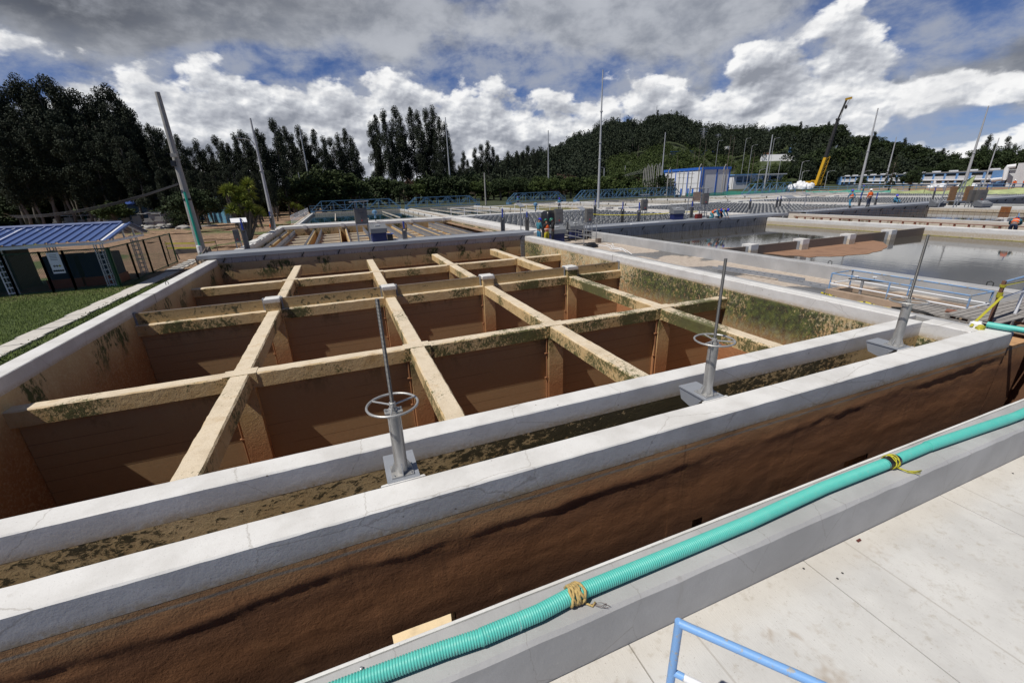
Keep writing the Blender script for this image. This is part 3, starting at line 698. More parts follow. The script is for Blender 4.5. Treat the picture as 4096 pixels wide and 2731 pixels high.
# ------------------------------------------------------------------ lamella basins
M_LAM = wear((.27, .275, .28), (.12, .12, .12), sc=3, amt=.4, rough=.8, bump=.4, hd=.01, vec='pos'); M_LAM.name = 'grey_plate_pack'
def lamella(x0, x1, lab, full=True, y1=55.6):
    e = empty('plate_basin', ((x0+x1)/2, 43, 0), label=lab, cat='basin', group='basins packed with grey plates')
    B(x0-.2, x0, 31.1, 56, -.56, 0).build('coping', M_WHITE, e)
    B(x1, x1+.35, 31.1, 58, -.56, 0.0).build('coping', M_WHITE, e)
    B(x0-.2, x1+.35, 57.0, 58.6, -.56, 0.02).build('coping', M_WHITE, e)
    for k in range(int((x1-x0)/4)):
        x = x0+1.6+k*4.1; B(x, x+.4, 56.86, 56.998, -.5, .06).build('pilaster', M_WHITE, e)
    tag(B(x0, x1, 31.1, 57, -.56, -.53).build('basin_water', M_WATERG), kind='structure')
    y = 31.5; r_ = 0
    while y < 56.6:
        m2 = MB(); x = x0+.1+(.33 if r_ % 2 else 0)+random.uniform(-.12, .12)
        while x < x1-.6:
            h = -.04+mnoise.noise(Vector((x*.7, y*.7, 0)))*.06
            a = [(x, -.53), (x+.15, h), (x+.45, h), (x+.60, -.53)]
            m2.add([(px_, y, pz) for px_, pz in a]+[(px_, y+.12, pz) for px_, pz in a], [(0, 1, 2, 3), (0, 4, 5, 1), (1, 5, 6, 2), (2, 6, 7, 3), (7, 6, 5, 4)])
            x += .66
        m2.build('plate_row', M_LAM, e); y += .8; r_ += 1
    return e
lamella(15.5, 36.6, 'basin packed with grey trapezoid plates behind the two workers at the control boxes')
lamella(40.5, 61.2, 'second basin of grey plates, behind the two standing workers')
lamella(65.4, 86, 'third basin of grey plates, right of the standing workers')
lamella(90.4, 111, 'farthest basin of grey plates, near the right edge')
tag(B(36.99, 40.2, 31, 58, -.56, -.2).build('divider_walk', M_PALE), 'pale walkway between the first and second plate basins', 'walkway')

# ------------------------------------------------------------------ clarifiers with water
def clarifier(x0, x1, y1, lab):
    e = empty('clarifier', ((x0+x1)/2, 78, 0), label=lab, cat='basin', group='long water basins under the blue bridges')
    for a, b_ in ((x0, x0+.35), (x1-.35, x1)):
        B(a, b_, 60, y1, -.5, 0.0).build('rim', M_WHITE, e)
        st = MB().box(a-.45 if a == x0 else b_+.1, a-.1 if a == x0 else b_+.45, 60, y1, -.5, -.06).build('rim', M_PALE, e)
    B(x0, x1, y1, y1+.4, -.5, .0).build('end_rim', M_PALE, e)
    B(x0, x1, 59.2, 60, -.56, .0).build('end_rim', M_WHITE, e)
    for k in range(6):
        y = 63+k*5.5; B(x1-.4, x1-.3, y, y+.25, -.3, .03).build('notch', M_DARK, e)
    tag(MB().add([(x0+.3, 60, -.45), (x1-.3, 60, -.45), (x1-.3, y1, -.45), (x0+.3, y1, -.45)], [(0, 1, 2, 3)]).build('water', M_WATERG), kind='structure')
    n_ = 4
    for k in range(1, n_):
        x = x0+(x1-x0)*k/n_
        B(x-.06, x+.06, 66, y1-4, -.3, -.12).build('weir_trough', M_PALE, e)
clarifier(-5.0, 12.9, 97, 'dark green water basin straight behind the ochre trough basin')
clarifier(14.6, 29.5, 97, 'dark water basin to the right of the dark green one, left of the weedy bed')
clarifier(39.5, 50.5, 97, 'dark water basin right of the weedy bed')
clarifier(52, 69.8, 90, 'water basin with pale double rims behind the tall central mast')
clarifier(71.8, 87, 86, 'farthest water basin with pale rims, in front of the blue and white hall')
tag(B(30, 39, 60, 96, -.56, -.3).build('weedy_bed', mat('weeds', lambda t, b: setb(t, b, t.mix(t.step(t.noise(t.pos(), .5, 6, .7), .4, .6), (.07, .09, .025), (.22, .17, .08)), .95))), kind='structure')
for k, (x0, x1) in enumerate(((88.5, 104), (106, 122))):
    tag(B(x0, x1, 60, 84, -.5, -.05).build('covered_basin', M_PALE), ('pale covered basin right of the last water basin', 'farther pale covered basin near the crane')[k], 'basin')
for k in range(5): tag(B(88, 124, 62+k*4.6, 62.5+k*4.6, -.04, .12).build('white_beam', M_WHITE), ORD[k]+' from the front of the long white beams across the pale covered basins', 'beam', 'white beams over the covered basins')

# blue bridges
def truss(x0, x1, y, h, lab, z0=.25, wy=1.8, bay=2.4):
    e = empty('truss_bridge', ((x0+x1)/2, y, 0), label=lab, cat='bridge', group='blue truss bridges over the water basins')
    n = max(4, round((x1-x0)/bay)); dx = (x1-x0)/n
    for s_ in (0, wy):
        m2 = MB()
        m2.beam((x0, y+s_, z0), (x1, y+s_, z0), .12, .12); m2.beam((x0+dx, y+s_, z0+h), (x1-dx, y+s_, z0+h), .1, .1)
        m2.beam((x0, y+s_, z0), (x0+dx, y+s_, z0+h), .12, .12); m2.beam((x1, y+s_, z0), (x1-dx, y+s_, z0+h), .12, .12)
        for k in range(1, n):
            m2.beam((x0+k*dx, y+s_, z0), (x0+k*dx, y+s_, z0+h), .08, .08)
            if k < n-1: m2.beam((x0+k*dx, y+s_, z0 if k % 2 else z0+h), (x0+(k+1)*dx, y+s_, z0+h if k % 2 else z0), .08, .08)
        m2.build('side_truss', M_TRUSS, e)
    m2 = MB()
    for k in range(1, n): m2.beam((x0+k*dx, y, z0+h), (x0+k*dx, y+wy, z0+h), .07, .07)
    m2.beam((x0+dx, y+.1, z0+h-.02), (x1-dx, y+wy-.1, z0+h-.02), .04, .04)
    m2.build('top_bracing', M_TRUSS, e)
    B(x0, x1, y+.3, y+1.3, z0-.02, z0+.03).build('deck', M_STEEL, e)
    m2 = MB()
    for k in range(0, n*2+1): m2.tube([(x0+k*dx/2, y+.25, z0), (x0+k*dx/2, y+.25, z0+1.05)], .025, 5)
    for z in (.55, 1.05): m2.tube([(x0, y+.25, z0+z), (x1, y+.25, z0+z)], .025, 5)
    m2.build('railing', M_TRUSS, e)
    for x in (x0+.4, x1-.4): B(x-.35, x+.35, y-.1, y+wy+.1, -.3, z0-.07).build('wheel_carriage', M_TRUSS, e)
    m2 = MB()
    for k in range(n): m2.beam((x0+(k+.5)*dx, y+.9, z0-.05), (x0+(k+.5)*dx, y+.9, -.5), .05, .05)
    m2.build('scraper_legs', M_TRUSS, e)
truss(-5.2, 13.0, 98.5, 1.9, 'leftmost blue truss bridge, over the dark green basin')
truss(13.9, 31, 98.0, 1.9, 'second blue truss bridge from the left')
truss(39.5, 55.5, 101.5, 2.0, 'blue truss bridge behind the weedy bed, left of the tall central mast')
truss(56.0, 89, 96.8, 2.1, 'longest blue truss bridge, right of the tall central mast')
truss(96.5, 114, 82.0, 2.3, 'rightmost pale blue truss bridge in front of the small white house')

# ------------------------------------------------------------------ foliage
def leafmat(name, c0, c1, c2):
    def fn(t, b):
        p = t.pos(); n = t.noise(p, .5, 5, .7); f = t.noise(p, 3.5, 3, .7)
        rnd = t.new('ShaderNodeObjectInfo').outputs['Random']
        c = t.ramp(t.m('ADD', t.m('MULTIPLY', n, .7), t.m('MULTIPLY', f, .3)), [(.3, c0), (.5, c1), (.7, c2)])
        c = t.mix(t.m('MULTIPLY', rnd, .4), c, tuple(x*.55 for x in c1))
        setb(t, b, c, .75); b.inputs['Specular IOR Level'].default_value = .25
    return mat(name, fn)
L_EUC = leafmat('eucalyptus_leaves', (.012, .018, .010), (.024, .034, .018), (.05, .06, .035))
L_BROAD = leafmat('broad_leaves', (.012, .022, .008), (.026, .042, .013), (.055, .075, .025))
L_BRIGHT = leafmat('bright_shrub_leaves', (.02, .035, .008), (.05, .075, .018), (.10, .125, .035))
L_RED = leafmat('dry_reddish_leaves', (.03, .02, .012), (.06, .035, .022), (.09, .06, .035))
L_FAR = leafmat('hill_leaves', (.010, .017, .010), (.020, .030, .015), (.042, .052, .026))
L_YUC = leafmat('yucca_leaves', (.09, .12, .02), (.20, .24, .04), (.34, .36, .08))
L_MID = leafmat('mid_green_leaves', (.02, .034, .010), (.042, .062, .018), (.085, .105, .035))
M_BARK = wear((.16, .13, .10), sc=3, amt=.4, rough=.9); M_BARK.name = 'bark'
M_PALEBARK = wear((.13, .115, .095), sc=3, amt=.4, rough=.9); M_PALEBARK.name = 'pale_bark'

def leaf_cloud(rng, cents, per, size, flat=.6):
    """many small leaf faces around clump centres. cents: list of (x,y,z,rx,rz)"""
    V = []; F = []; b = 0
    for (cx, cy, cz, rx, rz) in cents:
        k = max(4, int(per*rx*rx))
        d = rng.normal(size=(k, 3)); d /= np.linalg.norm(d, axis=1)[:, None]; r_ = rng.random(k)**.45
        P_ = np.stack([cx+d[:, 0]*r_*rx, cy+d[:, 1]*r_*rx, cz+d[:, 2]*r_*rz], 1)
        n = rng.normal(size=(k, 3)); n /= np.linalg.norm(n, axis=1)[:, None]
        t1 = np.cross(n, rng.normal(size=(k, 3))); t1 /= np.linalg.norm(t1, axis=1)[:, None]; t2 = np.cross(n, t1)
        s_ = (size*(.6+.9*rng.random(k)))[:, None]
        q = np.stack([P_-t1*s_, P_+t2*s_*flat, P_+t1*s_, P_-t2*s_*flat], 1).reshape(-1, 3)
        V.append(q); F.append(np.arange(k*4).reshape(-1, 4)+b); b += k*4
    return np.concatenate(V), np.concatenate(F)
def np_mesh(name, V, F, material):
    me = bpy.data.meshes.new(name); me.vertices.add(len(V)); me.vertices.foreach_set('co', V.astype(np.float32).ravel())
    me.loops.add(F.size); me.loops.foreach_set('vertex_index', F.astype(np.int32).ravel())
    me.polygons.add(len(F)); me.polygons.foreach_set('loop_start', np.arange(0, F.size, 4, dtype=np.int32))
    me.update(calc_edges=True); me.materials.append(material); return me
def tree_proto(kind, seed, leaf, bark):
    """unit-ish tree, real metres, standing at the origin. returns (trunk mesh, crown mesh, height)"""
    rng = np.random.default_rng(seed); random.seed(seed)
    tr = MB(); cents = []
    if kind == 'euc':
        H = 30; lean = [(0, 0, 0)]
        for k in range(1, 8): lean.append((mnoise.noise(Vector((k*.5, seed, 0)))*.9, mnoise.noise(Vector((k*.5, seed, 5)))*.9, H*k/7*.97))
        tr.tube(lean, [.42-.052*k for k in range(8)], 7)
        n = 34
        for k in range(n):
            u = (k+.5)/n; z = H*(.30+.70*u); w_ = (1-abs(u-.42)*1.35)*3.6
            a = rng.random()*6.28; r_ = w_*(.25+.75*rng.random()) if u < .93 else .2
            cr = (.8+rng.random()*1.15)*(1.15-.45*u)
            i = min(6, int(z/H*7)); bx, by = lean[i][0], lean[i][1]
            if rng.random() < .16 and u < .5: continue
            cents.append((bx+math.cos(a)*r_, by+math.sin(a)*r_, z, cr*1.25, cr*1.35))
            tr.tube([(bx, by, z-1.6), (bx+math.cos(a)*r_*.9, by+math.sin(a)*r_*.9, z)], [.10, .04], 4, False)
        per, size = 110, .19
    elif kind == 'broad':
        H = 12; tr.tube([(0, 0, 0), (.1, 0, 2), (.2, .1, 5), (.1, .2, 8)], [.45, .36, .25, .1], 8)
        for k in range(46):
            d = rng.normal(size=3); d /= np.linalg.norm(d); d[2] = abs(d[2])*1.0-.18
            R_ = 4.6*(.55+.5*rng.random()); c_ = (d[0]*R_, d[1]*R_, 5.4+d[2]*R_*1.25)
            cents.append((*c_, .9+rng.random()*.9, .8+rng.random()*.6))
            if k % 2 == 0: tr.tube([(.1, .1, 3.6), (c_[0]*.5, c_[1]*.5, c_[2]*.8), c_], [.14, .08, .03], 4, False)
        per, size = 70, .24
    elif kind == 'pine':
        H = 20; tr.tube([(0, 0, 0), (0, 0, H*.96)], [.4, .06], 7)
        for k in range(60):
            u = k/60; z = H*(.12+.86*u); w_ = 4.2*(1-u)**.8+.3; a = k*2.4; r_ = w_*(.35+.6*rng.random())
            cents.append((math.cos(a)*r_, math.sin(a)*r_, z, 1.0*(1-u*.6), .6))
            tr.tube([(0, 0, z+.2), (math.cos(a)*r_, math.sin(a)*r_, z)], [.07, .02], 4, False)
        per, size = 75, .25
    elif kind == 'shrub':
        H = 3
        for k in range(5): tr.tube([(0, 0, 0), (math.cos(k*1.3)*.7, math.sin(k*1.3)*.7, 1.6)], [.07, .03], 5, False)
        for k in range(16):
            d = rng.normal(size=3); d /= np.linalg.norm(d)
            cents.append((d[0]*1.25, d[1]*1.25, 1.55+d[2]*.95, .5+rng.random()*.45, .5+rng.random()*.3))
        per, size = 170, .12
    V, F = leaf_cloud(rng, cents, per, size)
    tm = bpy.data.meshes.new('trunk'); tm.from_pydata(tr.v, [], tr.f); tm.materials.append(bark); tm.shade_smooth()
    return tm, np_mesh('crown', V, F, leaf), H
PROTO = {}
def tree(kind, var, loc, height, label, group=None, name='tree', cat='tree', leaf=None, wide=1.0, bark=None):
    lf = leaf or {'euc': L_EUC, 'broad': L_BROAD, 'pine': L_BROAD, 'shrub': L_BROAD}[kind]
    key = (kind, var, lf.name)
    if key not in PROTO: PROTO[key] = tree_proto(kind, 10*var+{'euc': 1, 'broad': 2, 'pine': 3, 'shrub': 4}[kind], lf, bark or (M_PALEBARK if kind == 'euc' else M_BARK))
    tm, cm, H = PROTO[key]; s_ = height/H
    e = empty(name, loc, random.random()*6.28, label, cat, group)
    e.scale = (s_*wide, s_*wide, s_)
    for nm, me in (('trunk', tm), ('crown', cm)):
        o = bpy.data.objects.new(nm, me); COL.objects.link(o); o.parent = e
    return e
GZ = -.56
def tree_at(kind, var, px, py, D, label, group=None, gz=GZ, **kw):
    """tree whose tip was sighted at (px,py) and which stands D metres away"""
    p = at(px, py, d=D); return tree(kind, var, (p.x, p.y, gz), p.z-gz, label, group, **kw)
rt = random.Random(3)

# skyline sightings of the left eucalyptus wood
sky_l = [(-60, 335), (-25, 352), (12, 372), (40, 345), (70, 322), (105, 330), (140, 345), (178, 322), (212, 338), (248, 352), (270, 395), (296, 376), (330, 395), (357, 384), (388, 372), (423, 358), (452, 382), (480, 405), (505, 440), (525, 452), (548, 505), (587, 497), (612, 520), (640, 528), (668, 560), (705, 540), (735, 598), (760, 600), (782, 568), (812, 600), (835, 590), (857, 553), (885, 570), (910, 575), (935, 545), (960, 533), (990, 548), (1025, 518), (1050, 545), (1086, 488), (1112, 520), (1138, 508), (1165, 545), (1190, 515), (1218, 545), (1250, 520), (1290, 555), (1320, 560), (1348, 545), (1378, 516), (1402, 555), (1425, 605)]
for i, (px, py) in enumerate(sky_l):
    D = 118-px*.012+rt.uniform(-6, 6)+(18 if px > 1100 else 0)
    seg = ORD[i]+' eucalyptus from the left on the skyline of the far left wood' if px < 650 else (ORD[i-24]+' eucalyptus right of the thick pole on the skyline behind the yard' if px < 1060 else ORD[max(0, i-42)]+' eucalyptus right of the second mast on the skyline before the sky gap')
    tree_at('euc', i % 4, px, py, D, seg, 'eucalyptus '+('wood on the far left' if px < 650 else 'wood behind the yard' if px < 1060 else 'row left of the gap'), name='eucalyptus_tree', wide=.86 if px > 600 else .8)
# a second and third rank closing the wood
for k, (dx, dy, dd) in enumerate(((14, 55, 20), (-9, 120, -12), (20, 175, -20))):
    for i, (px, py) in enumerate(sky_l[::2]):
        if px > 1380 or (k and px > 1110): continue
        tree_at('euc', (i+k+1) % 4, px+dx, min(py+dy, 690), 118-px*.012+dd+rt.uniform(-3, 3)+(18 if px > 1100 else 0), 'eucalyptus standing inside the left wood behind the front row of trunks', 'eucalyptus inside the left wood', name='eucalyptus_tree', wide=1.15)
# the isolated cluster in the middle
for i, (px, py) in enumerate([(1482, 500), (1500, 462), (1535, 452), (1577, 440), (1600, 470), (1640, 432), (1668, 455), (1700, 448), (1725, 438), (1752, 470), (1778, 500), (1795, 560), (1500, 560), (1560, 540), (1620, 545), (1690, 540), (1740, 560)]):
    tree_at('euc', i % 4, px, py, 205+rt.uniform(-9, 9), (ORD[i]+' eucalyptus from the left in the isolated central cluster') if i < 12 else 'lower eucalyptus inside the isolated central cluster', 'central eucalyptus cluster', name='eucalyptus_tree', wide=.8)
for i, (px, py) in enumerate([(1852, 612), (1870, 640), (1900, 598), (1925, 585), (1948, 572), (1972, 590), (1835, 665), (1990, 625), (2030, 612), (2066, 605), (2090, 612), (2112, 590), (2135, 600), (2147, 602)]):
    tree_at('euc', i % 4, px, py, 235+rt.uniform(-10, 10), 'lower eucalyptus between the central cluster and the wooded hill', 'eucalyptus left of the hill', name='eucalyptus_tree', wide=.95)
# broad trees in front of the wood
for i, (px, py, D, w_) in enumerate([(1262, 640, 107, 1.05), (1215, 690, 106, .9), (1345, 660, 109, .95), (1400, 695, 112, .9), (1160, 715, 104, .9), (1310, 725, 108, 1.0), (1240, 760, 105, 1.0)]):
    tree_at('broad', i % 3, px, py, D, ('large dark rounded tree in front of the eucalyptus row', 'dark broad tree left of the large rounded one', 'broad tree right of the large rounded one', 'paler spreading tree beside the sky gap', 'low broad tree behind the white hut', 'low broad tree under the large rounded one', 'bushy tree behind the small yuccas')[i], name='broadleaf_tree', wide=w_*1.35, leaf=L_MID)
for i, (px, py, D) in enumerate([(150, 700, 70), (215, 690, 74), (90, 745, 68), (250, 800, 70), (30, 760, 66), (310, 812, 72), (60, 690, 80)]):
    tree_at('broad', i % 3, px, py, D*1.7, 'dark low tree at the foot of the left wood, above the near shed', 'low trees under the left wood', name='broadleaf_tree', wide=1.25)
tree_at('broad', 0, 430, 792, 92, 'pale yellow green bush above the ruined frames', name='bush', cat='bush', leaf=L_BRIGHT, wide=1.4)
for i, (px, py, D, lb) in enumerate([(745, 722, 70, 'grey green tree right behind the thick leaning pole'), (700, 800, 90, 'dark round bush left of the thick leaning pole, behind the ruins'), (800, 760, 80, 'dark bushy tree between the thick pole and the big yucca'), (690, 850, 82, 'low dark bush at the right end of the ruined frames')]):
    tree_at('broad' if i in (0, 2) else 'shrub', i % 3, px, py, D, lb, name='bush', cat='bush', wide=1.1 if i != 1 else 1.5)
# dark undergrowth closing the foot of the wood
for i in range(44):
    px = 380+i*25; D_ = (118 if px < 700 else 112 if px < 1060 else 132)+rt.uniform(-5, 5)
    tree_at('broad' if i % 2 else 'shrub', i % 3, px, 752+rt.uniform(-22, 22)-(18 if px < 600 else 0), D_, 'dark bushy undergrowth tree at the foot of the eucalyptus wood', 'undergrowth of the wood', name='undergrowth_tree', wide=1.35)
for i in range(38):
    tree_at('broad', i % 3, -70+i*21, 765+rt.uniform(-30, 25), 128+rt.uniform(-5, 9), 'dark low broad tree closing the foot of the left wood', 'low broad trees of the left wood', name='undergrowth_tree', wide=1.5)
for i in range(12):
    px = -40+i*36; tree_at('shrub', i % 3, px, 790+rt.uniform(-25, 10), 122+rt.uniform(-4, 6), 'dark undergrowth bush behind the near shed roof', 'bushes behind the near shed', name='bush', cat='bush', wide=1.3)
# low mixed trees at the foot behind the bridges
for i in range(46):
    px = 1480+i*26+rt.uniform(-8, 8); py = 715+rt.uniform(-28, 14)-(16 if 2200 < px < 2500 else 0)
    col = L_RED if i in (6, 7, 30, 41) else (L_BRIGHT if i % 5 in (1, 3) else L_BROAD)
    tree_at('broad' if i % 3 else 'shrub', i % 3, px, py, 165+rt.uniform(-10, 20), 'low green tree in the belt behind the blue bridges', 'belt of low trees behind the bridges', name='broadleaf_tree', leaf=col, wide=1.2)

# ------------------------------------------------------------------ hill
sk = [(1700, 735, 300), (1830, 700, 300), (1950, 660, 320), (2065, 632, 330), (2150, 612, 340), (2200, 590, 380), (2260, 572, 400), (2300, 556, 410), (2345, 558, 420), (2366, 545, 430), (2402, 522, 440), (2443, 507, 450), (2514, 500, 450), (2565, 512, 450),
      (2600, 490, 455), (2632, 482, 460), (2708, 484, 460), (2744, 498, 460), (2769, 516, 460), (2871, 520, 460), (2922, 526, 450), (3002, 522, 440), (3058, 532, 430), (3144, 515, 400), (3205, 512, 390), (3261, 520, 380), (3300, 515, 360), (3358, 515, 350), (3380, 548, 350), (3459, 556, 350), (3500, 556, 345), (3561, 580, 340), (3663, 590, 335), (3739, 612, 330), (3815, 622, 330), (3860, 660, 320), (3950, 672, 300), (4096, 690, 300), (4300, 690, 300)]
prof = []
for px, py, D in sk:
    p = at(px, py, d=D); prof.append((math.degrees(math.atan2(p.x, p.y)), D, max(.2, p.z+.5-(7 if D > 400 else 11))))
azs = np.array([q[0] for q in prof]); Ds = np.array([q[1] for q in prof]); Hs = np.array([q[2] for q in prof])
def hill_h(x, y):
    a = math.degrees(math.atan2(x, y)); r_ = math.hypot(x, y)
    D = float(np.interp(a, azs, Ds)); H = float(np.interp(a, azs, Hs, left=.2, right=.2))
    r0 = float(np.interp(a, [0, 38, 43, 47, 78], [185, 185, 215, 278, 300]))
    u = (r_-r0)/(D-r0)
    if u <= 0: return 0.0
    if u <= 1: h = H*(u*u*(3-2*u)*.6+.4*u)
    else: h = H*math.exp(-((u-1)*1.0)**2)
    return h+mnoise.noise(Vector((x*.02, y*.02, 0)))*4*min(1, u*3)
hv = []; hf = []; A = np.arange(4, 78.1, .75); RR_ = list(range(160, 640, 10))+[700, 800, 1000]
for a in A:
    for r_ in RR_:
        x, y = r_*math.sin(R(a)), r_*math.cos(R(a)); edge_ = min(1, (a-4)/6, (78-a)/3); hv.append((x, y, hill_h(x, y)*max(0, edge_)-.6))
nr = len(RR_)
for i in range(len(A)-1):
    for j in range(nr-1): hf.append((i*nr+j, i*nr+j+1, (i+1)*nr+j+1, (i+1)*nr+j))
def hillfn(t, b):
    p = t.pos(); n = t.noise(p, .05, 7, .65); f = t.noise(p, .6, 5, .7)
    c = t.ramp(t.m('ADD', t.m('MULTIPLY', n, .6), t.m('MULTIPLY', f, .4)), [(.35, (.014, .022, .008)), (.5, (.03, .045, .014)), (.62, (.05, .065, .02)), (.75, (.09, .085, .04))])
    setb(t, b, c, .95, f, .8, .8)
hm = MB(); hm.v = hv; hm.f = hf
tag(hm.build('hill', mat('hillside', hillfn), smooth='all'), kind='structure')
def hill_hit(px, py):
    for D in range(150, 640, 4):
        p = at(px, py, d=D)
        if p.z <= hill_h(p.x, p.y)-.6: return D
    return 330
# forest on the hill: crowns merged into one wood; the slope near the halls stays scrub
rng = np.random.default_rng(5)
def wood(name, n, cond, hr, wr, leaf, per, size, lab, rr=(150, 500)):
    cents = []
    while len(cents) < n*3:
        a = rng.uniform(11, 74); r_ = rng.uniform(*rr); x, y = r_*math.sin(R(a)), r_*math.cos(R(a)); D = np.interp(a, azs, Ds)
        if r_ > D+25 or not cond(a, r_, D): continue
        if any(a0 < a < a1 and d0 < r_ < d1 for a0, a1, d0, d1 in CLEAR): continue
        h = hill_h(x, y); 
        if h < .3 and name != 'scrub': continue
        H = rng.uniform(*hr); W = rng.uniform(*wr)
        for k in range(3):
            cents.append((x+rng.uniform(-1, 1)*W*.4, y+rng.uniform(-1, 1)*W*.4, h-.6+H*(.45+.25*k), W*(1-.22*k), H*.24))
    V, F = leaf_cloud(rng, cents, per, size, .8)
    me = np_mesh(name, V, F, leaf); o = bpy.data.objects.new(name, me); COL.objects.link(o)
    tag(o, lab, 'wood' if name != 'scrub' else 'bushes', kind='stuff'); return o
def az_of(px, py): p = at(px, py, d=300); return math.degrees(math.atan2(p.x, p.y))
d_ = hill_hit(3120, 632); CLEAR = [(az_of(3030, 620), az_of(3200, 616), d_-13, d_+1)]
d_ = hill_hit(2760, 618); CLEAR += [(az_of(2675, 614), az_of(2950, 608), d_-10, d_+3)]
def u_(a, r_, D):
    r0 = float(np.interp(a, [0, 38, 43, 47, 78], [185, 185, 215, 278, 300]))
    return (r_-r0)/(D-r0)
def is_scrub(a, r_, D): return 33 < a < 53.5 and u_(a, r_, D) < .52-abs(a-44)*.012
wood('hill_woods', 2300, lambda a, r_, D: u_(a, r_, D) > .02 and not is_scrub(a, r_, D), (7, 12), (2.2, 3.8), L_FAR, 9.5, .42, 'dark dense woods covering the hill from the central mast to the right edge')
wood('scrub', 900, lambda a, r_, D: is_scrub(a, r_, D) and u_(a, r_, D) > -.1 and rng.random() < .8, (2, 5), (1.6, 3.2), L_BRIGHT, 16, .28, 'bright green scrub on the slope above the blue and white halls')
# single trees one can tell apart on the crest
crest = [(2155, 600), (2198, 576), (2225, 572), (2297, 536), (2310, 545), (2366, 532), (2385, 510), (2402, 498), (2425, 492), (2443, 485), (2470, 480), (2500, 478), (2514, 476), (2540, 492), (2565, 503), (2596, 468), (2615, 450), (2632, 443), (2650, 452), (2668, 447), (2690, 450), (2708, 446), (2722, 455), (2735, 462), (2750, 470), (2769, 498), (2790, 506), (2820, 503), (2845, 508), (2871, 504), (2900, 508), (2922, 512), (2951, 506), (2975, 500), (3002, 502), (3030, 510), (3058, 514), (3093, 506), (3120, 495), (3144, 486), (3170, 492), (3205, 489), (3235, 494), (3261, 499), (3291, 486), (3315, 490), (3340, 484), (3358, 485), (3375, 525), (3400, 530), (3430, 528), (3459, 532), (3480, 530), (3500, 530), (3530, 540), (3561, 556), (3590, 552), (3620, 556), (3663, 563), (3700, 575), (3739, 588), (3775, 594), (3815, 598)]
for i, (px, py) in enumerate(crest):
    D = float(np.interp(px, [q[0] for q in sk], [q[2] for q in sk])); p = at(px, py, d=D-3); gz = hill_h(p.x, p.y)-.6
    h = max(6, p.z-gz); seg = 'left slope of the hill' if px < 2570 else 'rounded summit of the hill' if px < 2780 else 'long crest between summit and crane' if px < 3370 else 'falling ridge right of the crane'
    tree('euc' if i % 4 == 1 else 'broad', i % 3, (p.x, p.y, gz), h, 'dark tree breaking the skyline on the '+seg, 'trees on the '+seg, name='crest_tree', wide=1.15 if h > 14 else 1.1)
# trees left of the long hall and at the right edge
for i, (px, py, D, lb) in enumerate([(3300, 560, 306, 'dark wide tree left of the crane boom, above the white bags'), (3400, 560, 308, 'dark wide tree right behind the crane boom'), (3350, 640, 302, 'round dark tree below the crane boom'), (3590, 620, 165, 'dark conical tree in front of the long blue and white hall'), (3662, 668, 150, 'round dark tree right of the conical one, before the long hall'), (3455, 700, 205, 'small thin tree in front of the left end of the long hall'), (3500, 610, 306, 'dark tree behind the left end of the long hall'), (3440, 620, 306, 'dark round tree between the crane and the long hall')]):
    tree_at('pine' if i == 3 else 'broad', i % 3, px, py, D, lb, name='dark_tree', wide={3: 1.1, 0: 1.15, 1: 1.15}.get(i, .95))
for i, (px, py) in enumerate([(3850, 640), (3890, 636), (3925, 600), (3945, 566), (3960, 545), (3985, 575), (4015, 570), (4036, 552), (4060, 580), (4085, 568), (4110, 575), (3905, 650), (3975, 620), (4050, 620)]):
    tree_at('euc' if i % 3 else 'broad', i % 4 if i % 3 else 0, px, py, 235+rt.uniform(-8, 8), 'dark tree behind the right end of the long hall', 'trees at the right edge', name='dark_tree', wide=.9)
for i in range(30):
    px = 3140+i*32; tree_at('broad', i % 3, px, 640+rt.uniform(-20, 35), (308 if px < 3760 else 268)+rt.uniform(-5, 6), 'dark tree in the dense belt behind the long hall', 'dense belt behind the long hall', name='dark_tree', wide=1.1)

# ------------------------------------------------------------------ masts and lamps
M_POLE = wear((.42, .43, .44), sc=2, amt=.25, rough=.5, metal=.2); M_POLE.name = 'grey_pole_metal'
M_CONC = wear((.33, .32, .30), sc=2, amt=.35, rough=.85); M_CONC.name = 'pole_concrete'
def mast(px, py, D, r0, r1, label, bz=GZ, arm=None, collars=(), group=None, m=None, name='light_mast', cat='mast', flood=None):
    p = at(px, py, d=D); h = p.z-bz
    e = empty(name, (p.x, p.y, bz), 0, label, cat, group); m = m or M_POLE
    MB().tube([(0, 0, 0), (0, 0, h*.5), (0, 0, h)], [r0, (r0+r1)/2, r1], 12).build('shaft', m, e, smooth=True, local=True)
    for c_ in collars: MB().tube([(0, 0, h*c_-.06), (0, 0, h*c_+.06)], r0*.9+.03, 12).build('collar', m, e, local=True)
    if arm:
        z, dx, dy = arm; z = h*z if z < 1 else h
        L = math.hypot(dx, dy)
        MB().tube([(0, 0, z-.5), (dx*.25, dy*.25, z+.1), (dx*.6, dy*.6, z+.25), (dx, dy, z+.3)], .05, 6).build('arm', m, e, local=True)
        MB().beam((dx*.85, dy*.85, z+.28), (dx*1.25, dy*1.25, z+.33), .28, .12).build('lamp_head', M_POLE, e, local=True)
    return e
P2 = mast(628.6, 369, 34.45, .27, .13, 'thick concrete pole leaning in view at the left, with green conduit and floodlight', m=M_CONC, name='utility_pole', cat='pole')
x2, y2 = P2.location.x, P2.location.y
def on2(px, py): q = at(px, py, y=y2-.25); return q
q = at(697, 622, y=y2-.3); B(q.x-.16, q.x+.16, q.y-.15, q.y+.1, q.z-.1, q.z+.1).build('floodlight', M_CONC, P2)
q = at(700, 650, y=y2-.25); B(q.x-.2, q.x+.02, q.y-.1, q.y+.15, q.z-.22, q.z+.1).build('junction_box', M_DARK, P2)
a = at(738, 768, y=y2-.27); b_ = at(812, 1030, y=y2-.29)
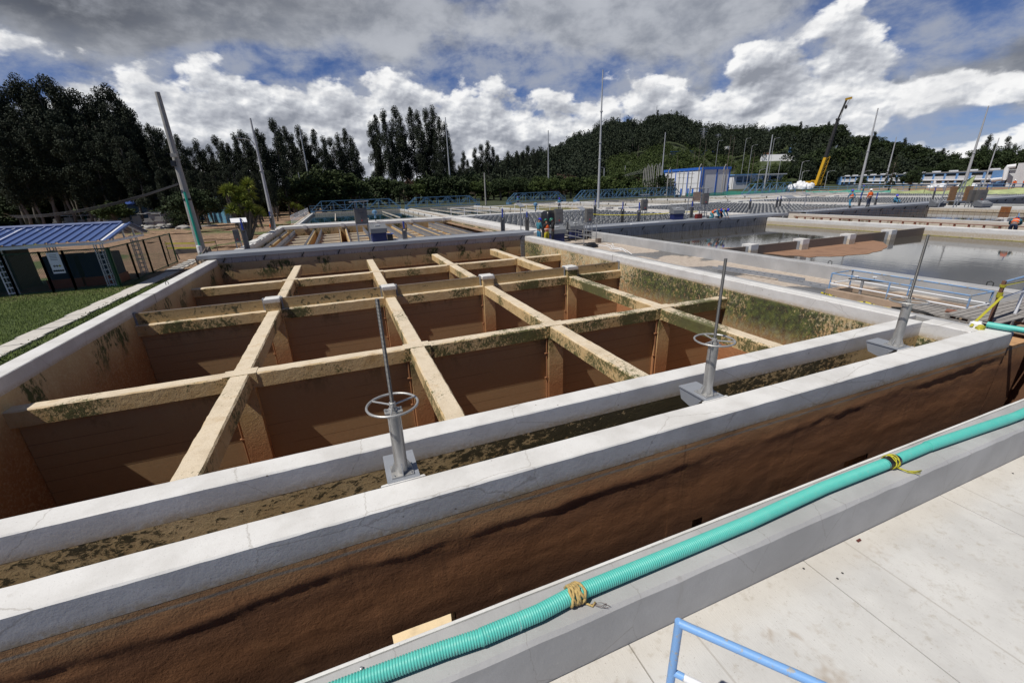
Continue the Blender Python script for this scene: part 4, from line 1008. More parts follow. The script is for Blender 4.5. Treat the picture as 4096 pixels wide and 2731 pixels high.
MB().tube([a, (a+b_)/2, (b_.x, b_.y, -.56)], .07, 8).build('green_conduit', mat('green_conduit', color=(.02, .35, .25), rough=.4), P2, smooth=True)
MB().tube([(x2, y2, 3.2), (x2, y2, 3.32)], .24, 12).build('collar', M_RUBBER, P2)
a = at(795, 985, y=y2-.3); MB().lathe([(.13, 0), (.14, .4), (.12, .45)], (a.x, a.y, a.z-.4), 10).build('white_sleeve', M_WHITEP, P2)
mast(-60, 250, 60, .22, .12, 'grey pole at the far left edge, cut by the frame, behind the blue roof').location = at(128, 915, z=GZ)
mast(1001, 473.5, 54.1, .21, .08, 'second leaning-looking mast from the left with a small lamp arm', bz=-.1, arm=(.80, -1.3, -.2), collars=(.55,))
mast(1196, 503, 112, .2, .1, 'thin mast rising in front of the eucalyptus row right of the second mast')
mast(1193, 689, 105, .14, .07, 'short pole with insulators beside the large rounded tree', collars=(.9,))
mast(1550.7, 684, 184, .22, .14, 'short pole in front of the central eucalyptus cluster', arm=(1, -1, 0))
mast(1781, 470, 174, .34, .16, 'tall mast in front of the right side of the central eucalyptus cluster')
mast(1937, 691, 118.5, .22, .15, 'leaning concrete pole left of the weedy bed', m=M_CONC)
mast(2192.9, 522, 162, .3, .15, 'tall slim mast left of the tallest central mast')
mast(2411.7, 279.6, 68.6, .20, .07, 'tallest mast in the photo, standing behind the grey plate basin', bz=0, collars=(.38, .5, .72))
mast(2417, 673, 175, .2, .13, 'lamp pole with bent top just right of the tallest mast', arm=(1, -.9, 0))
mast(2501.5, 663, 240, .2, .14, 'short pole on the wooded slope right of the bent lamp pole')
mast(2207, 715, 170, .13, .1, 'twin slim poles at the foot of the hill, left one')
mast(2215, 722, 170, .13, .1, 'twin slim poles at the foot of the hill, right one')
mast(2662, 529.6, 195, .33, .14, 'tall mast left of the blue and white block')
mast(3090.7, 539, 259, .45, .2, 'tall mast in front of the small white house, with a lamp arm half way', arm=(.40, -2.2, .6))
mast(3512.7, 433, 153.5, .36, .12, 'tall leaning-looking mast in front of the left part of the long hall', collars=(.5,), arm=(.25, 2, -.5))
mast(3586, 549, 205, .28, .12, 'thin mast behind the conical tree')
mast(3955, 423.6, 158.5, .36, .1, 'tall mast in front of the right part of the long hall', collars=(.45,))
mast(3997, 552, 185, .2, .08, 'thin mast left of the white tower at the right edge')
for i, (px, py, D, ar, lb) in enumerate([(3210, 648, 222, 1, 'street lamp left of the white bulk bags, taller of the pair'), (3211, 687, 225, 1, 'street lamp left of the white bulk bags, shorter of the pair'), (3311, 687, 225, 1, 'street lamp right of the crane'), (3039, 680, 215, 1, 'street lamp beside the small white house'),
        (3009, 583, 262, 1, 'street lamp on the scrub slope above the small white house'), (2985, 556, 300, 1, 'lamp pole on the hill terrace, rightmost'), (3124, 634, 250, 1, 'short lamp pole on the scrub slope right of the tall mast'), (3098, 555, 272, 1, 'lamp pole behind the hillside brick house'), (2874, 565, 300, 1, 'lamp pole on the hill terrace beside the pylon')]):
    q = at(px, py, d=D); mast(px, py, D, .12, .08, lb, bz=hill_h(q.x, q.y)-.6, arm=(1, 1.8, -1.0), name='street_lamp', cat='lamp')
for i, (px, py, D) in enumerate([(2532, 550, 300), (2554, 582, 290), (2804, 551, 300), (2826, 558, 300), (2925, 540, 292), (2940, 545, 292), (2920, 585, 262), (3019, 612, 232), (2938, 661, 205), (2712, 622, 230), (2781, 600, 300)]):
    q = at(px, py, d=D); mast(px, py, D, .10, .06, ('thin pole on the dark slope, left one', 'thin pole on the dark slope, lower right one', 'thin pole left of the lattice pylon', 'thin pole right of the lattice pylon', 'tall thin pole by the white tank on the terrace', 'thin pole right of the white tank', 'thin pole in the scrub below the white tank', 'thin pole in the scrub right of the blue and white block', 'dark thin pole right of the blue and white block', 'thin pole above the blue and white block', 'short thin pole at the left of the terrace wall')[i], bz=hill_h(q.x, q.y)-.6, name='pole', cat='pole', m=M_BARK)
# lattice pylons and summit antennas
def lattice(px0, py0, px1, py1, D, lab, wid=3.0, arms=True, cat='pylon', name='pylon'):
    b_ = at(px0, py0, d=D); t_ = at(px1, py1, d=D); e = empty(name, b_, 0, lab, cat); h = t_.z-b_.z; b0 = hill_h(b_.x, b_.y)-.6-b_.z
    m2 = MB(); n = 8
    for sx, sy in ((-1, -1), (1, -1), (1, 1), (-1, 1)): m2.beam((sx*wid*.5, sy*wid*.5, min(b0, 0)), (sx*wid*.08, sy*wid*.08, h), wid*.055, wid*.055)
    for k in range(n):
        w0 = wid*(.5-.42*k/n); w1 = wid*(.5-.42*(k+1)/n); z0, z1 = h*k/n, h*(k+1)/n
        for s_ in (-1, 1):
            m2.beam((-w0, s_*w0, z0), (w1, s_*w1, z1), wid*.035, wid*.035); m2.beam((w0, s_*w0, z0), (-w1, s_*w1, z1), wid*.035, wid*.035)
            m2.beam((s_*w0, -w0, z0), (s_*w1, w1, z1), wid*.035, wid*.035)
    m2.build('lattice_mast', M_POLE, e, local=True)
    if arms:
        for z in (.7, .83, .95):
            MB().beam((-wid*1.3, 0, h*z), (wid*1.3, 0, h*z), .2, .2).beam((-wid*1.3, 0, h*z), (0, 0, h*z+.9), .12, .12).beam((wid*1.3, 0, h*z), (0, 0, h*z+.9), .12, .12).build('cross_arm', M_POLE, e, local=True)
    return e
lattice(2808, 592, 2822, 513, hill_hit(2808, 596), 'steel lattice pylon with three cross arms on the hill terrace')
lattice(2868, 575, 2866, 538, hill_hit(2868, 596), 'smaller lattice pylon right of the larger one', wid=2.5)
for px, p0, p1, lb in ((2427, 497, 472, 'leftmost antenna mast on the hill shoulder'), (2444, 495, 464, 'middle antenna mast on the hill shoulder'), (2479, 490, 455, 'right antenna mast on the hill shoulder'), (2626, 450, 422, 'antenna mast on the rounded summit')):
    lattice(px, p0, px, p1, 450, lb, wid=1.1, arms=False, cat='antenna', name='antenna_mast')
# substation poles
for i, (px, py) in enumerate([(2576, 682), (2583, 676), (2590, 668), (2597, 664), (2604, 670), (2611, 664), (2618, 668), (2630, 662), (2637, 660), (2645, 666)]):
    q = at(px, py, d=165); e = empty('substation_pole', (q.x, q.y, GZ), 0, ORD[i]+' grey slim pole from the left in the substation cluster', 'pole', 'substation poles'); h = q.z-GZ
    MB().tube([(0, 0, 0), (0, 0, h)], [.17, .12], 8).build('shaft', M_CONC, e, local=True)
    MB().beam((0, 0, h), (.55*(-1)**i, .1, h+.6), .12, .12).build('bent_tip', M_CONC, e, local=True)
for i, (px, py, D) in enumerate([(2682, 672, 146), (2806, 656, 140), (2905, 657, 150)]):
    q = at(px, py, d=D); e = empty('gantry', (q.x, q.y, GZ), .2, ('peaked twin-pole gantry before the left end of the blue and white block', 'peaked twin-pole gantry before the blue corner of the block', 'peaked twin-pole gantry behind the right end of the block')[i], 'gantry', 'substation gantries'); h = q.z-GZ
    for s_ in (-1, 1):
        MB().tube([(s_*.75, 0, 0), (s_*.75, 0, h-.9)], .15, 8).build('pole', M_CONC, e, local=True)
        MB().beam((s_*.75, 0, h-.9), (0, 0, h), .14, .14).build('peak_strut', M_CONC, e, local=True)
    MB().beam((-1.3, 0, h-1.6), (1.3, 0, h-1.6), .12, .15).build('cross_arm', M_POLE, e, local=True)
for i, px in enumerate((2720, 2737, 2756, 2770)):
    q = at(px, 684, d=142); e = empty('substation_pole', (q.x, q.y, GZ), 0, ORD[i]+' thin pole with cross bars before the white wall of the block', 'pole', 'poles before the white block wall'); h = q.z-GZ
    MB().tube([(0, 0, 0), (0, 0, h)], .11, 8).build('shaft', M_CONC, e, local=True); [MB().beam((-w_, 0, h-z_), (w_, 0, h-z_), .1, .1).build('cross_bar', M_POLE, e, local=True) for w_, z_ in ((.8, .8), (.6, 1.9))]
# overhead wires towards the substation
for i in range(4):
    a = at(2250, 735-i*6, d=240); b_ = at(2590, 672+i*5, d=165); m_ = (a+b_)/2; m_.z -= 1.6
    tag(MB().tube([a, (a+m_)/2+Vector((0, 0, -.5)), m_, (b_+m_)/2+Vector((0, 0, -.5)), b_], .022, 4).build('overhead_wire', M_POLE), 'sagging overhead wire running to the substation poles', 'wire', 'overhead wires')
for i in range(4):
    a = at(715, 733+i*2, d=34); b_ = at(40+i*8, 863+i*3, d=58); m_ = a.lerp(b_, .5); m_.z -= 1.0
    pts_ = [(a*(1-u)**2+m_*2*u*(1-u)+b_*u*u) for u in (0, .15, .3, .45, .6, .75, .9, 1)]
    tag(MB().tube(pts_, .022, 5).build('cable', M_RUBBER), 'black cable drooping from the thick pole towards the left edge', 'cable', 'cables from the thick pole')
# ------------------------------------------------------------------ crane
M_YEL = wear((.62, .36, .02), sc=4, amt=.25, rough=.5); M_YEL.name = 'crane_yellow'
cb = at(3258, 746, d=233); cr = empty('mobile_crane', (cb.x, cb.y, GZ), 0, 'yellow mobile crane with long black boom raised to the right of the hill', 'crane')
b0 = at(3262, 742, d=231); b1 = at(3302, 630, d=231); b2 = at(3325, 560, d=231); b3 = at(3352, 478, d=231); b4 = at(3388, 396, d=231)
MB().beam(b0, b1, .85, 1.1).build('boom_base', M_YEL, cr)
m2 = MB(); n_ = 12; off = Vector((1.5, -.9, .3))
for k in range(n_):
    p, q = b0.lerp(b1, k/n_), b0.lerp(b1, (k+1)/n_); m2.beam(p+off, q+off, .12, .12); m2.beam(p+off*(.3 if k % 2 else 1), q+off*(1 if k % 2 else .3), .1, .1)
m2.build('jib_lattice', M_YEL, cr)
M_BOOM = mat('boom_black', color=(.03, .028, .025), rough=.5)
for p, q, w_ in ((b1, b2, .95), (b2, b3, .8), (b3, b4, .65)): MB().beam(p, q, w_, w_).build('boom_section', M_BOOM, cr)
for p in (b2, b3): MB().beam(p-(b4-b1).normalized()*.3, p+(b4-b1).normalized()*.3, 1.15, 1.15).build('boom_collar', M_BOOM, cr)
MB().beam(b4-Vector((.6, 0, .2)), b4+Vector((1.6, -.6, .3)), .7, .8).build('boom_head', M_YEL, cr)
hk_ = at(3385, 423, d=231)
MB().tube([b4+Vector((1.2, -.5, -.2)), hk_], .06, 5).build('hoist_rope', M_BOOM, cr); MB().lathe([(.15, 0), (.45, .3), (.45, 1.1), (.1, 1.5)], (hk_.x, hk_.y, hk_.z-1.2), 8).build('hook_block', M_BOOM, cr)
MB().tube([b4, b1+Vector((1.2, 0, 0))], .06, 5).build('stay_rope', M_BOOM, cr)
bx = empty_loc = cb
MB().box(cb.x-5, cb.x+5, cb.y-1.4, cb.y+1.4, .3, 1.3).box(cb.x-4.6, cb.x-2.6, cb.y-1.3, cb.y+1.3, 1.3, 2.4).build('chassis', M_YEL, cr)
MB().box(cb.x-1.2, cb.x+2.6, cb.y-1.2, cb.y+1.2, 1.3, 2.7).build('cab_and_counterweight', M_YEL, cr)
for k in range(4):
    for s_ in (-1, 1): MB().tube([(cb.x-3.6+k*2.4, cb.y+s_*1.45, .1), (cb.x-3.6+k*2.4, cb.y+s_*1.1, .1)], .6, 12).build('wheel', M_RUBBER, cr)
# ------------------------------------------------------------------ buildings
M_BW = wear((.72, .73, .75), sc=.6, amt=.12, rough=.7, vec='pos'); M_BW.name = 'white_wall_paint'
M_BB = mat('royal_blue_trim', color=(.03, .13, .50), rough=.5); M_LB = mat('light_blue_trim', color=(.16, .33, .62), rough=.5)
M_GLASS = mat('dark_window_glass', color=(.02, .025, .03), rough=.12)
blk = empty('white_block', (110, 116, GZ), label='white windowless block with royal blue edges and roof line beside the substation', cat='building')
B(106.4, 117.6, 107.5, 124.7, GZ, 7.0).build('wall', M_BW, blk)
B(106.2, 117.8, 107.3, 124.9, 6.95, 7.7).build('roof_fascia', M_BB, blk)
B(106.22, 107.0, 107.32, 108.1, GZ, 6.95).build('corner_stripe', M_BB, blk)
for x in (112.0, 117.2): B(x, x+.5, 107.42, 107.5, GZ, 6.95).build('blue_stripe', M_BB, blk)
for y in (113.4, 118.9, 124.3): B(106.32, 106.4, y, y+.35, GZ, 6.95).build('blue_stripe', M_BB, blk)
B(106.36, 106.4, 107.5, 124.7, 3.1, 3.18).build('panel_joint', M_POLE, blk)
for y in (110.5, 112.5, 115.6): B(106.33, 106.4, y, y+.7, GZ, 1.6).build('blue_door', M_BB, blk)
B(106.34, 106.4, 122.6, 123.4, 5.2, 6.3).build('small_window', M_GLASS, blk)
hs = empty('white_house', (210, 175, GZ), label='small white house with pale blue flat roof edge and barred windows, beside trees', cat='building')
B(192.5, 208, 173, 184, GZ, 6.2).build('wall', M_BW, hs); B(208.2, 231, 175, 184, GZ, 6.0).build('wall', M_BW, hs)
B(192, 208.5, 172.4, 184.3, 6.2, 6.7).build('roof', M_LB, hs); B(208.6, 232, 173.6, 184.3, 6.05, 6.6).build('roof', M_BW, hs)
for x in (194.5, 199.6):
    f = B(x, x+4.2, 172.92, 173.02, 2.6, 5.6).build('window', M_GLASS, hs)
    m2 = MB()
    for k in range(6): m2.box(x+k*.8, x+k*.8+.12, 172.86, 172.92, 2.6, 5.6)
    for z in (2.55, 4.1, 5.5): m2.box(x-.1, x+4.3, 172.84, 172.9, z, z+.15)
    m2.build('window_bars', M_LB, f)
for x in (216.0, 221.6): B(x, x+4.4, 174.9, 175.0, 3.6, 5.4).build('window', M_GLASS, hs)
for x in (214.9, 220.8, 226.4): B(x, x+.5, 174.85, 175.0, 1.5, 6.0).build('blue_stripe', M_LB, hs)
# the long hall
A0, A1 = Vector((246.5, 155.6)), Vector((173.7, 65.1)); Lh = (A1-A0).length; ah = math.atan2((A1-A0).y, (A1-A0).x)
hall = empty('long_hall', (A0.x, A0.y, GZ), ah, 'long low white hall with light blue roof band and pilasters, right of the crane', 'building')
def HB(name, a, b_, y0, y1, z0, z1, m, par=None): return MB().box(a*Lh, b_*Lh, y0, y1, z0, z1).build(name, m, par or hall, local=True)
# local +y points away from the camera after the turn, so the front is at y = 0
HB('wall', 0, 1, .4, 14, 0, 4.2, M_BW)
HB('roof', -.005, 1.003, -.2, 14.5, 4.2, 4.55, M_POLE)
for nm, z0, z1, m in (('roof_band', 3.95, 4.25, M_LB), ('window_strip', 3.2, 3.95, M_GLASS), ('panel_band', 2.05, 3.2, M_BW), ('lower_window_strip', 1.15, 2.05, M_GLASS)): HB(nm, 0, 1, .0, .4, z0, z1, m)
for k in range(19): HB('pilaster', .02+k*.053, .02+k*.053+.008, -.12, 0, .3, 3.97, M_LB)
HB('end_block', 0, .045, -.3, .0, 0, 4.3, M_LB)
HB('end_block', .955, 1.0, -.3, .0, 0, 4.3, M_LB)
for k in range(12): MB().box(Lh*(.04+k*.08), Lh*(.04+k*.08)+1.0, 1, 3, 4.5, 4.95).build('roof_vent', M_BW, hall, local=True)
MB().tube([(Lh*.06, -.7, 1.9), (Lh*.98, -.7, 2.0)], .24, 8).build('duct', M_BW, hall, local=True)
MB().tube([(Lh*.2, -1.1, .8), (Lh*.98, -1.1, .9)], .16, 8).build('duct', M_BW, hall, local=True)
for k in (.5, .74): MB().tube([(Lh*k, -.7, 1.1), (Lh*k, -.7, 2.1)], .45, 8).build('duct_drop', M_BW, hall, local=True)
tw = empty('white_tower', (172, 61, GZ), label='tall white box shaped tower with a big bent duct, at the right edge', cat='building')
a, b_ = at(4046, 735, d=183), at(4150, 735, d=176)
dv = (b_-a).normalized(); nv = Vector((-dv.y, dv.x, 0)); nv = -nv if nv.dot(a) < 0 else nv
MB().prism([(a.x, a.y), (b_.x, b_.y), (b_.x+nv.x*6, b_.y+nv.y*6), (a.x+nv.x*6, a.y+nv.y*6)], GZ, 5.4).build('wall', M_BW, tw)
q = at(4030, 668, d=184); q2 = at(4018, 715, d=184); q3 = at(4064, 664, d=184)
MB().tube([q3, q, (q.x, q.y, q.z-.4), q2, (q2.x+2, q2.y+3, q2.z-.3)], .55, 10).build('bent_duct', M_BW, tw, smooth=True)
# hillside terrace, house, retaining wall
def wallrun(pa, pb, D, h, m, name, lab, cat='wall', th=.8, drop=16):
    a, b_ = at(*pa, d=hill_hit(pa[0], pa[1]+drop)-1), at(*pb, d=hill_hit(pb[0], pb[1]+drop)-1); dv = (b_-a); nv = Vector((-dv.y, dv.x, 0)).normalized(); nv = -nv if nv.dot(a) < 0 else nv
    e = empty(name, a, 0, lab, cat); vs = []
    for p in (a, b_): vs += [p, p+nv*th, p+Vector((0, 0, -h)), p+nv*th+Vector((0, 0, -h))]
    MB().add(vs, [(0, 4, 5, 1), (2, 3, 7, 6), (0, 2, 6, 4), (1, 5, 7, 3), (0, 1, 3, 2), (4, 6, 7, 5)]).build('wall', m, e); return e, a, b_
HT_ = hill_hit(2760, 618)
e, a, b_ = wallrun((2683, 614), (2830, 608), HT_-2, 7, M_CONC, 'terrace_wall', 'stained concrete terrace wall with a blue railing on the scrub slope')
MB().beam(a+Vector((0, 0, .9)), b_+Vector((0, 0, .9)), .25, .5).build('railing', M_TRUSS, e)
e, a, b_ = wallrun((3044, 620), (3190, 616), hill_hit(3120, 632)-1, 7, M_BW, 'retaining_wall', 'white retaining wall on the slope behind the small white house', drop=30)
hh = at(3062, 612, d=hill_hit(3062, 626)+2); e = empty('brick_house', (hh.x, hh.y, hh.z), .6, 'small brick house with grey roof above the white retaining wall', 'house')
MB().box(-4, 4, -3, 3, -6, 1.2).build('wall', mat('brick', color=(.22, .09, .06), rough=.9), e, local=True)
MB().prism([(-4.6, -3.4), (4.6, -3.4), (4.6, 3.4), (-4.6, 3.4)], 1.2, 1.6).build('roof', M_CONC, e, local=True)
q = at(3162, 604, d=hill_hit(3162, 622)); tag(MB().lathe([(1.1, -1), (1.1, 1.8), (.8, 2.0)], q, 12).build('water_tank', M_LB), 'pale blue water drum on the hillside retaining wall', 'tank')
q = at(2910, 597, d=hill_hit(2910, 625)); e = empty('elevated_tank', q, 0, 'white square tank on a thin leg at the hill terrace', 'tank')
MB().box(-1.8, 1.8, -1.5, 1.5, -.4, 1.8).build('tank_body', M_BW, e, local=True); MB().tube([(0, 0, -.4), (0, 0, -8)], .3, 8).build('leg', M_POLE, e, local=True)
# vehicles: built once at real size
def car(label, col, loc, rz, van=False, sc=1.0, group=None):
    e = empty('parked_van' if van else 'parked_car', loc, rz, label, 'van' if van else 'car', group)
    m = mat('vehicle_paint', color=col, rough=.3)
    L, H = (5.2, 2.2) if van else (4.3, 1.42)
    prof = [(-L/2, .35), (-L/2, .95), (-L/2+.15, H*.97), (L*.22, H), (L*.36, 1.05), (L/2-.05, .85), (L/2, .35)] if van else [(-L/2, .35), (-L/2, .85), (-L*.36, .95), (-L*.24, H), (L*.12, H), (L*.27, .95), (L/2-.05, .8), (L/2, .35)]
    vs = [(x, -.85, z) for x, z in prof]+[(x, .85, z) for x, z in prof]; n = len(prof)
    MB().add(vs, [tuple(range(n)), tuple(reversed(range(n, 2*n)))]+[(i, n+i, n+(i+1) % n, (i+1) % n) for i in range(n)]).build('body', m, e, local=True)
    z0 = .98 if not van else 1.15
    for s_ in (-1, 1): MB().box(-L*.28, L*.14, s_*.86-.01, s_*.86+.01, z0, H-.12).build('side_window', M_GLASS, e, local=True)
    MB().box(L*.2, L*.23, -.7, .7, z0, H-.15).build('windscreen', M_GLASS, e, local=True)
    for x in (-L*.3, L*.3):
        for s_ in (-1, 1): MB().tube([(x, s_*.88, .32), (x, s_*.66, .32)], .33, 14).build('wheel', M_RUBBER, e, local=True)
    for s_ in (-1, 1): MB().box(L/2-.06, L/2+.01, s_*.6-.15, s_*.6+.15, .6, .75).build('headlight', M_BW, e, local=True)
    return e
q = at(1062, 849, z=GZ); car('silver car parked on the dirt road in front of the white van', (.5, .5, .52), (q.x, q.y, GZ), -1.9)
q = at(1078, 845, z=GZ); car('white van parked behind the silver car on the dirt road', (.7, .7, .7), (q.x+.6, q.y+3.5, GZ), -1.9, True)
for i, (px, py, cl, lb) in enumerate([(2855, 606, (.03, .06, .2), 'dark blue car on the hill terrace, left one'), (2885, 604, (.03, .06, .25), 'dark blue van on the hill terrace beside the white tank'), (2932, 606, (.7, .7, .7), 'white car on the hill terrace right of the white tank')]):
    q = at(px, py, d=hill_hit(px, py+8)); car(lb, cl, (q.x, q.y, q.z-1.0), .5, i == 1)
# white hut, blue roofed sheds, net fences, ruin
q = at(1110, 848, z=GZ); e = empty('site_hut', (q.x+2, q.y+1, GZ), .1, 'small white and grey site hut beside the parked van', 'hut')
MB().box(-3.2, 3.2, -1.5, 1.5, 0, 2.5).build('wall', M_CONC, e, local=True); MB().box(-3.5, 3.5, -1.9, 1.9, 2.5, 2.65).build('roof', M_STEEL, e, local=True)
MB().box(-.2, 1.1, -1.55, -1.5, 0, 2.1).build('door', M_BW, e, local=True); MB().box(-2.6, -1.2, -1.55, -1.5, 1.0, 1.9).build('window', M_GLASS, e, local=True)
M_BROOF = painted('blue_sheet_roof', (.045, .09, .30), (.25, .27, .3), .72, 1.5, .35)
for i, (pa, pb, D, lb) in enumerate([((478, 806), (700, 806), 97, 'long low shed with blue roof behind the ruined frames'), ((820, 800), (912, 797), 97, 'small shed with blue corrugated roof left of the big yucca')]):
    a, b_ = at(*pa, d=D), at(*pb, d=D); e = empty('blue_roof_shed', (a.x, a.y, GZ), 0, lb, 'shed')
    zt = a.z+.3; MB().add([(a.x, a.y, zt-.9), (b_.x, b_.y, zt-.9), (b_.x+.3, b_.y+3, zt+.3), (a.x+.3, a.y+3, zt+.3), (a.x, a.y, zt-1.0), (b_.x, b_.y, zt-1.0), (b_.x+.3, b_.y+3, zt+.2), (a.x+.3, a.y+3, zt+.2)], [(0, 1, 2, 3), (7, 6, 5, 4), (0, 4, 5, 1), (1, 5, 6, 2), (2, 6, 7, 3), (3, 7, 4, 0)]).build('roof', M_BROOF, e)
    MB().add([(a.x+.2, a.y+.4, GZ), (b_.x-.2, b_.y+.4, GZ), (b_.x-.2, b_.y+.4, zt-.85), (a.x+.2, a.y+.4, zt-.85), (a.x+.2, a.y+2.6, GZ), (b_.x-.2, b_.y+2.6, GZ), (b_.x-.2, b_.y+2.6, zt-.1), (a.x+.2, a.y+2.6, zt-.1)], [(0, 1, 2, 3), (7, 6, 5, 4), (1, 5, 6, 2), (4, 0, 3, 7), (3, 2, 6, 7)]).build('wall', mat('pale_blue_wall', color=(.2, .32, .38), rough=.8), e)
def netm(name, col, alpha=.62):
    def fn(t, b):
        p = t.pos(); n = t.noise(t.scale(p, (1, 1, 2.5)), 1.2, 4, .6)
        b.inputs['Alpha'].default_value = alpha; setb(t, b, t.mix(n, col, tuple(min(1, c*1.9) for c in col)), .7, n, .5, .1)
    return mat(name, fn)
M_NETB = netm('blue_net', (.10, .26, .38)); M_NETG = netm('green_net', (.03, .22, .17), .8); M_PLY = netm('yellow_plastic_sheet', (.42, .47, .22), .93)
def net(pts_, h, m, lab, seg=10, sag=.25, group=None, post=True):
    """loose netting hung between posts; pts_ are ground points"""
    e = empty('net_fence', (*pts_[0][:2], GZ), 0, lab, 'fence', group); V = []; Fc = []; cols = 0
    for k in range(len(pts_)-1):
        a, b_ = Vector(pts_[k]), Vector(pts_[k+1])
        for i in range(seg+(1 if k == len(pts_)-2 else 0)):
            u = i/seg; p = a.lerp(b_, u); s_ = math.sin(math.pi*u)*sag*h; w_ = mnoise.noise(Vector((p.x*.7, p.y*.7, 0)))*.25
            hh_ = h*(1+mnoise.noise(Vector((p.x*.3, p.y*.3, 7)))*.3)
            for j in range(4): V.append((p.x+w_*(j/3), p.y+w_*.6, GZ+(hh_-s_)*j/3))
            cols += 1
    for c_ in range(cols-1):
        for j in range(3): Fc.append((c_*4+j, (c_+1)*4+j, (c_+1)*4+j+1, c_*4+j+1))
    MB().add(V, Fc).build('netting', m, e, smooth='all')
    if post:
        for p in pts_: MB().beam((p[0], p[1], GZ), (p[0]+.05, p[1], GZ+h*1.12), .08, .08).build('post', M_BARK, e)
    return e
def gp(px, py): q = at(px, py, z=GZ); return (q.x, q.y, 0)
net([gp(755, 885), gp(845, 888), gp(911, 894), gp(948, 885)], 2.0, M_NETB, 'blue and green netting hung on posts left of the big yucca')
net([gp(195, 905), gp(330, 900), gp(480, 897), gp(640, 893)], 1.7, M_NETG, 'green netting behind the ruined concrete frames')
e = empty('ruined_frame', (*gp(430, 912)[:2], GZ), 0, 'row of broken grey concrete piers carrying a bare pitched roof frame', 'ruin')
prev = None
for i in range(10):
    px = 250+i*45; q = Vector(gp(px, 912-i*.6)); hh_ = 1.5+.25*math.sin(i*2.1)
    MB().prism([(q.x-.75, q.y-.2), (q.x+.35, q.y-.2), (q.x+.35, q.y+.4), (q.x-.75, q.y+.4)], GZ, GZ+hh_).box(q.x-.95, q.x+.5, q.y-.25, q.y+.45, GZ+hh_*.55, GZ+hh_*.68).build('pier', M_CONC, e)
    if prev is not None:
        MB().beam((prev.x, prev.y, GZ+2.0), (q.x, q.y, GZ+2.0), .08, .08).beam((prev.x, prev.y+2.4, GZ+2.5), (q.x, q.y+2.4, GZ+2.5), .08, .08).beam((q.x, q.y, GZ+2.0), (q.x, q.y+2.4, GZ+2.5), .07, .07).beam((q.x, q.y, GZ), (q.x, q.y, GZ+2.0), .07, .07).build('roof_frame', M_POLE, e)
    prev = q
q = Vector(gp(655, 905)); B(q.x-1.6, q.x+1.2, q.y, q.y+1.6, GZ, GZ+2.1).build('pier', M_CONC, e); B(q.x-1.9, q.x+1.4, q.y-.3, q.y+2, GZ+2.1, GZ+2.2).build('roof_sheet', M_STEEL, e)
a, b_ = Vector(gp(775, 868)), Vector(gp(888, 866)); e = empty('brick_stack', (a.x, a.y, GZ), 0, 'long low stack of brown bricks behind the blue netting', 'stack')
MB().prism([(a.x, a.y), (b_.x, b_.y), (b_.x, b_.y+2), (a.x, a.y+2)], GZ, GZ+1.5).build('bricks', mat('bricks', lambda t, b: setb(t, b, t.mix(t.noise(t.pos(), 1.2, 5, .7), (.10, .055, .04), (.2, .12, .09)), .95)), e)

# ------------------------------------------------------------------ people
M_SKIN = mat('skin', color=(.24, .13, .08), rough=.55)
def cloth(name, col): return mat(name, lambda t, b: setb(t, b, t.mix(t.noise(t.obj(), 9, 4, .6), col, tuple(c*.6 for c in col)), .85, t.noise(t.obj(), 14, 3), .5, .01))
C_BLUE = cloth('blue_overall', (.05, .22, .36)); C_DKBLUE = cloth('navy_cloth', (.02, .035, .08)); C_OR = cloth('orange_vest', (.85, .14, .02)); C_YEL = cloth('yellow_trousers', (.5, .42, .02))
C_TEAL = cloth('teal_shirt', (.04, .2, .26)); C_DARK = cloth('dark_jacket', (.02, .02, .023)); C_BOOT = mat('boot_rubber', color=(.012, .012, .012), rough=.5); C_REF = mat('reflective_band', color=(.6, .6, .58), rough=.4)
H_BLUE = mat('blue_helmet', color=(.03, .03, .5), rough=.3); H_WHITE = mat('white_helmet', color=(.8, .8, .8), rough=.3); H_GREEN = mat('green_helmet', color=(.01, .12, .08), rough=.3)
def skin_mesh(name, chains, m, parent, lv=1):
    """chains: dict joint -> (pos, radius); edges"""
    J, Eg = chains; names = list(J); idx = {n: i for i, n in enumerate(names)}
    me = bpy.data.meshes.new(name); me.from_pydata([J[n][0] for n in names], [(idx[a], idx[b]) for a, b in Eg], [])
    o = bpy.data.objects.new(name, me); COL.objects.link(o); o.parent = parent; me.materials.append(m)
    md = o.modifiers.new('skin', 'SKIN'); md.use_smooth_shade = True
    for i, n in enumerate(names):
        r_ = J[n][1]; r_ = r_ if isinstance(r_, tuple) else (r_, r_)
        me.skin_vertices[0].data[i].radius = r_
    me.skin_vertices[0].data[0].use_root = True
    s_ = o.modifiers.new('sub', 'SUBSURF'); s_.levels = lv; s_.render_levels = lv
    return o
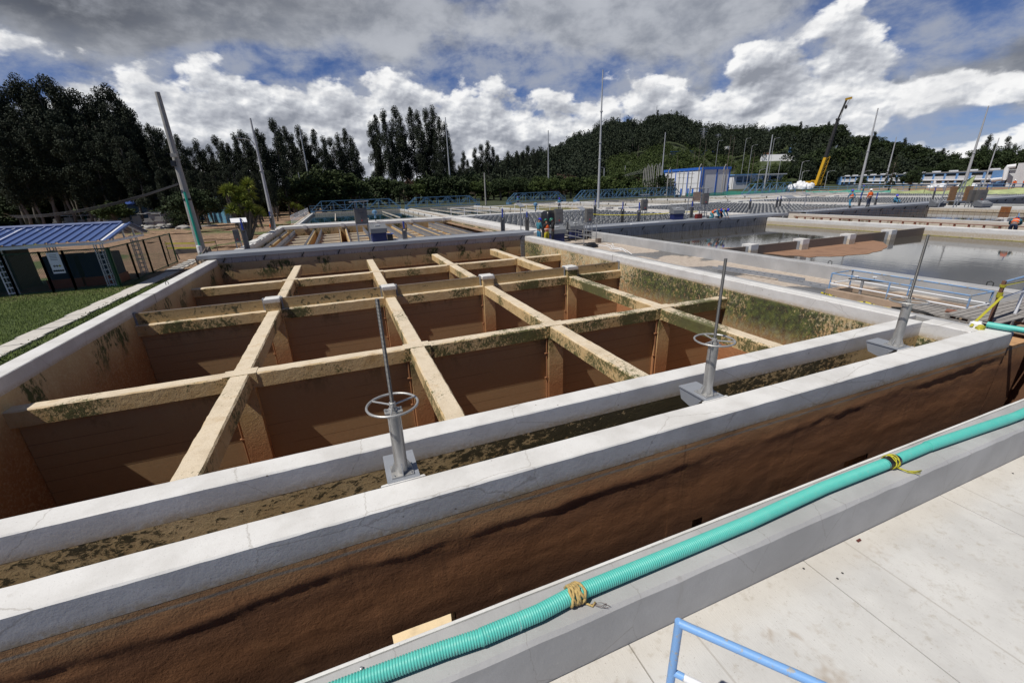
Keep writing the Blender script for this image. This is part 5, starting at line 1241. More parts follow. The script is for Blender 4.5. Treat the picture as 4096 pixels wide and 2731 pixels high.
def person(loc, rz, label, pose, top, legs, helmet, vest=None, group=None, boots=C_BOOT, bands=True):
    e = empty('person', loc, rz, label, 'person', group)
    P = pose; V3 = Vector
    def s(n, side): v = P[n]; return V3((v[0]*side, v[1], v[2])) if n not in P.get('abs', ()) else V3(v)
    def g(n, side): k = n+('R' if side > 0 else 'L'); return V3(P[k]) if k in P else V3((P[n][0]*side, P[n][1], P[n][2]))
    J = {'pelvis': (V3(P['pelvis']), (.12, .10)), 'chest': (V3(P['chest']), (.15, .11)), 'neck': (V3(P['neck']), .055), 'head': (V3(P['head']), .088), 'crown': (V3(P['head'])+(V3(P['head'])-V3(P['neck'])).normalized()*.10, .07)}
    E_ = [('pelvis', 'chest'), ('chest', 'neck'), ('neck', 'head'), ('head', 'crown')]
    for sd_ in (1, -1):
        k = 'R' if sd_ > 0 else 'L'
        for n, r_ in (('shoulder', .06), ('elbow', .042), ('wrist', .030), ('hip', .085), ('knee', .06), ('ankle', .042), ('toe', .035)): J[n+k] = (g(n, sd_), r_)
        E_ += [('chest', 'shoulder'+k), ('shoulder'+k, 'elbow'+k), ('elbow'+k, 'wrist'+k), ('pelvis', 'hip'+k), ('hip'+k, 'knee'+k), ('knee'+k, 'ankle'+k), ('ankle'+k, 'toe'+k)]
        # palm and five fingers
        w_ = g('wrist', sd_); d = (w_-g('elbow', sd_)).normalized(); sdv = d.cross(V3((0, 0, 1))); sdv = sdv.normalized() if sdv.length > .1 else V3((1, 0, 0)); up = sdv.cross(d)
        J['palm'+k] = (w_+d*.07, (.034, .018)); E_.append(('wrist'+k, 'palm'+k))
        for f, (o_, L) in enumerate(((-.03, .065), (-.01, .078), (.01, .075), (.03, .058))):
            J['f%d%s' % (f, k)] = (w_+d*(.10)+sdv*o_, .009); J['t%d%s' % (f, k)] = (w_+d*(.10+L*.8)+sdv*o_*1.1-up*.03, .007)
            E_ += [('palm'+k, 'f%d%s' % (f, k)), ('f%d%s' % (f, k), 't%d%s' % (f, k))]
        J['th'+k] = (w_+d*.06-sdv*.05, .010); E_.append(('palm'+k, 'th'+k))
    skin_mesh('body', (J, E_), M_SKIN, e)
    # face on the body mesh side: nose and ears as small features of the head
    hd = V3(P['head']); ax = (hd-V3(P['neck'])).normalized(); fw = V3(P.get('face', (0, 1, 0))); fw = (fw-ax*fw.dot(ax)).normalized(); rt_ = fw.cross(ax)
    MB().tube([hd+fw*.085+ax*.02, hd+fw*.115-ax*.02], [.008, .016], 6).build('nose', M_SKIN, e, local=True)
    for s_ in (-1, 1): MB().tube([hd+rt_*s_*.088+ax*.02, hd+rt_*s_*.094-ax*.03], [.018, .012], 6).build('ear', M_SKIN, e, local=True)
    for s_ in (-1, 1): MB().tube([hd+fw*.086+rt_*s_*.032+ax*.025, hd+fw*.094+rt_*s_*.032+ax*.025], [.011, .008], 6).build('eye', C_DARK, e, local=True)
    MB().tube([hd+fw*.088-rt_*.022-ax*.05, hd+fw*.088+rt_*.022-ax*.05], .005, 5).build('mouth', C_DARK, e, local=True)
    # clothing
    JJ = {'a': (V3(P['pelvis'])+V3((0, 0, .0)), (.165, .135)), 'b': (V3(P['pelvis']).lerp(V3(P['chest']), .5), (.165, .13)), 'c': (V3(P['chest']), (.185, .14)), 'd': (V3(P['chest']).lerp(V3(P['neck']), .8), (.085, .08))}
    EE = [('a', 'b'), ('b', 'c'), ('c', 'd')]
    for sd_ in (1, -1):
        k = 'R' if sd_ > 0 else 'L'
        JJ['s'+k] = (g('shoulder', sd_), .085); JJ['e'+k] = (g('elbow', sd_), .062); JJ['w'+k] = (g('elbow', sd_).lerp(g('wrist', sd_), .93), .047)
        EE += [('c', 's'+k), ('s'+k, 'e'+k), ('e'+k, 'w'+k)]
    skin_mesh('jacket', (JJ, EE), top, e)
    JJ = {'a': (V3(P['pelvis'])+V3((0, 0, .03)), (.165, .135)), 'z': (V3(P['pelvis'])-V3((0, 0, .06)), (.15, .125))}; EE = [('a', 'z')]
    for sd_ in (1, -1):
        k = 'R' if sd_ > 0 else 'L'
        JJ['h'+k] = (g('hip', sd_), .112); JJ['k'+k] = (g('knee', sd_), .085); JJ['n'+k] = (g('knee', sd_).lerp(g('ankle', sd_), .9), .07)
        EE += [('z', 'h'+k), ('h'+k, 'k'+k), ('k'+k, 'n'+k)]
    skin_mesh('trousers', (JJ, EE), legs, e)
    for sd_ in (1, -1):
        a_, t_ = g('ankle', sd_), g('toe', sd_); MB().tube([a_+(g('knee', sd_)-a_).normalized()*.16, a_, a_.lerp(t_, .5)+V3((0, 0, -.02)), t_], [.062, .058, .052, .04], 8).build('boot', boots, e, smooth=True, local=True)
    if vest:
        c0, c1, nk = V3(P['pelvis']), V3(P['chest']), V3(P['neck'])
        JV = {'a': (c0+(c1-c0)*.04, (.185, .155)), 'b': (c0.lerp(c1, .5), (.182, .15)), 'c': (c1, (.205, .162)), 'd': (c1.lerp(nk, .55), (.14, .10))}
        skin_mesh('vest', (JV, [('a', 'b'), ('b', 'c'), ('c', 'd')]), vest, e)
        if bands:
            p = c0.lerp(c1, .42); d = (c1-c0).normalized(); q = V3((1, 0, 0)); r_ = d.cross(q).normalized(); vs = []; n = 18
            for z in (-.025, .025):
                for k in range(n):
                    a_ = 6.2832*k/n; vs.append(p+d*z+q*math.cos(a_)*.192+r_*math.sin(a_)*.16)
            MB().add(vs, [(k, (k+1) % n, n+(k+1) % n, n+k) for k in range(n)]).build('reflective_band', C_REF, e, local=True)
    # helmet: dome plus brim
    c_ = hd+ax*.035; vs = []; fs = []; n = 14
    for j, (r_, z) in enumerate(((.135, .0), (.122, .005), (.122, .05), (.10, .10), (.055, .135), (.01, .145))):
        for k in range(n):
            a_ = 6.2832*k/n; br = (1.25 if j == 0 and math.cos(a_) > .4 else 1.0); vs.append(c_+(fw*math.cos(a_)*r_*br*1.08+rt_*math.sin(a_)*r_)+ax*z)
    for j in range(5):
        for k in range(n): fs.append((j*n+k, j*n+(k+1) % n, (j+1)*n+(k+1) % n, (j+1)*n+k))
    MB().add(vs, fs).build('helmet', helmet, e, smooth='all', local=True)
    return e
STAND = dict(pelvis=(0, 0, .95), chest=(0, .02, 1.30), neck=(0, .02, 1.50), head=(0, .04, 1.62), shoulder=(.19, .02, 1.40), elbow=(.25, .0, 1.12), wrist=(.24, .12, .90), hip=(.09, 0, .88), knee=(.11, .03, .48), ankle=(.12, 0, .09), toe=(.14, .14, .04))
WORK = dict(STAND, elbow=(.24, .08, 1.14), wrist=(.10, .30, 1.12), head=(0, .09, 1.60))
WALK = dict(STAND, hip=(.09, 0, .88), kneeR=(.10, .20, .50), ankleR=(.11, .10, .12), toeR=(.11, .24, .05), kneeL=(-.10, -.05, .48), ankleL=(-.12, -.36, .14), toeL=(-.12, -.25, .04), elbowR=(.26, -.12, 1.16), wristR=(.25, .02, .92), elbowL=(-.26, .08, 1.14), wristL=(-.22, .26, 1.0))
KNEEL = dict(pelvis=(0, -.25, .42), chest=(0, .12, .62), neck=(0, .30, .70), head=(0, .42, .68), face=(0, .4, -1), shoulder=(.18, .18, .64), elbow=(.22, .30, .36), wrist=(.16, .46, .12), hip=(.1, -.22, .38), knee=(.14, -.02, .08), ankle=(.13, -.42, .07), toe=(.13, -.56, .04))
BEND = dict(pelvis=(0, -.1, .95), chest=(0, .26, 1.12), neck=(0, .46, 1.16), head=(0, .58, 1.14), face=(0, .6, -1), shoulder=(.18, .32, 1.12), elbow=(.24, .50, .88), wrist=(.08, .68, .78), hip=(.09, -.08, .88), knee=(.11, .06, .48), ankle=(.12, 0, .09), toe=(.14, .14, .04))
SIT = dict(pelvis=(0, 0, .15), chest=(0, .05, .48), neck=(0, .08, .68), head=(0, .12, .80), shoulder=(.18, .06, .58), elbow=(.25, .16, .34), wrist=(.12, .34, .34), hip=(.1, .05, .13), knee=(.16, .40, .36), ankle=(.14, .55, .05), toe=(.14, .68, .03))
CF = -.52; DK = .262
q = at(2187, 880, z=1.17); person((q.x, q.y, CF), R(10), 'worker seen from behind in orange vest and yellow trousers with green helmet', WORK, C_DARK, C_YEL, H_GREEN, C_OR)
q2 = at(2163, 880, z=1.14); person((q2.x, q2.y+.35, CF), R(-75), 'worker in teal overalls and blue helmet beside the orange vest', WORK, C_TEAL, C_BLUE, H_BLUE)
person((q.x+.75, q.y+.55, CF), R(70), 'worker in dark jacket half hidden right of the orange vest', WORK, C_DARK, C_DARK, H_GREEN)
q = at(2600+750/2.94, 600+802/2.94, z=DK); person((q.x, min(q.y, 30.6), DK), R(215), 'kneeling worker in blue with blue helmet, left one of the pair', KNEEL, C_BLUE, C_TEAL, H_BLUE, C_OR, 'kneeling workers', bands=False)
q = at(2600+845/2.94, 600+797/2.94, z=DK); person((q.x, min(q.y, 30.4), DK), R(190), 'kneeling worker in blue with blue helmet, right one of the pair', KNEEL, C_BLUE, C_DKBLUE, H_BLUE, C_OR, 'kneeling workers', bands=False)
q = at(3300+300/2.955, 600+684/2.955, z=DK); person((q.x-.2, min(q.y, 30.8), DK), R(-25), 'worker in light blue overalls and blue helmet striding on the steel walkway', WALK, C_BLUE, C_BLUE, H_BLUE, C_OR)
q = at(3300+518/2.955, 600+672/2.955, z=DK); person((q.x-.2, min(q.y, 30.7), DK), R(-15), 'worker in orange jacket and white helmet standing on the steel walkway', STAND, C_OR, C_DKBLUE, H_WHITE, C_OR)
q = at(4040, 905, x=38.2); person((38.2, q.y-.15, -.68), R(-75), 'bent worker in orange vest and blue helmet digging at the right edge', BEND, C_TEAL, C_DKBLUE, H_BLUE, C_OR)
qa, qb = at(4077, 852, x=39.0), at(4064, 920, x=39.0)
tag(MB().tube([qa, qb], .03, 8).build('tool_handle', M_BLUEP), 'blue pole held upright by the bent worker at the right edge', 'pole')
qa, qb = at(4070, 896, x=38.8), at(4100, 884, x=38.6); tag(MB().tube([qa, qb], .025, 8).build('shovel_handle', mat('yellow_wood', color=(.5, .35, .08))), 'yellow shovel handle in the hands of the bent worker', 'shovel')
q = at(1104, 905, z=-.1); person((q.x-.6, q.y, -.45), R(-100), 'worker in orange and blue with white helmet sitting by the second mast', dict(SIT), C_OR, C_DKBLUE, H_WHITE, None)
for px, py, lb in ((1800+712/2.613, 600+575/2.613, 'distant worker in blue on the rim left of the weedy bed'), (1800+1143/2.613, 600+622/2.613, 'distant worker in blue standing beyond the white railing, behind the tarpaulin')):
    q = at(px, py, z=0); person((q.x, q.y, -.05), 2.6, lb, STAND, C_BLUE, C_DKBLUE, H_BLUE)
for i, (px, py) in enumerate(((4050, 755), (4088, 752))):
    q = at(px, py, z=0); person((q.x, q.y, 0), 2.0+i, ('distant worker in orange near the white tower, left one', 'distant worker in orange near the white tower, right one with white helmet')[i], STAND, C_OR, C_DKBLUE, H_WHITE)
q = at(3300+440/2.955, 600+530/2.955, z=0.1); person((q.x, q.y, .0), .4, 'distant worker in blue between the two workers on the steel walkway', STAND, C_BLUE, C_BLUE, H_BLUE)
q = at(3700+790/5.94, 720+570/5.94, z=DK); person((q.x, 31.2, DK), 2.8, 'worker in blue crouching behind the steel frames at the far walkway', dict(SIT), C_BLUE, C_BLUE, H_BLUE)

# ------------------------------------------------------------------ equipment
M_CAB = wear((.16, .155, .15), sc=5, amt=.2, rough=.4, metal=.3); M_CAB.name = 'cabinet_steel'
M_BOX = wear((.20, .21, .225), sc=5, amt=.2, rough=.4, metal=.2); M_BOX.name = 'grey_tank_box'
M_NAVY = mat('navy_plastic', color=(.01, .018, .09), rough=.5)
def frame_boxes(m2, x0, x1, y0, y1, z0, z1, r_=.025, mids=()):
    for x in (x0, x1):
        for y in (y0, y1): m2.box(x-r_, x+r_, y-r_, y+r_, z0, z1)
    for z in (*mids, z1-r_):
        for y in (y0, y1): m2.box(x0+r_, x1-r_, y-r_*.9, y+r_*.9, z-r_, z+r_)
        for x in (x0, x1): m2.box(x-r_*.9, x+r_*.9, y0+r_, y1-r_, z-r_, z+r_)
    return m2
def cabinet(loc, rz, label, legs=1.15, w_=.78, h=.95, roof=True, group='control cabinets on stands'):
    e = empty('control_cabinet', loc, rz, label, 'cabinet', group)
    frame_boxes(MB(), -w_/2+.03, w_/2-.03, -.05, .3, 0, legs, mids=(.35,)).build('stand', M_GALV, e, local=True)
    b_ = MB().box(-w_/2, w_/2, -.08, .28, legs+.002, legs+h).build('case', M_CAB, e, local=True)
    MB().box(-w_/2+.04, w_/2-.04, -.10, -.081, legs+.05, legs+h-.05).build('door', M_CAB, e, local=True)
    for k in range(4): MB().tube([(-.12+k*.08, -.12, legs+h*.72), (-.12+k*.08, -.10, legs+h*.72)], .018, 8).build('button', M_DARK, e, local=True)
    MB().tube([(.0, -.14, legs+h*.2), (.0, -.10, legs+h*.2)], .04, 10).build('red_button', M_RED, e, local=True)
    MB().tube([(0, -.12, legs+h*.38), (0, -.10, legs+h*.38)], .025, 8).build('switch', M_DARK, e, local=True)
    if roof:
        for s_ in (-1, 1): MB().box(s_*w_*.35-.02, s_*w_*.35+.02, .05, .12, legs+h, legs+h+.38).build('roof_bracket', M_GALV, e, local=True)
        MB().beam((-w_*.75, .1, legs+h+.40), (w_*.75, .1, legs+h+.42), .6, .04).build('small_roof', M_STEEL, e, local=True)
    return e
def slope_box(loc, rz, label, base=.55, group='grey sloped boxes on blue bases'):
    e = empty('dosing_box', loc, rz, label, 'box', group); w_ = .52
    MB().add([(-w_, -.35, base), (w_, -.35, base), (w_, .45, base), (-w_, .45, base), (-w_, -.35, base+.28), (w_, -.35, base+.28), (w_, .2, base+.55), (-w_, .2, base+.55), (w_, .45, base+.55), (-w_, .45, base+.55)],
             [(3, 2, 1, 0), (0, 1, 5, 4), (4, 5, 6, 7), (7, 6, 8, 9), (9, 8, 2, 3), (0, 4, 7, 9, 3), (1, 2, 8, 6, 5)]).build('hood', M_BOX, e, local=True)
    MB().box(-.18, .12, -.12, .02, base+.435, base+.475).build('label_plate', M_BW, e, local=True)
    for s_ in (-1, 1): MB().tube([(s_*.38, .28, base+.55), (s_*.38, .28, base+.6), (s_*.25, .28, base+.6), (s_*.25, .28, base+.55)], .015, 6).build('handle', M_GALV, e, local=True)
    MB().box(-w_+.06, w_-.06, -.28, .38, 0, base).build('base_drum', M_NAVY, e, local=True)
    return e
def gate(loc, rz, label, h=1.15, hb=.55, group='slide gates with blue cylinders', dz=-.5):
    e = empty('slide_gate', loc, rz, label, 'gate', group)
    MB().box(-.16, -.08, -.05, .05, dz, hb+.12).box(.08, .16, -.05, .05, dz, hb+.12).box(-.16, .16, -.06, .06, hb+.1, hb+.17).box(-.08, .08, -.02, .02, dz, hb).build('gate_frame', M_CAB, e, local=True)
    MB().tube([(0, 0, hb+.17), (0, 0, h)], .055, 10).build('cylinder', M_ROY, e, local=True)
    MB().tube([(.05, .03, h-.05), (.22, .1, h*.75), (.12, .12, hb*.3), (.05, .1, dz*.5)], .018, 6).build('hose', M_RUBBER, e, local=True)
    return e
def solar(loc, rz, label, h=2.0, w_=.9, m=M_STEEL):
    e = empty('solar_panel', loc, rz, label, 'panel', 'panels on posts')
    MB().tube([(0, 0, 0), (0, 0, h)], .035, 8).build('post', M_GALV, e, local=True)
    MB().add([(-w_/2, -.28, h-.1), (w_/2, -.28, h-.1), (w_/2, .3, h+.16), (-w_/2, .3, h+.16), (-w_/2, -.28, h-.06), (w_/2, -.28, h-.06), (w_/2, .3, h+.2), (-w_/2, .3, h+.2)], [(3, 2, 1, 0), (4, 5, 6, 7), (0, 1, 5, 4), (1, 2, 6, 5), (2, 3, 7, 6), (3, 0, 4, 7)]).build('panel', m, e, local=True)
    return e
# on the near walkway
q = at(1459.5, 966, z=DK); cabinet((q.x, q.y, DK), R(4), 'control cabinet on a stand on the walkway of the drained tank')
q = at(1520, 966, z=DK); slope_box((q.x, q.y+.25, DK), R(4), 'grey sloped box with blue base beside the cabinet on the near walkway')
q = at(1562, 962, z=DK); e = empty('battery_box', (q.x, q.y, DK), 0, 'small black box with blue lid right of the sloped box on the near walkway', 'box')
MB().box(-.17, .17, -.15, .15, 0, .42).build('case', M_DARK, e, local=True); MB().box(-.24, .24, -.2, .2, .42, .46).build('lid', mat('blue_lid', color=(.1, .16, .45), rough=.4), e, local=True)
q = at(1621, 956, z=DK); gate((q.x, q.y, DK), 0, 'slide gate with blue cylinder on the near walkway, right of the sloped box')
q = at(990, 992, z=.1); gate((q.x, q.y, .1), .1, 'grey slide gate near the left end of the near walkway', h=1.9, hb=1.0)
q = at(955, 885, y=34.5); solar((q.x, 34.5, GZ), .2, 'white topped solar panel on a post left of the near walkway', h=q.z-GZ, w_=.95, m=M_BW)
e = cabinet((q.x-.3, 34.3, GZ), R(8), 'narrow grey cabinet under the white topped solar panel', legs=1.0, w_=.35, h=.8, roof=False)
q = at(1093, 900, y=50); gate((-6.4, 50, 0), 0, 'tall grey gate with blue cylinder by the second mast', h=1.9, hb=1.3)
# valve heads with blue wheels on the far coping
for px, py, yy, lb in ((1499, 853, 57, 'blue valve head on a thin stem behind the near cabinet'), (2142, 822, 57.5, 'blue valve head behind the black tarpaulin'), (2140, 862, 32.5, 'x')):
    if lb == 'x': continue
    q = at(px, py, y=yy); e = empty('wheel_valve', (q.x, q.y, 0), 0, lb, 'valve')
    MB().tube([(0, 0, 0), (0, 0, q.z-.6)], .05, 8).build('stem', M_RUBBER, e, local=True)
    MB().lathe([(.12, -.6), (.14, -.1), (.3, .0), (.3, .25), (.1, .4)], (0, 0, q.z), 12).build('head', M_TRUSS, e, local=True); MB().torus((0, 0, q.z+.1), .26, .03, 20, 6).build('wheel', M_TRUSS, e, local=True)
for i, (px, yb) in enumerate(((2083, 31.6), (2105, 40), (2108, 33.5))):
    pass
gate((11.6, 31.2, .1), 0, 'slide gate with blue cylinder left of the black tarpaulin', h=1.75, hb=.95)
gate((13.9, 31.8, 0), 0, 'slide gate with blue cylinder directly left of the workers', h=1.5, hb=.9)
solar((13.1, 31.2, .1), .3, 'plastic wrapped panel on a post above the two slide gates', h=1.9, w_=.5)
# group behind the orange worker
q = at(2180, 935, z=.2)
def tarp(loc, label):
    e = empty('wrapped_box', loc, .1, label, 'box'); V = []; Fc = []; n = 28
    for j, (z, w_) in enumerate(((0, .52), (.5, .5), (1.0, .56), (1.5, .55), (1.95, .5), (2.12, .42), (2.14, .01))):
        for k in range(n):
            a_ = 6.2832*k/n; c_, s_ = math.cos(a_), math.sin(a_); r_ = w_/max(abs(c_), abs(s_)*1.2)*(1+mnoise.noise(Vector((c_*2, s_*2, z*1.5)))*.22+mnoise.noise(Vector((c_*6, s_*6, z*4)))*.07); V.append((c_*r_, s_*r_, z+mnoise.noise(Vector((c_*3, s_*3, z)))*.08))
    for j in range(6):
        for k in range(n): Fc.append((j*n+k, j*n+(k+1) % n, (j+1)*n+(k+1) % n, (j+1)*n+k))
    MB().add(V, Fc).build('tarpaulin', M_DARK, e, smooth='all', local=True)
    return e
tarp((14.7, 29.3, CF), 'box wrapped in black plastic tarpaulin behind the orange vested worker')
def foot(px, py): q = at(px, py, z=CF); return q
q = foot(2258, 966); cabinet((q.x, q.y+.9, CF), R(-6), 'tall grey control cabinet just right of the workers', legs=1.25, w_=.6, h=1.0, roof=False)
slope_box((q.x-.55, q.y+.1, CF), R(-6), 'grey sloped box on blue legs at the right hand of the workers', base=.62)
q = foot(2345, 962); slope_box((q.x-.25, q.y+1.2, CF+.12), R(-8), 'grey sloped box on a black pallet among the steel pipe frames', base=.62)
B(q.x-.9, q.x+.5, q.y+.6, q.y+1.7, CF, CF+.12).build('pallet', M_DARK); tag(bpy.context.scene.objects[-1] if False else bpy.data.objects['pallet'], 'black plastic pallet under the sloped box', 'pallet')
q = foot(2376, 962); cabinet((q.x+.1, q.y+.9, CF), R(-6), 'grey control cabinet with red button at the right end of the frames', legs=1.25, w_=.5, h=.95, roof=False)
for i, (pa, pb, h) in enumerate((((2222, 960), (2302, 966), 2.3), ((2302, 966), (2335, 976), 1.5), ((2312, 958), (2384, 968), 1.45))):
    a, b_ = foot(*pa), foot(*pb); e = empty('pipe_frame', (a.x, a.y, CF), 0, ('tall steel pipe frame between the cabinet and the sloped box', 'low steel pipe frame before the pallet', 'steel pipe frame at the corner of the grey wall')[i], 'frame', 'steel pipe frames')
    m2 = MB()
    for p, hh_ in ((a, h), (b_, h*.95)): m2.tube([(p.x, p.y, CF), (p.x, p.y, CF+hh_)], .028, 8)
    for z in (.35, .7): m2.tube([(a.x, a.y, CF+z), (b_.x, b_.y, CF+z)], .022, 8)
    m2.tube([(b_.x, b_.y, CF+.35), (b_.x+.1, b_.y+.8, CF+.35), (a.x+.1, a.y+.8, CF+.35), (a.x, a.y, CF+.35)], .022, 6); m2.build('pipes', M_GALV, e)
q = at(2330, 838, y=30.5); solar((q.x, 30.5, .1), .4, 'plastic wrapped panel on a pole above the middle sloped box', h=q.z-.1, w_=.7)
q = foot(2398, 972); tag(B(q.x-.15, q.x+.15, q.y, q.y+.3, CF, CF+.3).build('wood_block', M_BROWN), 'brown block at the corner of the grey wall', 'block')
def blob(name, loc, rx, ry, rz_, m, lab, cat, seed=0):
    V = []; Fc = []; n, k2 = 22, 9
    for j in range(k2+1):
        ph = math.pi*j/k2/2
        for k in range(n):
            a_ = 6.2832*k/n; w_ = 1+mnoise.noise(Vector((math.cos(a_)*2+seed, math.sin(a_)*2, ph*2)))*.5+mnoise.noise(Vector((math.cos(a_)*6, math.sin(a_)*6+seed, ph*5)))*.18
            V.append((loc[0]+math.cos(a_)*math.cos(ph)*rx*w_, loc[1]+math.sin(a_)*math.cos(ph)*ry*w_, loc[2]+math.sin(ph)*rz_*(.8+w_*.2)))
    for j in range(k2):
        for k in range(n): Fc.append((j*n+k, j*n+(k+1) % n, (j+1)*n+(k+1) % n, (j+1)*n+k))
    return tag(MB().add(V, Fc).build(name, m, smooth='all'), lab, cat)
q = foot(2362, 990); blob('black_bag', q, .55, .3, .32, M_DARK, 'crumpled black plastic bag lying on the wet floor', 'bag', 3)
for i in range(3):
    a, b_ = foot(2405+i*14, 985-i*4), foot(2490+i*20, 1006+i*5)
    pts_ = [a.lerp(b_, u)+Vector((math.sin(u*9+i)*.25, math.cos(u*7+i)*.3, .03)) for u in (0, .15, .3, .45, .6, .8, 1)]
    tag(MB().tube(pts_, .025, 6).build('white_hose', M_BW, smooth=True), 'white hose lying along the foot of the grey wall', 'hose', 'white hoses on the floor')
# group on the second walkway
q = at(2707, 878, z=DK); slope_box((q.x, q.y, DK), R(-12), 'grey sloped box with blue base left of the kneeling workers', base=.5)
q = at(2814, 868, z=DK); cabinet((q.x, q.y, DK), R(-12), 'dark control cabinet on a stand just left of the kneeling workers', legs=1.1, w_=.55, h=.95, roof=True)
cabinet((25.9, 32.6, .05), R(-12), 'dark cabinet with little slanted roof behind the sloped box', legs=1.0, w_=.5, h=.9)
for i, (x, y) in enumerate(((24.0, 30.9), (29.9, 31.0), (24.4, 33.8), (27.9, 44))): gate((x, y, .1), 0, ('slide gate at the left of the sloped box on the second walkway', 'slide gate behind the cabinet near the kneeling workers', 'slide gate behind the sloped box on the second walkway', 'lone gate with blue cylinder amid the grey plates')[i], h=1.7, hb=.9)
q = at(2775, 873, z=DK); e = empty('scaffold', (q.x, q.y, DK), R(-12), 'tall steel frame with a brown stained board left of the kneeling workers', 'frame')
m2 = MB()
for x in (-.75, .45): m2.tube([(x, 0, 0), (x+.15, .1, 2.7)], .04, 8)
for z in (.95, 1.75, 2.5): m2.tube([(-.7+z*.05, 0, z), (.5+z*.05, 0, z)], .035, 8)
m2.build('pipes', M_GALV, e, local=True); MB().box(-.3, .42, -.03, .03, 1.45, 2.2).build('board', wear((.30, .22, .17), sc=9, amt=.5), e, local=True); MB().torus((-.75, -.1, 2.3), .2, .02, 16, 6).build('blue_wheel', M_TRUSS, e, local=True)
q = at(2793, 874, z=DK); tag(B(q.x-.28, q.x+.28, q.y-.15, q.y+.15, DK, DK+.38).build('red_toolbox', mat('dark_red', color=(.13, .01, .01))), 'dark red toolbox at the foot of the tall frame', 'box')
tag(B(21.6, 24.4, 28.62, 28.85, DK, DK+.05).build('white_plank', M_BW), 'white plank lying at the edge of the second walkway', 'plank')
pts_ = [at(2340, 856, y=34), at(2420, 860, y=33.5), at(2500, 861, y=33), at(2620, 857, y=32), at(2700, 851, y=31.6), at(2790, 846, y=31.4)]
tag(MB().tube(pts_, .03, 5).build('caution_tape', mat('yellow_tape', color=(.7, .6, .03), rough=.5)), 'yellow caution tape stretched over the grey plates between the equipment groups', 'tape')
q = at(3160, 790, y=31.6); solar((q.x, 31.6, .0), .1, 'small slanted roof on twin posts right of the kneeling workers', h=q.z, w_=1.4)
q = at(3226, 778, y=31.5); solar((q.x, 31.5, .0), .1, 'small box panel on a thin post left of the striding worker', h=q.z, w_=.5)
for i, px in enumerate((3003, 3110, 3123, 3512, 3448)):
    q = at(px, 800 if i < 3 else 770, y=(40, 40, 41, 31.3, 33)[i]); gate((q.x, q.y, 0), 0, ('gate with blue cylinder alone in the grey plates right of the kneeling workers', 'gate with blue cylinder left of the twin-post roof, left one', 'gate with blue cylinder left of the twin-post roof, right one', 'gate with blue cylinder right of the orange jacketed worker', 'gate with blue cylinder between the two standing workers')[i], h=max(1.2, q.z), hb=.7)
# group on the far right walkway
for i, px in enumerate((3795, 3855)):
    q = at(px, 822, z=DK); e = empty('scaffold', (q.x, q.y, .1), R(-20), ('steel scaffold frame with a brown rounded board, left one', 'steel scaffold frame with a brown board, right one')[i], 'frame', 'scaffold frames at the far walkway')
    m2 = MB()
    for x in (-1.3, 1.0): m2.tube([(x*.8, 0, 0), (x*.8+.25, 0, 2.45)], .05, 8)
    for z in (.95, 1.9): m2.tube([(-1.04+z*.1, 0, z), (.8+z*.1, 0, z)], .04, 8)
    m2.build('pipes', M_GALV, e, local=True); MB().box(-.32, .38, -.05, .05, .6, 1.95).build('board', wear((.26, .15, .08), sc=5, amt=.3), e, local=True)
qc = at(3915, 822, z=DK); cabinet((qc.x, qc.y, .1), R(-20), 'dark wide control cabinet right of the scaffold frames', legs=.5, w_=.8, h=1.1, roof=False); qc = at(3885, 822, z=DK); cabinet((qc.x, qc.y, .1), R(-20), 'second dark control cabinet right of the scaffold frames', legs=.5, w_=.7, h=1.1, roof=False)
qc = at(3750, 822, z=DK); slope_box((qc.x, qc.y, .1), R(-20), 'grey box left of the scaffold frames at the far walkway', base=.1); qc = at(3932, 824, z=DK); slope_box((qc.x, qc.y, .1), R(-20), 'pale grey box right of the scaffold frames at the far walkway', base=.1)
for i, px in enumerate((3741, 3871, 3946)):
    q = at(px, 760, y=36); gate((q.x, 36, 0), 0, ('gate with blue cylinder left of the yellow plastic sheet peak', 'gate with blue cylinder behind the scaffold frames', 'gate with blue cylinder right of the dark cabinets')[i], h=max(1.6, q.z), hb=.9)
# white railing beyond the grey plates
rl = empty('white_railing', (27, 59.4, 0), label='white pipe railing beyond the first basin of grey plates', cat='railing')
for k in range(13): MB().tube([(14.5+k*1.9, 59.3, 0), (14.5+k*1.9, 59.3, 1.05)], .035, 6).build('post', M_WHITEP, rl)
for z in (.5, 1.03): MB().tube([(14.5, 59.3, z), (37.5, 59.3, z)], .035, 6).build('rail', M_WHITEP, rl)
rl = empty('green_railing', (-5.6, 75, 0), label='pale green pipe railing along the left rim of the dark green basin', cat='railing')
m2 = MB()
for k in range(24): MB().tube([(-5.5, 60+k*1.6, 0), (-5.5, 60+k*1.6, 1.05)], .03, 6).build('post', M_WHITEP, rl)
for z in (.5, 1.03): MB().tube([(-5.5, 60, z), (-5.5, 97, z)], .035, 6).build('rail', M_WHITEP, rl)
rl = empty('blue_railing', (120, 75, 0), label='long blue railing in front of the long hall', cat='railing')
a, b_ = at(3020, 768, z=0), at(4200, 752, z=0); a = Vector((125, 95, 0)); b_ = Vector((118, 36, 0))
for k in range(24): p = a.lerp(b_, k/23); MB().tube([p, p+Vector((0, 0, 1.1))], .05, 5).build('post', M_TRUSS, rl)
for z in (.6, 1.1): MB().tube([a+Vector((0, 0, z)), b_+Vector((0, 0, z))], .05, 5).build('rail', M_TRUSS, rl)
net([(86, 92, 0), (100, 92, 0), (113, 84, 0)], 1.3, M_NETG, 'green netting behind the rightmost blue bridge', sag=.1)
net([(112, 78, 0), (110, 66, 0), (108, 56, 0)], 1.2, M_NETG, 'green netting in front of the left part of the long hall', sag=.35)
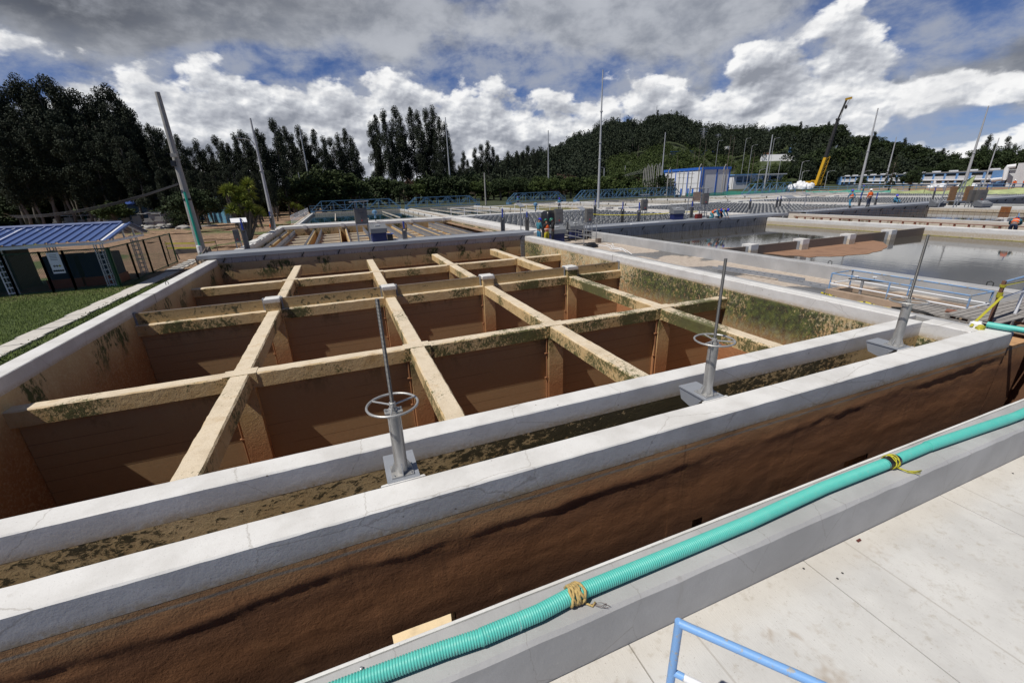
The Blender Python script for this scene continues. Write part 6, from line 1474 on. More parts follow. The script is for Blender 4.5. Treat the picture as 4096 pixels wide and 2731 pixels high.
net([(106, 56, 0), (103, 49, 0), (101, 44, 0)], 1.35, M_PLY, 'translucent yellow plastic sheet heaped over the fence before the long hall', sag=.4, seg=16)
net([(100.5, 42, 0), (100, 36, 0), (99, 28, 0)], 1.3, M_PLY, 'yellow plastic sheet stretched on the fence at the right edge', sag=.12)
q = at(3815, 745, z=0); tag(MB().add([(100.8, 43.6, .2), (100.8, 41.8, .2), (100.4, 41.4, 2.9), (100.2, 43.0, 1.6), (100.95, 43.6, .2), (100.95, 41.8, .2), (100.55, 41.4, 2.9), (100.35, 43.0, 1.6)], [(0, 1, 2, 3), (7, 6, 5, 4), (0, 4, 5, 1), (1, 5, 6, 2), (2, 6, 7, 3), (3, 7, 4, 0)]).build('plastic_peak', M_PLY), 'upright peak of yellow plastic sheet with folds fanning from its foot', 'sheet')
# bulk bags
for i, (px, py, D) in enumerate([(3178, 742, 214), (3192, 737, 216), (3205, 741, 213), (3214, 733, 218), (3226, 738, 214), (3238, 741, 212), (3199, 730, 219), (3246, 738, 216), (3219, 743, 211), (3164, 745, 212)]):
    q = at(px, py, d=D); blob('bulk_bag', (q.x, q.y, q.z-1.3), 1.15, 1.1, 2.0, M_BW, 'white bulk bag in the pile left of the crane', 'bag', i*2.3)['group'] = 'white bulk bags by the crane'
for i, (px, py, D) in enumerate([(3725, 744, 152), (3740, 742, 152), (3756, 742, 151), (3770, 739, 150), (3845, 741, 148), (3862, 737, 147), (3880, 738, 147), (3893, 741, 146)]):
    q = at(px, py, d=D); blob('bulk_bag', (q.x, q.y, q.z-.5), .9, .8, .8, M_BW, 'white bag in the low heap before the long hall, '+('left heap' if i < 4 else 'right heap'), 'bag', i*1.7)['group'] = 'white bags before the long hall, '+('left' if i < 4 else 'right')

# ------------------------------------------------------------------ valve stands over the channel
def stemfn(t, b):
    z = t.sep(t.obj())[2]; s_ = t.m('SINE', t.m('MULTIPLY', z, 420.0))
    setb(t, b, t.mix(t.step(s_, -1, 1), (.06, .06, .06), (.26, .26, .26)), .4, s_, .8, .004)
M_STEM = mat('threaded_stem', stemfn, metal=.7)
M_STAND = wear((.46, .455, .44), sc=7, amt=.25, rough=.38, metal=.55, bump=.15); M_STAND.name = 'stand_steel'
def valve_stand(i, x, y, lab, rot):
    e = empty('valve_stand', (x, y, 0), 0, lab, 'valve', 'valve stands on the front rim')
    # base beam bridging the channel, with tapered cheeks
    MB().box(-.19, .19, -.17, .42, -.012, .012).build('bridge_plate', M_STEEL, e, local=True)
    for s_ in (-1, 1):
        MB().add([(s_*.175, -.1, -.012), (s_*.175, .42, -.012), (s_*.175, .35, -.2), (s_*.175, .1, -.26), (s_*.163, -.1, -.012), (s_*.163, .42, -.012), (s_*.163, .35, -.2), (s_*.163, .1, -.26)], [(0, 1, 2, 3), (7, 6, 5, 4), (0, 4, 5, 1), (1, 5, 6, 2), (2, 6, 7, 3), (3, 7, 4, 0)]).build('cheek_plate', M_STEEL, e, local=True)
    MB().box(-.13, .13, -.12, .14, .012, .032).build('foot_plate', M_STAND, e, local=True)
    for sx in (-.1, .1):
        for sy in (-.09, .11): MB().tube([(sx, sy, .03), (sx, sy, .048)], .011, 6).build('bolt', M_GALV, e, local=True)
    for a_ in (0, 90, 180, 270):
        c_, s_ = math.cos(R(a_)), math.sin(R(a_)); p = [(.07, .032), (.125, .032), (.125, .06), (.078, .17), (.07, .17)]; w_ = .005
        vs = [(c_*r_-s_*w_, s_*r_+c_*w_, z) for r_, z in p]+[(c_*r_+s_*w_, s_*r_-c_*w_, z) for r_, z in p]
        MB().add(vs, [(0, 1, 2, 3, 4), (9, 8, 7, 6, 5)]+[(k, (k+1) % 5, 5+(k+1) % 5, 5+k) for k in range(5)]).build('gusset', M_STAND, e, local=True)
    MB().tube([(0, 0, .03), (0, 0, .84)], .076, 24).build('pedestal', M_STAND, e, smooth=True, local=True)
    MB().box(-.1, .1, -.06, .06, .84, .856).build('top_plate', M_STAND, e, local=True)
    for s_ in (-1, 1): MB().tube([(s_*.085, 0, .856), (s_*.085, 0, .885)], .014, 6).build('bolt', M_GALV, e, local=True)
    MB().lathe([(.05, 0), (.05, .03), (.038, .035), (.038, .1), (.03, .105)], (0, 0, .857), 16).build('hub', M_STAND, e, smooth=True, local=True)
    w_ = MB().torus((0, 0, .93), .285, .0145, 48, 10).build('handwheel', M_STAND, e, smooth='all', local=True)
    for k in range(3):
        a_ = R(rot+120*k); MB().tube([(math.cos(a_)*.03, math.sin(a_)*.03, .925), (math.cos(a_)*.28, math.sin(a_)*.28, .93)], .011, 8).build('spoke', M_STAND, w_, smooth=True, local=True)
    MB().tube([(0, 0, .94), (0, 0, 2.17)], .0215, 12).build('threaded_stem', M_STEM, e, smooth=True, local=True)
    # broken mortar pad on the rim beside it
    MB().prism([(-.27, -.19), (.25, -.185), (.24, -.155), (.1, -.15), (-.15, -.155), (-.26, -.165)], -.05, .006).build('mortar_pad', M_WHITE, e, local=True)
valve_stand(0, .239, 4.50, 'valve stand with handwheel, nearest of the three, left', 20)
valve_stand(1, 5.06, 4.495, 'valve stand with handwheel, middle of the three', 75)
valve_stand(2, 9.975, 4.50, 'valve stand with handwheel, farthest of the three, right', 50)
# wooden box bits seen through the openings stay part of the wall; pale inside walls are the sunlit channel

# ------------------------------------------------------------------ ribbed hose
def hosefn(t, b):
    p = t.pos(); n = t.noise(p, 5, 5, .7)
    f = t.noise(p, 28, 5, .75); c = t.mix(n, (.055, .42, .36), (.13, .52, .45)); c = t.mix(t.m('MULTIPLY', t.step(f, .55, .72), .45), c, (.30, .38, .33)); setb(t, b, c, t.m('ADD', .32, t.m('MULTIPLY', f, .3)))
M_HOSE = mat('turquoise_hose', hosefn)
M_HOSED = mat('turquoise_sleeve', hosefn)
hose = empty('ribbed_hose', (4, 2.2, .08), label='long ribbed turquoise hose lying on the grey parapet', cat='hose')
cl = [(-2.2, 2.235), (-.42, 2.205), (.21, 2.181), (.51, 2.158), (.98, 2.16), (1.31, 2.192), (2.65, 2.2), (3.27, 2.203), (4.41, 2.238), (5.56, 2.228), (6.33, 2.236), (7.38, 2.197), (8.18, 2.158), (8.6, 2.165), (10.5, 2.22), (13, 2.2), (16, 2.2)]
def cy(x): return float(np.interp(x, [c_[0] for c_ in cl], [c_[1] for c_ in cl]))
def hose_seg(x0, x1, rad, name, m, pitch=.0205, amp=.0042, n=22, z=None):
    pts_ = []; rs = []; x = x0
    while x < x1:
        for f, rr in ((0, -1), (.2, .6), (.5, 1), (.8, .6)): pts_.append((x+f*pitch, cy(x+f*pitch), (z or rad+.006)+.004*math.sin(x*1.7))); rs.append(rad+rr*amp)
        x += pitch
    return MB().tube(pts_, rs, n).build(name, m, hose, smooth='all')
hose_seg(-2.2, .52, .056, 'ribbed_length', M_HOSE); hose_seg(.50, 5.48, .0585, 'ribbed_length', M_HOSE)
hose_seg(5.62, 8.0, .055, 'ribbed_length', M_HOSE, amp=.0016); hose_seg(8.0, 16, .056, 'ribbed_length', M_HOSE, amp=.0016)
def ring(x, r_, w_, m, nm): MB().tube([(x, cy(x), r_-.0), (x+w_, cy(x+w_), r_)], r_, 22).build(nm, m, hose, smooth=True)
ring(.50, .0625, .012, M_HOSED, 'joint_collar'); ring(.80, .0632, .006, mat('hose_seam', color=(.5, .75, .7)), 'seam_ring')
MB().tube([(6.30, cy(6.3), .062), (6.31, cy(6.31), .062), (7.9, cy(7.9), .062), (8.1, cy(8.1), .062)], [.060, .0622, .0622, .058], 22).build('smooth_sleeve', M_HOSED, hose, smooth=True)
# tape and rope ties
tp = MB().tube([(5.44, cy(5.44), .064), (5.50, cy(5.5), .064), (5.58, cy(5.58), .064), (5.66, cy(5.66), .064)], [.061, .068, .065, .061], 20).build('black_tape', M_DARK, smooth=True); tag(tp, 'black tape wrapped round the turquoise hose', 'tape')
def rope_tie(x, n, r_, m, name, lab, tails, w_=.16, rr=.011):
    e = empty(name, (x, cy(x), .07), 0, lab, 'rope'); pts_ = []
    rnd = random.Random(int(x*10))
    for k in range(n*14+1):
        u = k/(n*14); a_ = 6.2832*k/14; pts_.append((x+w_*(u-.5)*1.0+math.sin(a_*1.3)*.028+rnd.uniform(-.006, .006), cy(x)+math.cos(a_)*(r_+rnd.uniform(0, .008)), .07+math.sin(a_)*(r_+rnd.uniform(0, .008))))
    MB().tube(pts_, rr, 6).build('coil', m, e, smooth='all')
    for tl in tails: MB().tube(tl, [rr*.8]*len(tl), 5).build('tail', m, e, smooth='all')
    return e
M_ROPE = wear((.50, .36, .14), (.12, .09, .05), sc=40, amt=.5, rough=.95, bump=.8, hd=.004); M_ROPE.name = 'straw_rope'
M_YROPE = mat('yellow_string', color=(.45, .42, .03), rough=.8)
rope_tie(1.32, 7, .071, M_ROPE, 'rope_tie', 'bundle of straw coloured rope tied round the hose', [[(1.38, 2.12, .02), (1.42, 2.08, .01), (1.46, 2.10, .012)]], .10, .012)
m2 = MB(); rnd = random.Random(4)
for k in range(4): m2.tube([(1.42, 2.10, .012), (1.46+rnd.uniform(0, .04), 2.06+rnd.uniform(-.03, .02), .03), (1.52+rnd.uniform(-.02, .05), 2.03+rnd.uniform(-.02, .03), .012), (1.49+rnd.uniform(0, .06), 2.05+rnd.uniform(-.04, .02), .008)], .0016, 4)
tag(m2.build('loose_wire', mat('brown_wire', color=(.08, .03, .025))), 'tangle of thin brown wire on the parapet beside the rope tie', 'wire')
rope_tie(5.55, 4, .073, M_YROPE, 'string_tie', 'yellow string knotted round the black tape on the hose', [[(5.56, 2.16, .04), (5.62, 2.09, .012), (5.70, 2.05, .01), (5.78, 2.03, .012)], [(5.57, 2.15, .03), (5.64, 2.06, .012), (5.74, 2.02, .01)], [(5.56, 2.15, .03), (5.6, 2.07, .012), (5.69, 2.0, .01)]], .05, .006)
tag(MB().lathe([(.012, 0), (.012, .02), (.006, .022)], (-.35, 2.32, 0), 8).build('bolt_stub', M_GALV), 'small bolt stub on the parapet left of the hose', 'bolt')
# second hose at the upper right
h2 = empty('turquoise_pipe', (14, 3.9, .1), label='straight turquoise hose running off over the pallets at the right edge', cat='hose')
pa, pb = at(3948, 1297, z=.09), at(4130, 1327, z=.09)
MB().tube([pa, pa.lerp(pb, .5), pb, pb+(pb-pa)*3], .062, 18).build('hose_body', M_HOSED, h2, smooth=True)
MB().tube([pa-(pb-pa)*.12, pa+(pb-pa)*.02], .055, 14).build('black_end', M_DARK, h2, smooth=True)
q = at(3912, 1297, z=.05); tag(MB().lathe([(.14, 0), (.13, .08), (.1, .1), (.09, .11), (.05, .112)], (q.x, q.y, 0), 18).build('basin_lid', M_BW), 'white round lid lying behind the end of the turquoise hose', 'lid')

# ------------------------------------------------------------------ blue rail in the corner
br = empty('corner_railing', (1.46, 1.27, -.5), label='peeling light blue pipe railing with white mid rail in the bottom right foreground', cat='railing')
M_RAILB = painted('peeling_blue_paint', (.19, .38, .70), (.36, .36, .34), .555, 18)
tc = at(2716, 2490, d=1.95)
def ontop(px, py, z): return at(px, py, z=z)
ep = at(3330, 2760, z=tc.z)
MB().tube([tc, ep, ep+(ep-tc)*.8], .0245, 16).build('top_rail', M_RAILB, br, smooth=True)
MB().tube([(tc.x, tc.y, tc.z+.012), (tc.x, tc.y, -.51)], .0245, 16).build('post', M_RAILB, br, smooth=True)
mz = None
for k in range(60):
    z = tc.z-.05-k*.01
    p_ = Vector((tc.x, tc.y, z)); v = p_-CAM; yy = 1365.5-FPX*(v.dot(_u)/v.dot(_f))
    if yy > 2683: mz = z; break
mz = mz or tc.z-.25
d_ = (ep-tc).normalized()
MB().tube([Vector((tc.x, tc.y, mz)), Vector((tc.x, tc.y, mz))+d_*.07], .022, 14).build('rail_socket', M_RAILB, br, smooth=True)
MB().tube([Vector((tc.x, tc.y, mz))+d_*.06, Vector((tc.x, tc.y, mz))+d_*2], .021, 14).build('mid_rail', M_WHITEP, br, smooth=True)
e2 = tc+d_*2.2; MB().tube([e2, (e2.x, e2.y, -.51)], .0245, 12).build('post', M_RAILB, br, smooth=True)
# small litter on the slabs
lp = at(3435, 2162, z=-.505); tag(MB().add([(lp.x-.03, lp.y-.012, -.503), (lp.x+.03, lp.y-.01, -.500), (lp.x+.034, lp.y+.012, -.492), (lp.x-.028, lp.y+.014, -.497)], [(0, 1, 2, 3)]).build('dead_leaf', mat('dead_leaf', color=(.09, .02, .012), rough=.8)), 'dark red dead leaf on the slabs near the parapet', 'leaf')
for i, (px, py) in enumerate(((3350, 2312), (3370, 2290), (3190, 2680), (4052, 1892), (3215, 2272))):
    q = at(px, py, z=-.505); tag(MB().lathe([(.008, 0), (.012, .004), (.004, .01)], (q.x, q.y, -.51), 6).build('pebble', M_DARK), 'tiny dark pebble on the pale slabs', 'pebble', 'pebbles on the slabs')

# ------------------------------------------------------------------ guarded pit and ladders in the corridor
gp_ = empty('pit_railing', (15.2, 7.5, CF), label='rectangular blue and white pipe railing round the pit in the corridor', cat='railing')
cn = [(14.75, 8.8), (15.9, 8.8), (15.9, 5.85), (14.75, 5.85)]
cn = [(at(3312, 1176, z=-.52)), (at(3393, 1166, z=-.52)), (at(3951, 1227, z=-.52)), (at(3863, 1244, z=-.52))]
cn = [(c_.x, c_.y) for c_ in cn]; HT = .2
tops = [at(3329, 1093, z=HT), at(3413, 1081, z=HT), at(3974, 1166, z=HT), at(3884, 1183, z=HT)]
bz_ = [at(3312, 1176, x=tops[0].x), at(3393, 1166, x=tops[1].x), at(3951, 1227, x=tops[2].x), at(3863, 1244, x=tops[3].x)]
T = [Vector((t_.x, t_.y, HT)) for t_ in tops]
for i in range(4):
    a, b_ = T[i], T[(i+1) % 4]
    MB().tube([a, b_], .022, 8).build('top_rail', M_BLUEP, gp_, smooth=True)
    MB().tube([a-Vector((0, 0, .34)), b_-Vector((0, 0, .34))], .021, 8).build('mid_rail', M_WHITEP, gp_, smooth=True)
    MB().tube([a, (a.x, a.y, CF)], .023, 8).build('post', M_BLUEP, gp_, smooth=True)
for i, j in ((0, 3), (1, 2)):
    p = T[i].lerp(T[j], .48); MB().tube([p, (p.x, p.y, CF)], .023, 8).build('post', M_BLUEP, gp_, smooth=True)
kx0, kx1 = min(t_.x for t_ in T)-.05, max(t_.x for t_ in T); ky0, ky1 = min(t_.y for t_ in T), max(t_.y for t_ in T)
kb = empty('pit_kerb', (kx0, ky0, CF), label='rough tan concrete kerb round the dark pit under the pipe railing', cat='kerb')
M_TANC = wear((.36, .27, .2), (.2, .13, .08), sc=2, amt=.5, rough=.9, vec='pos'); M_TANC.name = 'tan_concrete'
B(kx0, kx0+.18, ky0-1.4, ky1, CF, CF+.2).build('kerb_side', M_TANC, kb); B(kx1-.1, kx1+.1, ky0, ky1, CF, CF+.2).build('kerb_side', M_TANC, kb); B(kx0+.2, kx1-.1, ky1-.2, ky1, CF, CF+.2).build('kerb_end', M_TANC, kb)
B(kx0+.18, kx1-.1, ky0-.5, ky1-.2, CF+.0, CF+.012).build('dark_water', M_WATERG, kb)
# valve pipe with two small wheels
q = at(3432, 1200, z=CF); q = Vector((q.x, q.y, CF)); vp = empty('standpipe', q, 0, 'grey standpipe with two small white wheels inside the pipe railing', 'pipe')
vt = at(3445, 1120, x=q.x).z-CF
MB().tube([(0, 0, 0), (0, 0, vt)], .04, 10).build('riser', M_GALV, vp, smooth=True, local=True)
MB().tube([(-.25, .28, vt+.02), (0, 0, vt), (.35, -.38, vt-.02)], .022, 8).build('branch', M_RUBBER, vp, smooth=True, local=True)
for dx, dy in ((-.13, .14), (.18, -.2)):
    MB().tube([(dx, dy, vt), (dx, dy, vt+.12)], .012, 6).build('spindle', M_GALV, vp, local=True); MB().torus((dx, dy, vt+.12), .05, .01, 14, 6).build('small_wheel', M_WHITEP, vp, local=True)
# ladders
def ladder(pa, pb, z, label, wid=.42):
    a, b_ = at(*pa, z=z), at(*pb, z=z); d = (b_-a).normalized(); n = Vector((-d.y, d.x, 0)); e = empty('ladder', a, 0, label, 'ladder', 'ladders lying in the corridor')
    for s_ in (-.5, .5): MB().beam(a+n*wid*s_, b_+n*wid*s_, .03, .09).build('side_rail', M_STEEL, e)
    k = int((b_-a).length/.3)
    for i in range(1, k): p = a.lerp(b_, i/k); MB().tube([p-n*wid*.5, p+n*wid*.5], .016, 6).build('rung', M_STEEL, e)
ladder((2400+640/1.3868, 900+232/1.3868), (2400+1120/1.3868, 900+305/1.3868), CF+.12, 'aluminium ladder lying flat in the corridor, farther one')
ladder((2400+1010/1.3868, 900+300/1.3868), (2400+1370/1.3868, 900+362/1.3868), CF+.05, 'aluminium ladder lying flat in the corridor, nearer one')
pts_ = [at(3300+x/2.955, 1000+y/2.955, z=-.3) for x, y in ((-40, 505), (60, 545), (200, 585), (350, 610), (480, 632), (620, 660), (770, 685))]
for i, p in enumerate(pts_): p.z += .03*math.sin(i*2)
tag(MB().tube(pts_, .028, 7).build('yellow_wrapped_cable', mat('yellow_black_tape', lambda t, b: setb(t, b, t.mix(t.step(t.noise(t.pos(), 14, 3), .5, .55), (.6, .5, .02), (.05, .05, .02)), .5))), 'cable wrapped in yellow and black tape along the kerb', 'cable')
for i in range(3):
    a = at(3300+790/2.955, 1000+(675+i*12)/2.955, z=-.28); b_ = at(3300+1310/2.955, 1000+795/2.955, z=-.35); m_ = at(3300+(1180-i*30)/2.955, 1000+(690+i*8)/2.955, z=-.05)
    pp = [a*(1-u)**2+m_*2*u*(1-u)+b_*u*u for u in (0, .12, .25, .4, .55, .7, .85, 1)]
    tag(MB().tube(pp, .018, 6).build('black_cable', M_RUBBER, smooth='all'), 'black cable arching over the kerb behind the farthest handwheel', 'cable', 'black cables by the kerb')
# yellow safety line along the right rim
pts_ = [at(2400+x/1.3868, 900+y/1.3868, z=-.02) for x, y in ((200, 150), (400, 210), (600, 262), (800, 305))]
# pallets, brown post, tape
def pallet(x0, y0, z, label, L=1.25, W=1.0, ang=0.0):
    e = empty('timber_pallet', (x0, y0, z), ang, label, 'pallet', 'grey timber pallets over the trench')
    M_ = M_WOOD
    for k in range(7): MB().box(0, L, k*W/7+.01, (k+1)*W/7-.012, .115, .137).build('board', M_, e, local=True)
    for k in range(3):
        xx = k*(L-.1)/2; MB().box(xx, xx+.1, 0, W, .095, .1145).build('stringer', M_, e, local=True)
        for yy in (0, W/2-.05, W-.1): MB().box(xx+.002, xx+.098, yy, yy+.1, .02, .0945).build('block', M_, e, local=True)
        MB().box(xx-.01, xx+.11, 0, W, 0, .0195).build('skid', M_, e, local=True)
    return e
M_WOOD = wear((.27, .255, .24), (.09, .08, .07), sc=7, amt=.5, rough=.9, bump=.5); M_WOOD.name = 'weathered_timber'
pallet(14.0, 4.5, -.26, 'grey weathered pallet nearest the brown post'); pallet(15.3, 4.4, -.26, 'grey weathered pallet under the right hand rail'); pallet(16.6, 4.4, -.26, 'grey weathered pallet farthest right over the trench'); pallet(14.2, 5.55, -.40, 'grey weathered pallet behind, partly under the others')
q = at(3808, 1292, z=CF); bk = empty('hollow_brick', (q.x, q.y, CF), .3, 'red brown hollow clay brick at the end of the pallet', 'brick')
M_CLAY = mat('clay', color=(.2, .09, .06), rough=.9)
MB().box(0, .3, 0, .02, 0, .3).box(0, .3, .18, .2, 0, .3).box(0, .3, .02, .18, 0, .02).box(0, .3, .02, .18, .28, .3).box(0, .3, .09, .11, .02, .28).box(0, .3, .02, .18, .14, .16).build('brick_body', M_CLAY, bk, local=True)
rp = at(3958, 1287, z=-.1); tpz = at(4024, 1124, x=rp.x)
tr_ = empty('rusty_railing', (rp.x, rp.y, -.13), label='rusty brown post and rail with white lower rail at the right edge', cat='railing')
M_RUSTP = wear((.16, .08, .05), (.06, .03, .02), sc=9, amt=.5, rough=.85); M_RUSTP.name = 'rusty_post_steel'
hh_ = tpz.z
MB().beam((rp.x, rp.y, -.13), (rp.x, rp.y, hh_), .06, .06).build('post', M_RUSTP, tr_)
MB().tube([(rp.x, rp.y, hh_-.03), (rp.x+1.5, rp.y+.1, hh_-.03)], .028, 8).build('top_rail', M_BLUEP, tr_, smooth=True)
MB().tube([(rp.x, rp.y, hh_-.42), (rp.x+1.5, rp.y+.1, hh_-.42)], .025, 8).build('mid_rail', M_WHITEP, tr_, smooth=True)
MB().beam((rp.x+1.45, rp.y+.1, -.13), (rp.x+1.45, rp.y+.1, hh_), .05, .05).build('post', M_WHITEP, tr_)
M_TAPE = mat('yellow_warning_tape', color=(.38, .35, .03), rough=.5)
tpq = empty('warning_tape', (rp.x, rp.y, 0), label='yellow warning tape knotted on the rusty post and trailing down to the hose', cat='tape')
a = Vector((rp.x-.02, rp.y-.06, hh_-.35)); b_ = at(3882, 1305, z=.03)
MB().beam(a, b_, .05, .006).build('trailing_strip', M_TAPE, tpq)
for z in (hh_-.12, hh_-.30, hh_-.36): MB().tube([(rp.x, rp.y, z-.03), (rp.x, rp.y, z+.03)], [.05, .058], 10).build('knot', M_TAPE, tpq)
MB().beam((rp.x, rp.y-.02, hh_-.10), (rp.x+1.5, rp.y+.1, hh_-.16), .07, .006).build('stretched_strip', M_TAPE, tpq)
q = at(3925, 1302, z=.08); blob('tape_wad', (q.x, q.y, 0.0), .09, .07, .1, M_TAPE, 'wad of yellow tape at the end of the turquoise hose', 'tape', 5)
for i, (px, py) in enumerate(((3319, 1056), (3958, 1142))):
    q = at(px, py, z=0.0); tag(MB().tube([(q.x, q.y-.07, 0), (q.x, q.y-.07, .09), (q.x, q.y, .13), (q.x, q.y+.07, .09), (q.x, q.y+.07, 0)], .014, 6).build('lifting_hook', M_RUBBER, smooth=True), ('iron hook in the top of the grey tank wall, left one', 'iron hook in the top of the grey tank wall, right one near the rusty post')[i], 'hook')

# ------------------------------------------------------------------ grass, path, shed
cl = random.Random(9)
for k in range(19):
    y0_ = 12.2+k*.88; y1_ = y0_+.84; j = cl.uniform(-.06, .06)
    pts4 = [(-9.55+j, y0_+cl.uniform(-.05, .05)), (-8.92+j, y0_+cl.uniform(-.05, .05)), (-8.9+j, y1_), (-9.53+j, y1_)]
    if k > 14: pts4 = [(x+.08, y) for x, y in pts4]
    tag(MB().prism(pts4, -.55, -.505).build('stepping_slab', M_SLAB), ORD[k]+' pale slab of the garden path, counted from the near end', 'slab', 'stepping slabs of the path')
for k in range(5):
    y0_ = 29.5+k*1.0; tag(MB().prism([(-9.7, y0_), (-8.9, y0_+.1), (-8.95, y0_+.8), (-9.75, y0_+.75)], -.55, -.505).build('stepping_slab', M_SLAB), ORD[k]+' pale irregular slab in the far stretch of path by the thick pole', 'slab', 'far slabs of the path')
# grass blades
rg = np.random.default_rng(11); n = 130000
X = rg.uniform(-16, -7.3, n); Y = rg.uniform(10.5, 26, n)
keep = ~((X > -9.6) & (X < -8.88)) & ~((Y > 25.2) & (X < -9.9)) & (rg.random(n) < np.where(X > -9, .9, .75))
X, Y = X[keep], Y[keep]; n = len(X); hgt = rg.uniform(.02, .06, n)*(1+.8*(rg.random(n) < .06)); ang = rg.uniform(0, 6.28, n); wd = rg.uniform(.004, .011, n)
lx, ly = np.cos(ang)*hgt*.6, np.sin(ang)*hgt*.6; px_, py_ = -np.sin(ang)*wd, np.cos(ang)*wd; z0 = -.56
Vg = np.stack([np.stack([X-px_, Y-py_, np.full(n, z0)], 1), np.stack([X+px_, Y+py_, np.full(n, z0)], 1), np.stack([X+lx+px_*.3, Y+ly+py_*.3, z0+hgt], 1), np.stack([X+lx-px_*.3, Y+ly-py_*.3, z0+hgt], 1)], 1).reshape(-1, 3)
gm_ = np_mesh('grass', Vg, np.arange(n*4).reshape(-1, 4), leafmat('grass_blades', (.07, .11, .02), (.13, .18, .04), (.22, .26, .09)))
go = bpy.data.objects.new('grass', gm_); COL.objects.link(go); tag(go, 'green grass between the near shed and the left rim', 'grass', kind='stuff')
V, F = leaf_cloud(rg, [(-8.1+rg.uniform(-.55, .5), 11+k*.14+rg.uniform(-.1, .1), -.5, .28, .12+.1*rg.random()) for k in range(110)], 700, .022)
co = bpy.data.objects.new('clover', np_mesh('clover', V, F, leafmat('clover_leaves', (.015, .03, .008), (.035, .06, .015), (.07, .10, .03)))); COL.objects.link(co); tag(co, 'low clover growing between the path and the left rim', 'ground cover', kind='stuff')
# near shed
sh = empty('roofed_shed', (-15, 27.5, GZ), label='open shed with ribbed blue roof and white lattice posts at the left edge', cat='shed')
XR, XL = -10.2, -21.0; YA, YB, YC = 24.9, 27.7, 29.6; ZE, ZR = 1.63, 2.22
M_SHEET = painted('blue_ribbed_sheet', (.07, .115, .27), (.28, .31, .36), .62, 2, .35)
for (ya, za, yb, zb, nm) in ((YA, ZE, YB, ZR, 'roof_front'), (YB, ZR, YC, ZE, 'roof_back')):
    vs = []; fs = []; x = XL; cols = []
    while x < XR:
        for dx, dz in ((0, 0), (.24, 0), (.27, .055), (.33, .055), (.36, 0)): cols.append((x+dx, dz))
        x += .36
    for cx, dz in cols: vs += [(cx, ya, za+dz), (cx, yb, zb+dz), (cx, ya, za+dz-.015), (cx, yb, zb+dz-.015)]
    for i in range(len(cols)-1):
        b0_ = i*4; fs += [(b0_, b0_+4, b0_+5, b0_+1), (b0_+2, b0_+3, b0_+7, b0_+6), (b0_, b0_+2, b0_+6, b0_+4), (b0_+1, b0_+5, b0_+7, b0_+3)]
    MB().add(vs, fs).build(nm, M_SHEET, sh)
MB().tube([(XL, YB, ZR+.05), (XR, YB, ZR+.05)], .09, 6).build('ridge_cap', M_SHEET, sh)
for x in (XR+.05, -14.0, -17.8):
    m2 = MB(); m2.beam((x, YA+.1, ZE-.12), (x, YC-.1, ZE-.12), .08, .1); m2.beam((x, YA+.05, ZE-.03), (x, YB, ZR-.04), .08, .08); m2.beam((x, YC-.05, ZE-.03), (x, YB, ZR-.04), .08, .08)
    for f in (.25, .5, .75):
        y = YA+(YC-YA)*f; zt = ZE+(ZR-ZE)*(min(f*(YC-YA), (YB-YA))/(YB-YA) if y <= YB else (YC-y)/(YC-YB)); m2.beam((x, y, ZE-.1), (x, y, zt-.05), .06, .06)
    m2.build('gable_truss', M_WHITEP, sh)
def lattice_post(x, y, z1):
    m2 = MB()
    for sx, sy in ((-.12, -.1), (.12, -.1), (.12, .1), (-.12, .1)): m2.box(x+sx-.018, x+sx+.018, y+sy-.018, y+sy+.018, GZ, z1)
    for k in range(9): z = GZ+.12+k*(z1-GZ-.2)/8; m2.box(x-.12, x+.12, y-.115, y-.085, z, z+.03); m2.box(x-.12, x+.12, y+.085, y+.115, z, z+.03)
    m2.build('lattice_post', M_WHITEP, sh)
for x in (-10.5, -14.0, -17.8): lattice_post(x, 25.35, ZE-.1); lattice_post(x, 29.2, ZE-.1)
B(XL, XR, YA+.05, YA+.13, ZE-.17, ZE-.05).build('eave_beam', M_WHITEP, sh)
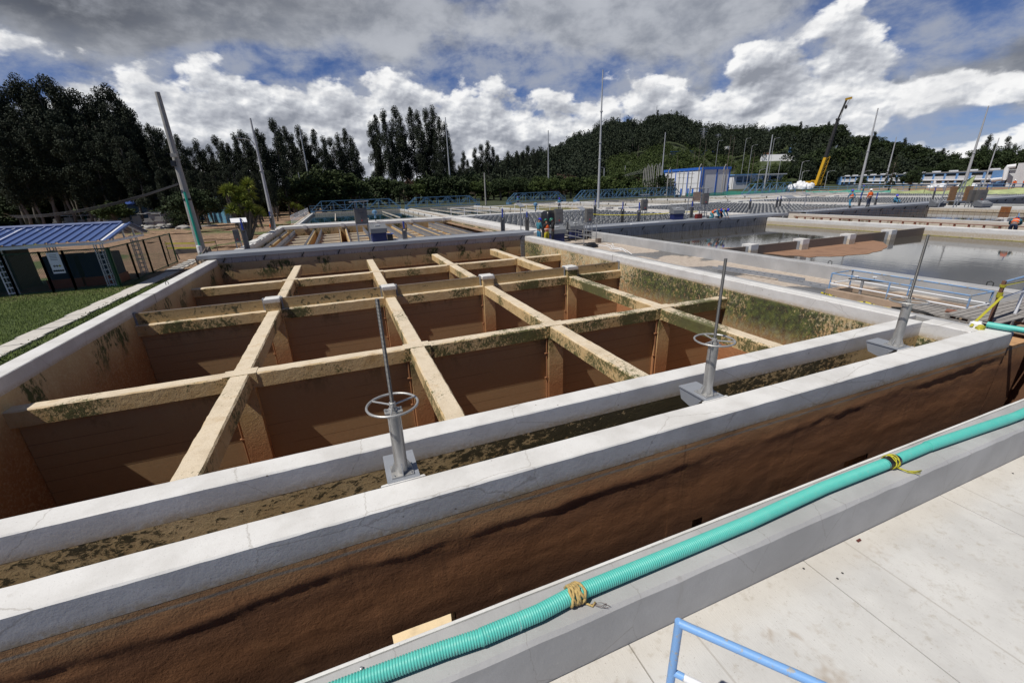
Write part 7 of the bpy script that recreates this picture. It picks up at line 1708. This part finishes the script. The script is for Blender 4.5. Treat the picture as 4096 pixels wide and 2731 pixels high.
# green fence panels
M_GRN = mat('dark_green_paint', color=(.008, .05, .02), rough=.45)
def meshfn(t, b):
    p = t.pos(); s_ = t.sep(p); q = t.m('ADD', s_[0], s_[1])
    a_ = t.m('ABSOLUTE', t.m('SUBTRACT', t.m('FRACT', t.m('MULTIPLY', t.m('ADD', q, s_[2]), 12.0)), .5)); c_ = t.m('ABSOLUTE', t.m('SUBTRACT', t.m('FRACT', t.m('MULTIPLY', t.m('SUBTRACT', q, s_[2]), 12.0)), .5))
    al = t.m('MAXIMUM', t.step(a_, .43, .46), t.step(c_, .43, .46)); t.l.new(al, b.inputs['Alpha'])
M_CHAIN = mat('chain_link', meshfn, color=(.03, .06, .04), rough=.5)
def fence_panel(p, q, label, h=1.85, extra=True):
    e = empty('fence_panel', (p[0], p[1], GZ), 0, label, 'fence', 'green chain link fence panels'); p3, q3 = Vector((*p, 0)), Vector((*q, 0)); d = (q3-p3).normalized()
    for r_ in (p3, q3): MB().beam((r_.x, r_.y, GZ), (r_.x, r_.y, GZ+h), .07, .07).build('post', M_GRN, e)
    for z in (.06, h-.04): MB().beam((p3.x, p3.y, GZ+z), (q3.x, q3.y, GZ+z), .05, .05).build('rail', M_GRN, e)
    nv = Vector((-d.y, d.x, 0))*.004
    MB().add([(p3.x+nv.x, p3.y+nv.y, GZ+.06), (q3.x+nv.x, q3.y+nv.y, GZ+.06), (q3.x+nv.x, q3.y+nv.y, GZ+h-.05), (p3.x+nv.x, p3.y+nv.y, GZ+h-.05), (p3.x-nv.x, p3.y-nv.y, GZ+.06), (q3.x-nv.x, q3.y-nv.y, GZ+.06), (q3.x-nv.x, q3.y-nv.y, GZ+h-.05), (p3.x-nv.x, p3.y-nv.y, GZ+h-.05)], [(0, 1, 2, 3), (7, 6, 5, 4)]).build('chain_link', M_CHAIN, e)
fp = [(-20, 25.25), (-17.4, 25.25), (-15.1, 25.25), (-13.85, 25.25), (-12.6, 25.25), (-11.8, 25.25), (-10.2, 25.2)]
lbs = ['green fence panel at the left edge of the photo', 'green fence panel before the dark cabinet, left', 'green fence panel before the dark cabinet, right', 'green gate panel carrying the white notice', 'narrow green fence panel right of the white notice', 'green fence panel before the blue tarpaulin', '']
for i in range(6): fence_panel(fp[i], fp[i+1], lbs[i])
fq = [(-10.15, 25.3), (-10.15, 27.3), (-10.15, 29.3), (-10.15, 31.7), (-10.2, 33.6)]
for i in range(4): fence_panel(fq[i], fq[i+1], ('first', 'second', 'third', 'last')[i]+' green fence panel on the side running away from the shed corner')
# notice
nt = empty('notice_board', (-13.2, 25.2, .3), label='white notice with diamond hazard signs and a row of round icons', cat='sign')
a = at(182, 1012, y=25.17); b_ = at(258, 1092, y=25.17)
x0, x1, z1, z0 = a.x, at(232, 1010, y=25.17).x, a.z, b_.z
B(x0, x1, 25.16, 25.175, z0, z1).build('board', M_WHITEP, nt)
for k in range(3):
    cx = x0+(x1-x0)*(.3+.22*k); cz = z0+(z1-z0)*.36; r_ = .055
    MB().add([(cx-r_, 25.157, cz), (cx, 25.157, cz-r_), (cx+r_, 25.157, cz), (cx, 25.157, cz+r_)], [(0, 1, 2, 3)]).build('diamond', (M_BW, M_BW, M_TAPE)[k] if k == 2 else M_CAB, nt)
for k in range(5):
    cx = x0+(x1-x0)*(.14+.18*k); MB().tube([(cx, 25.16, z0+.12), (cx, 25.156, z0+.12)], .045, 14).build('round_icon', M_DARK, nt)
for k in range(4): B(x0+.08, x1-.1, 25.157, 25.16, z1-.12-k*.07, z1-.10-k*.07).build('text_line', M_CAB, nt)
# stores inside the shed
B(-20.5, -14.6, 27, 28.6, GZ, 1.3).build('green_cabinet', mat('dark_green_cabinet', color=(.01, .03, .018), rough=.6)); tag(bpy.data.objects['green_cabinet'], 'large dark green cabinet standing inside the shed', 'cabinet')
M_TARPB = cloth('navy_tarpaulin', (.012, .022, .075))
for i, (xa, xb) in enumerate(((-13.3, -12.0), (-11.9, -10.6))):
    e = empty('covered_crate', ((xa+xb)/2, 27, GZ), 0, ('left crate under navy tarpaulin on an orange pallet box in the shed', 'right crate under navy tarpaulin on an orange pallet box in the shed')[i], 'crate', 'covered crates in the shed')
    MB().box(xa, xb, 26.4, 27.6, GZ, GZ+.42).build('orange_box', mat('orange_plastic', color=(.35, .06, .02), rough=.6), e); MB().box(xa+.05, xb-.05, 26.45, 27.55, GZ+.42, GZ+1.5).build('tarpaulin', M_TARPB, e)
# wooden barrier, tray, yuccas
M_OLDW = wear((.16, .13, .11), sc=6, amt=.4, rough=.9); M_OLDW.name = 'old_timber'
wb = empty('wooden_barrier', (-7.9, 30, GZ), label='rough wooden barrier at the foot of the thick pole', cat='barrier')
p_ = [at(797, 1055, y=29.0), at(813, 1048, y=29.6), at(840, 1032, y=30.2), at(850, 1010, y=31.6)]
for p, h in zip(p_, (.55, .55, 1.0, .9)): MB().beam((p.x, p.y, GZ), (p.x-.1, p.y, GZ+h+.1), .09, .07).build('post', M_OLDW, wb)
MB().beam((p_[0].x, p_[0].y, GZ+.55), (p_[2].x-.1, p_[2].y, GZ+1.0), .05, .12).build('plank', M_OLDW, wb); MB().beam((p_[1].x, p_[1].y, GZ+.5), (p_[3].x-.1, p_[3].y, GZ+1.0), .05, .12).build('plank', M_OLDW, wb)
q = at(770, 1010, z=GZ); ty = empty('metal_tray', q, 0, 'open dark metal tray on the dirt left of the thick pole', 'tray')
MB().box(-1.0, 1.0, -.5, -.45, 0, .3).box(-1.0, 1.0, .45, .5, 0, .3).box(-1.0, -.95, -.45, .45, 0, .3).box(.95, 1.0, -.45, .45, 0, .3).box(-.95, .95, -.45, .45, 0, .04).build('tray', M_CAB, ty, local=True)
def yucca(loc, heads, label, sc=1.0):
    e = empty('yucca', loc, 0, label, 'plant', 'yuccas by the dirt yard'); rnd = random.Random(int(loc[0]*10)); tm = MB(); lv = MB(); dead = MB()
    for hx, hy, hz, r_ in heads:
        tm.tube([(hx*.15, hy*.15, 0), (hx*.6, hy*.6, hz*.5), (hx, hy, hz)], [.17, .12, .09], 7)
        for k in range(150):
            th = rnd.uniform(0, 6.28); ph = rnd.uniform(-.7, 1.45); L = r_*rnd.uniform(.7, 1.1); d = Vector((math.cos(th)*math.cos(ph), math.sin(th)*math.cos(ph), math.sin(ph))); o_ = Vector((hx, hy, hz)); sdv = d.cross(Vector((0, 0, 1))).normalized()*.035
            m_ = o_+d*L*.55; t_ = o_+d*L-Vector((0, 0, .12*L)); lv.add([o_-sdv, o_+sdv, m_+sdv, t_, m_-sdv], [(0, 1, 2, 3, 4)])
        for k in range(60):
            th = rnd.uniform(0, 6.28); L = rnd.uniform(.5, 1.1)*r_*1.2; o_ = Vector((hx, hy, hz-rnd.uniform(0, hz*.45))); d = Vector((math.cos(th)*.3, math.sin(th)*.3, -1)); sdv = Vector((-math.sin(th), math.cos(th), 0))*.03; dead.add([o_-sdv, o_+sdv, o_+d*L], [(0, 1, 2)])
    tm.build('trunk', M_BARK, e, local=True); lv.build('leaves', L_YUC, e, local=True); dead.build('dry_skirt', M_BARK, e, local=True); e.scale = (sc, sc, sc)
q = at(985, 940, d=48); D_ = 48
hd_ = []
for px, py in ((992, 738), (905, 765), (925, 762), (965, 770), (1000, 780), (975, 800), (930, 840), (955, 850), (1010, 838), (1035, 850), (1000, 830), (950, 800)):
    p = at(px, py, d=D_+random.uniform(-.6, .6)); hd_.append((p.x-q.x, p.y-q.y, p.z-GZ, .85))
yucca((q.x, q.y, GZ), hd_, 'big many-headed yucca left of the second mast')
for px, py, D, lb in ((1173, 822, 97, 'small yucca left of the pair at the basin corner'), (1196, 830, 100, 'small yucca right of the pair at the basin corner'), (1218, 800, 130, 'taller yucca before the rounded tree')):
    p = at(px, py, d=D); yucca((p.x, p.y, GZ), [(0, 0, p.z-GZ, .9), (.5, .2, (p.z-GZ)*.8, .7)], lb)
# yellow tape squares, lids and dirt mounds in the yard
def cord(px, py, z=.25): q = at(px, py, z=z); return Vector((q.x, q.y, z))
for i, (pa, pb) in enumerate((((662, 974), (795, 973)), ((668, 993), (800, 991)), ((795, 973), (862, 968)), ((668, 993), (662, 974)))):
    a, b_ = cord(*pa), cord(*pb); tag(MB().beam(a, b_, .02, .09).build('yellow_tape', M_TAPE), ('yellow tape line in the dirt yard, back one', 'yellow tape line in the dirt yard, front one', 'yellow tape line right of the thick pole', 'short yellow tape line closing the square')[i], 'tape', 'yellow tape lines in the yard')
    for p in (a, b_): tag(MB().beam((p.x, p.y, GZ), (p.x, p.y, .4), .04, .04).build('stake', M_OLDW), 'thin stake holding the yellow tape in the yard', 'stake', 'tape stakes')
q = at(830, 905, z=GZ); tag(MB().lathe([(1.3, 0), (1.3, .14), (1.2, .16)], q, 20).build('manhole_lid', M_CONC), 'round concrete lid on the dirt before the netting', 'lid')
for i, (px, py, rx) in enumerate(((700, 935, 4), (720, 965, 3), (760, 930, 5), (830, 960, 5), (880, 950, 4), (960, 985, 2.5), (1010, 880, 4), (1060, 905, 3))):
    q = at(px, py, z=GZ); blob('dirt_mound', (q.x, q.y, GZ-.05), rx, 1.6, .32, M_GROUND, ORD[i]+' low mound of turned brown earth in the yard, counted from the left', 'mound', i*3.1)['group'] = 'earth mounds in the yard'
for i in range(9):
    q = at(560+i*22, 905+(i % 3)*5, z=GZ); blob('debris', (q.x, q.y, GZ), .9, .5, .5, M_DARK if i % 2 else M_CONC, 'heap of black plastic and rubble before the ruined frames', 'debris', i)['group'] = 'debris before the ruined frames'
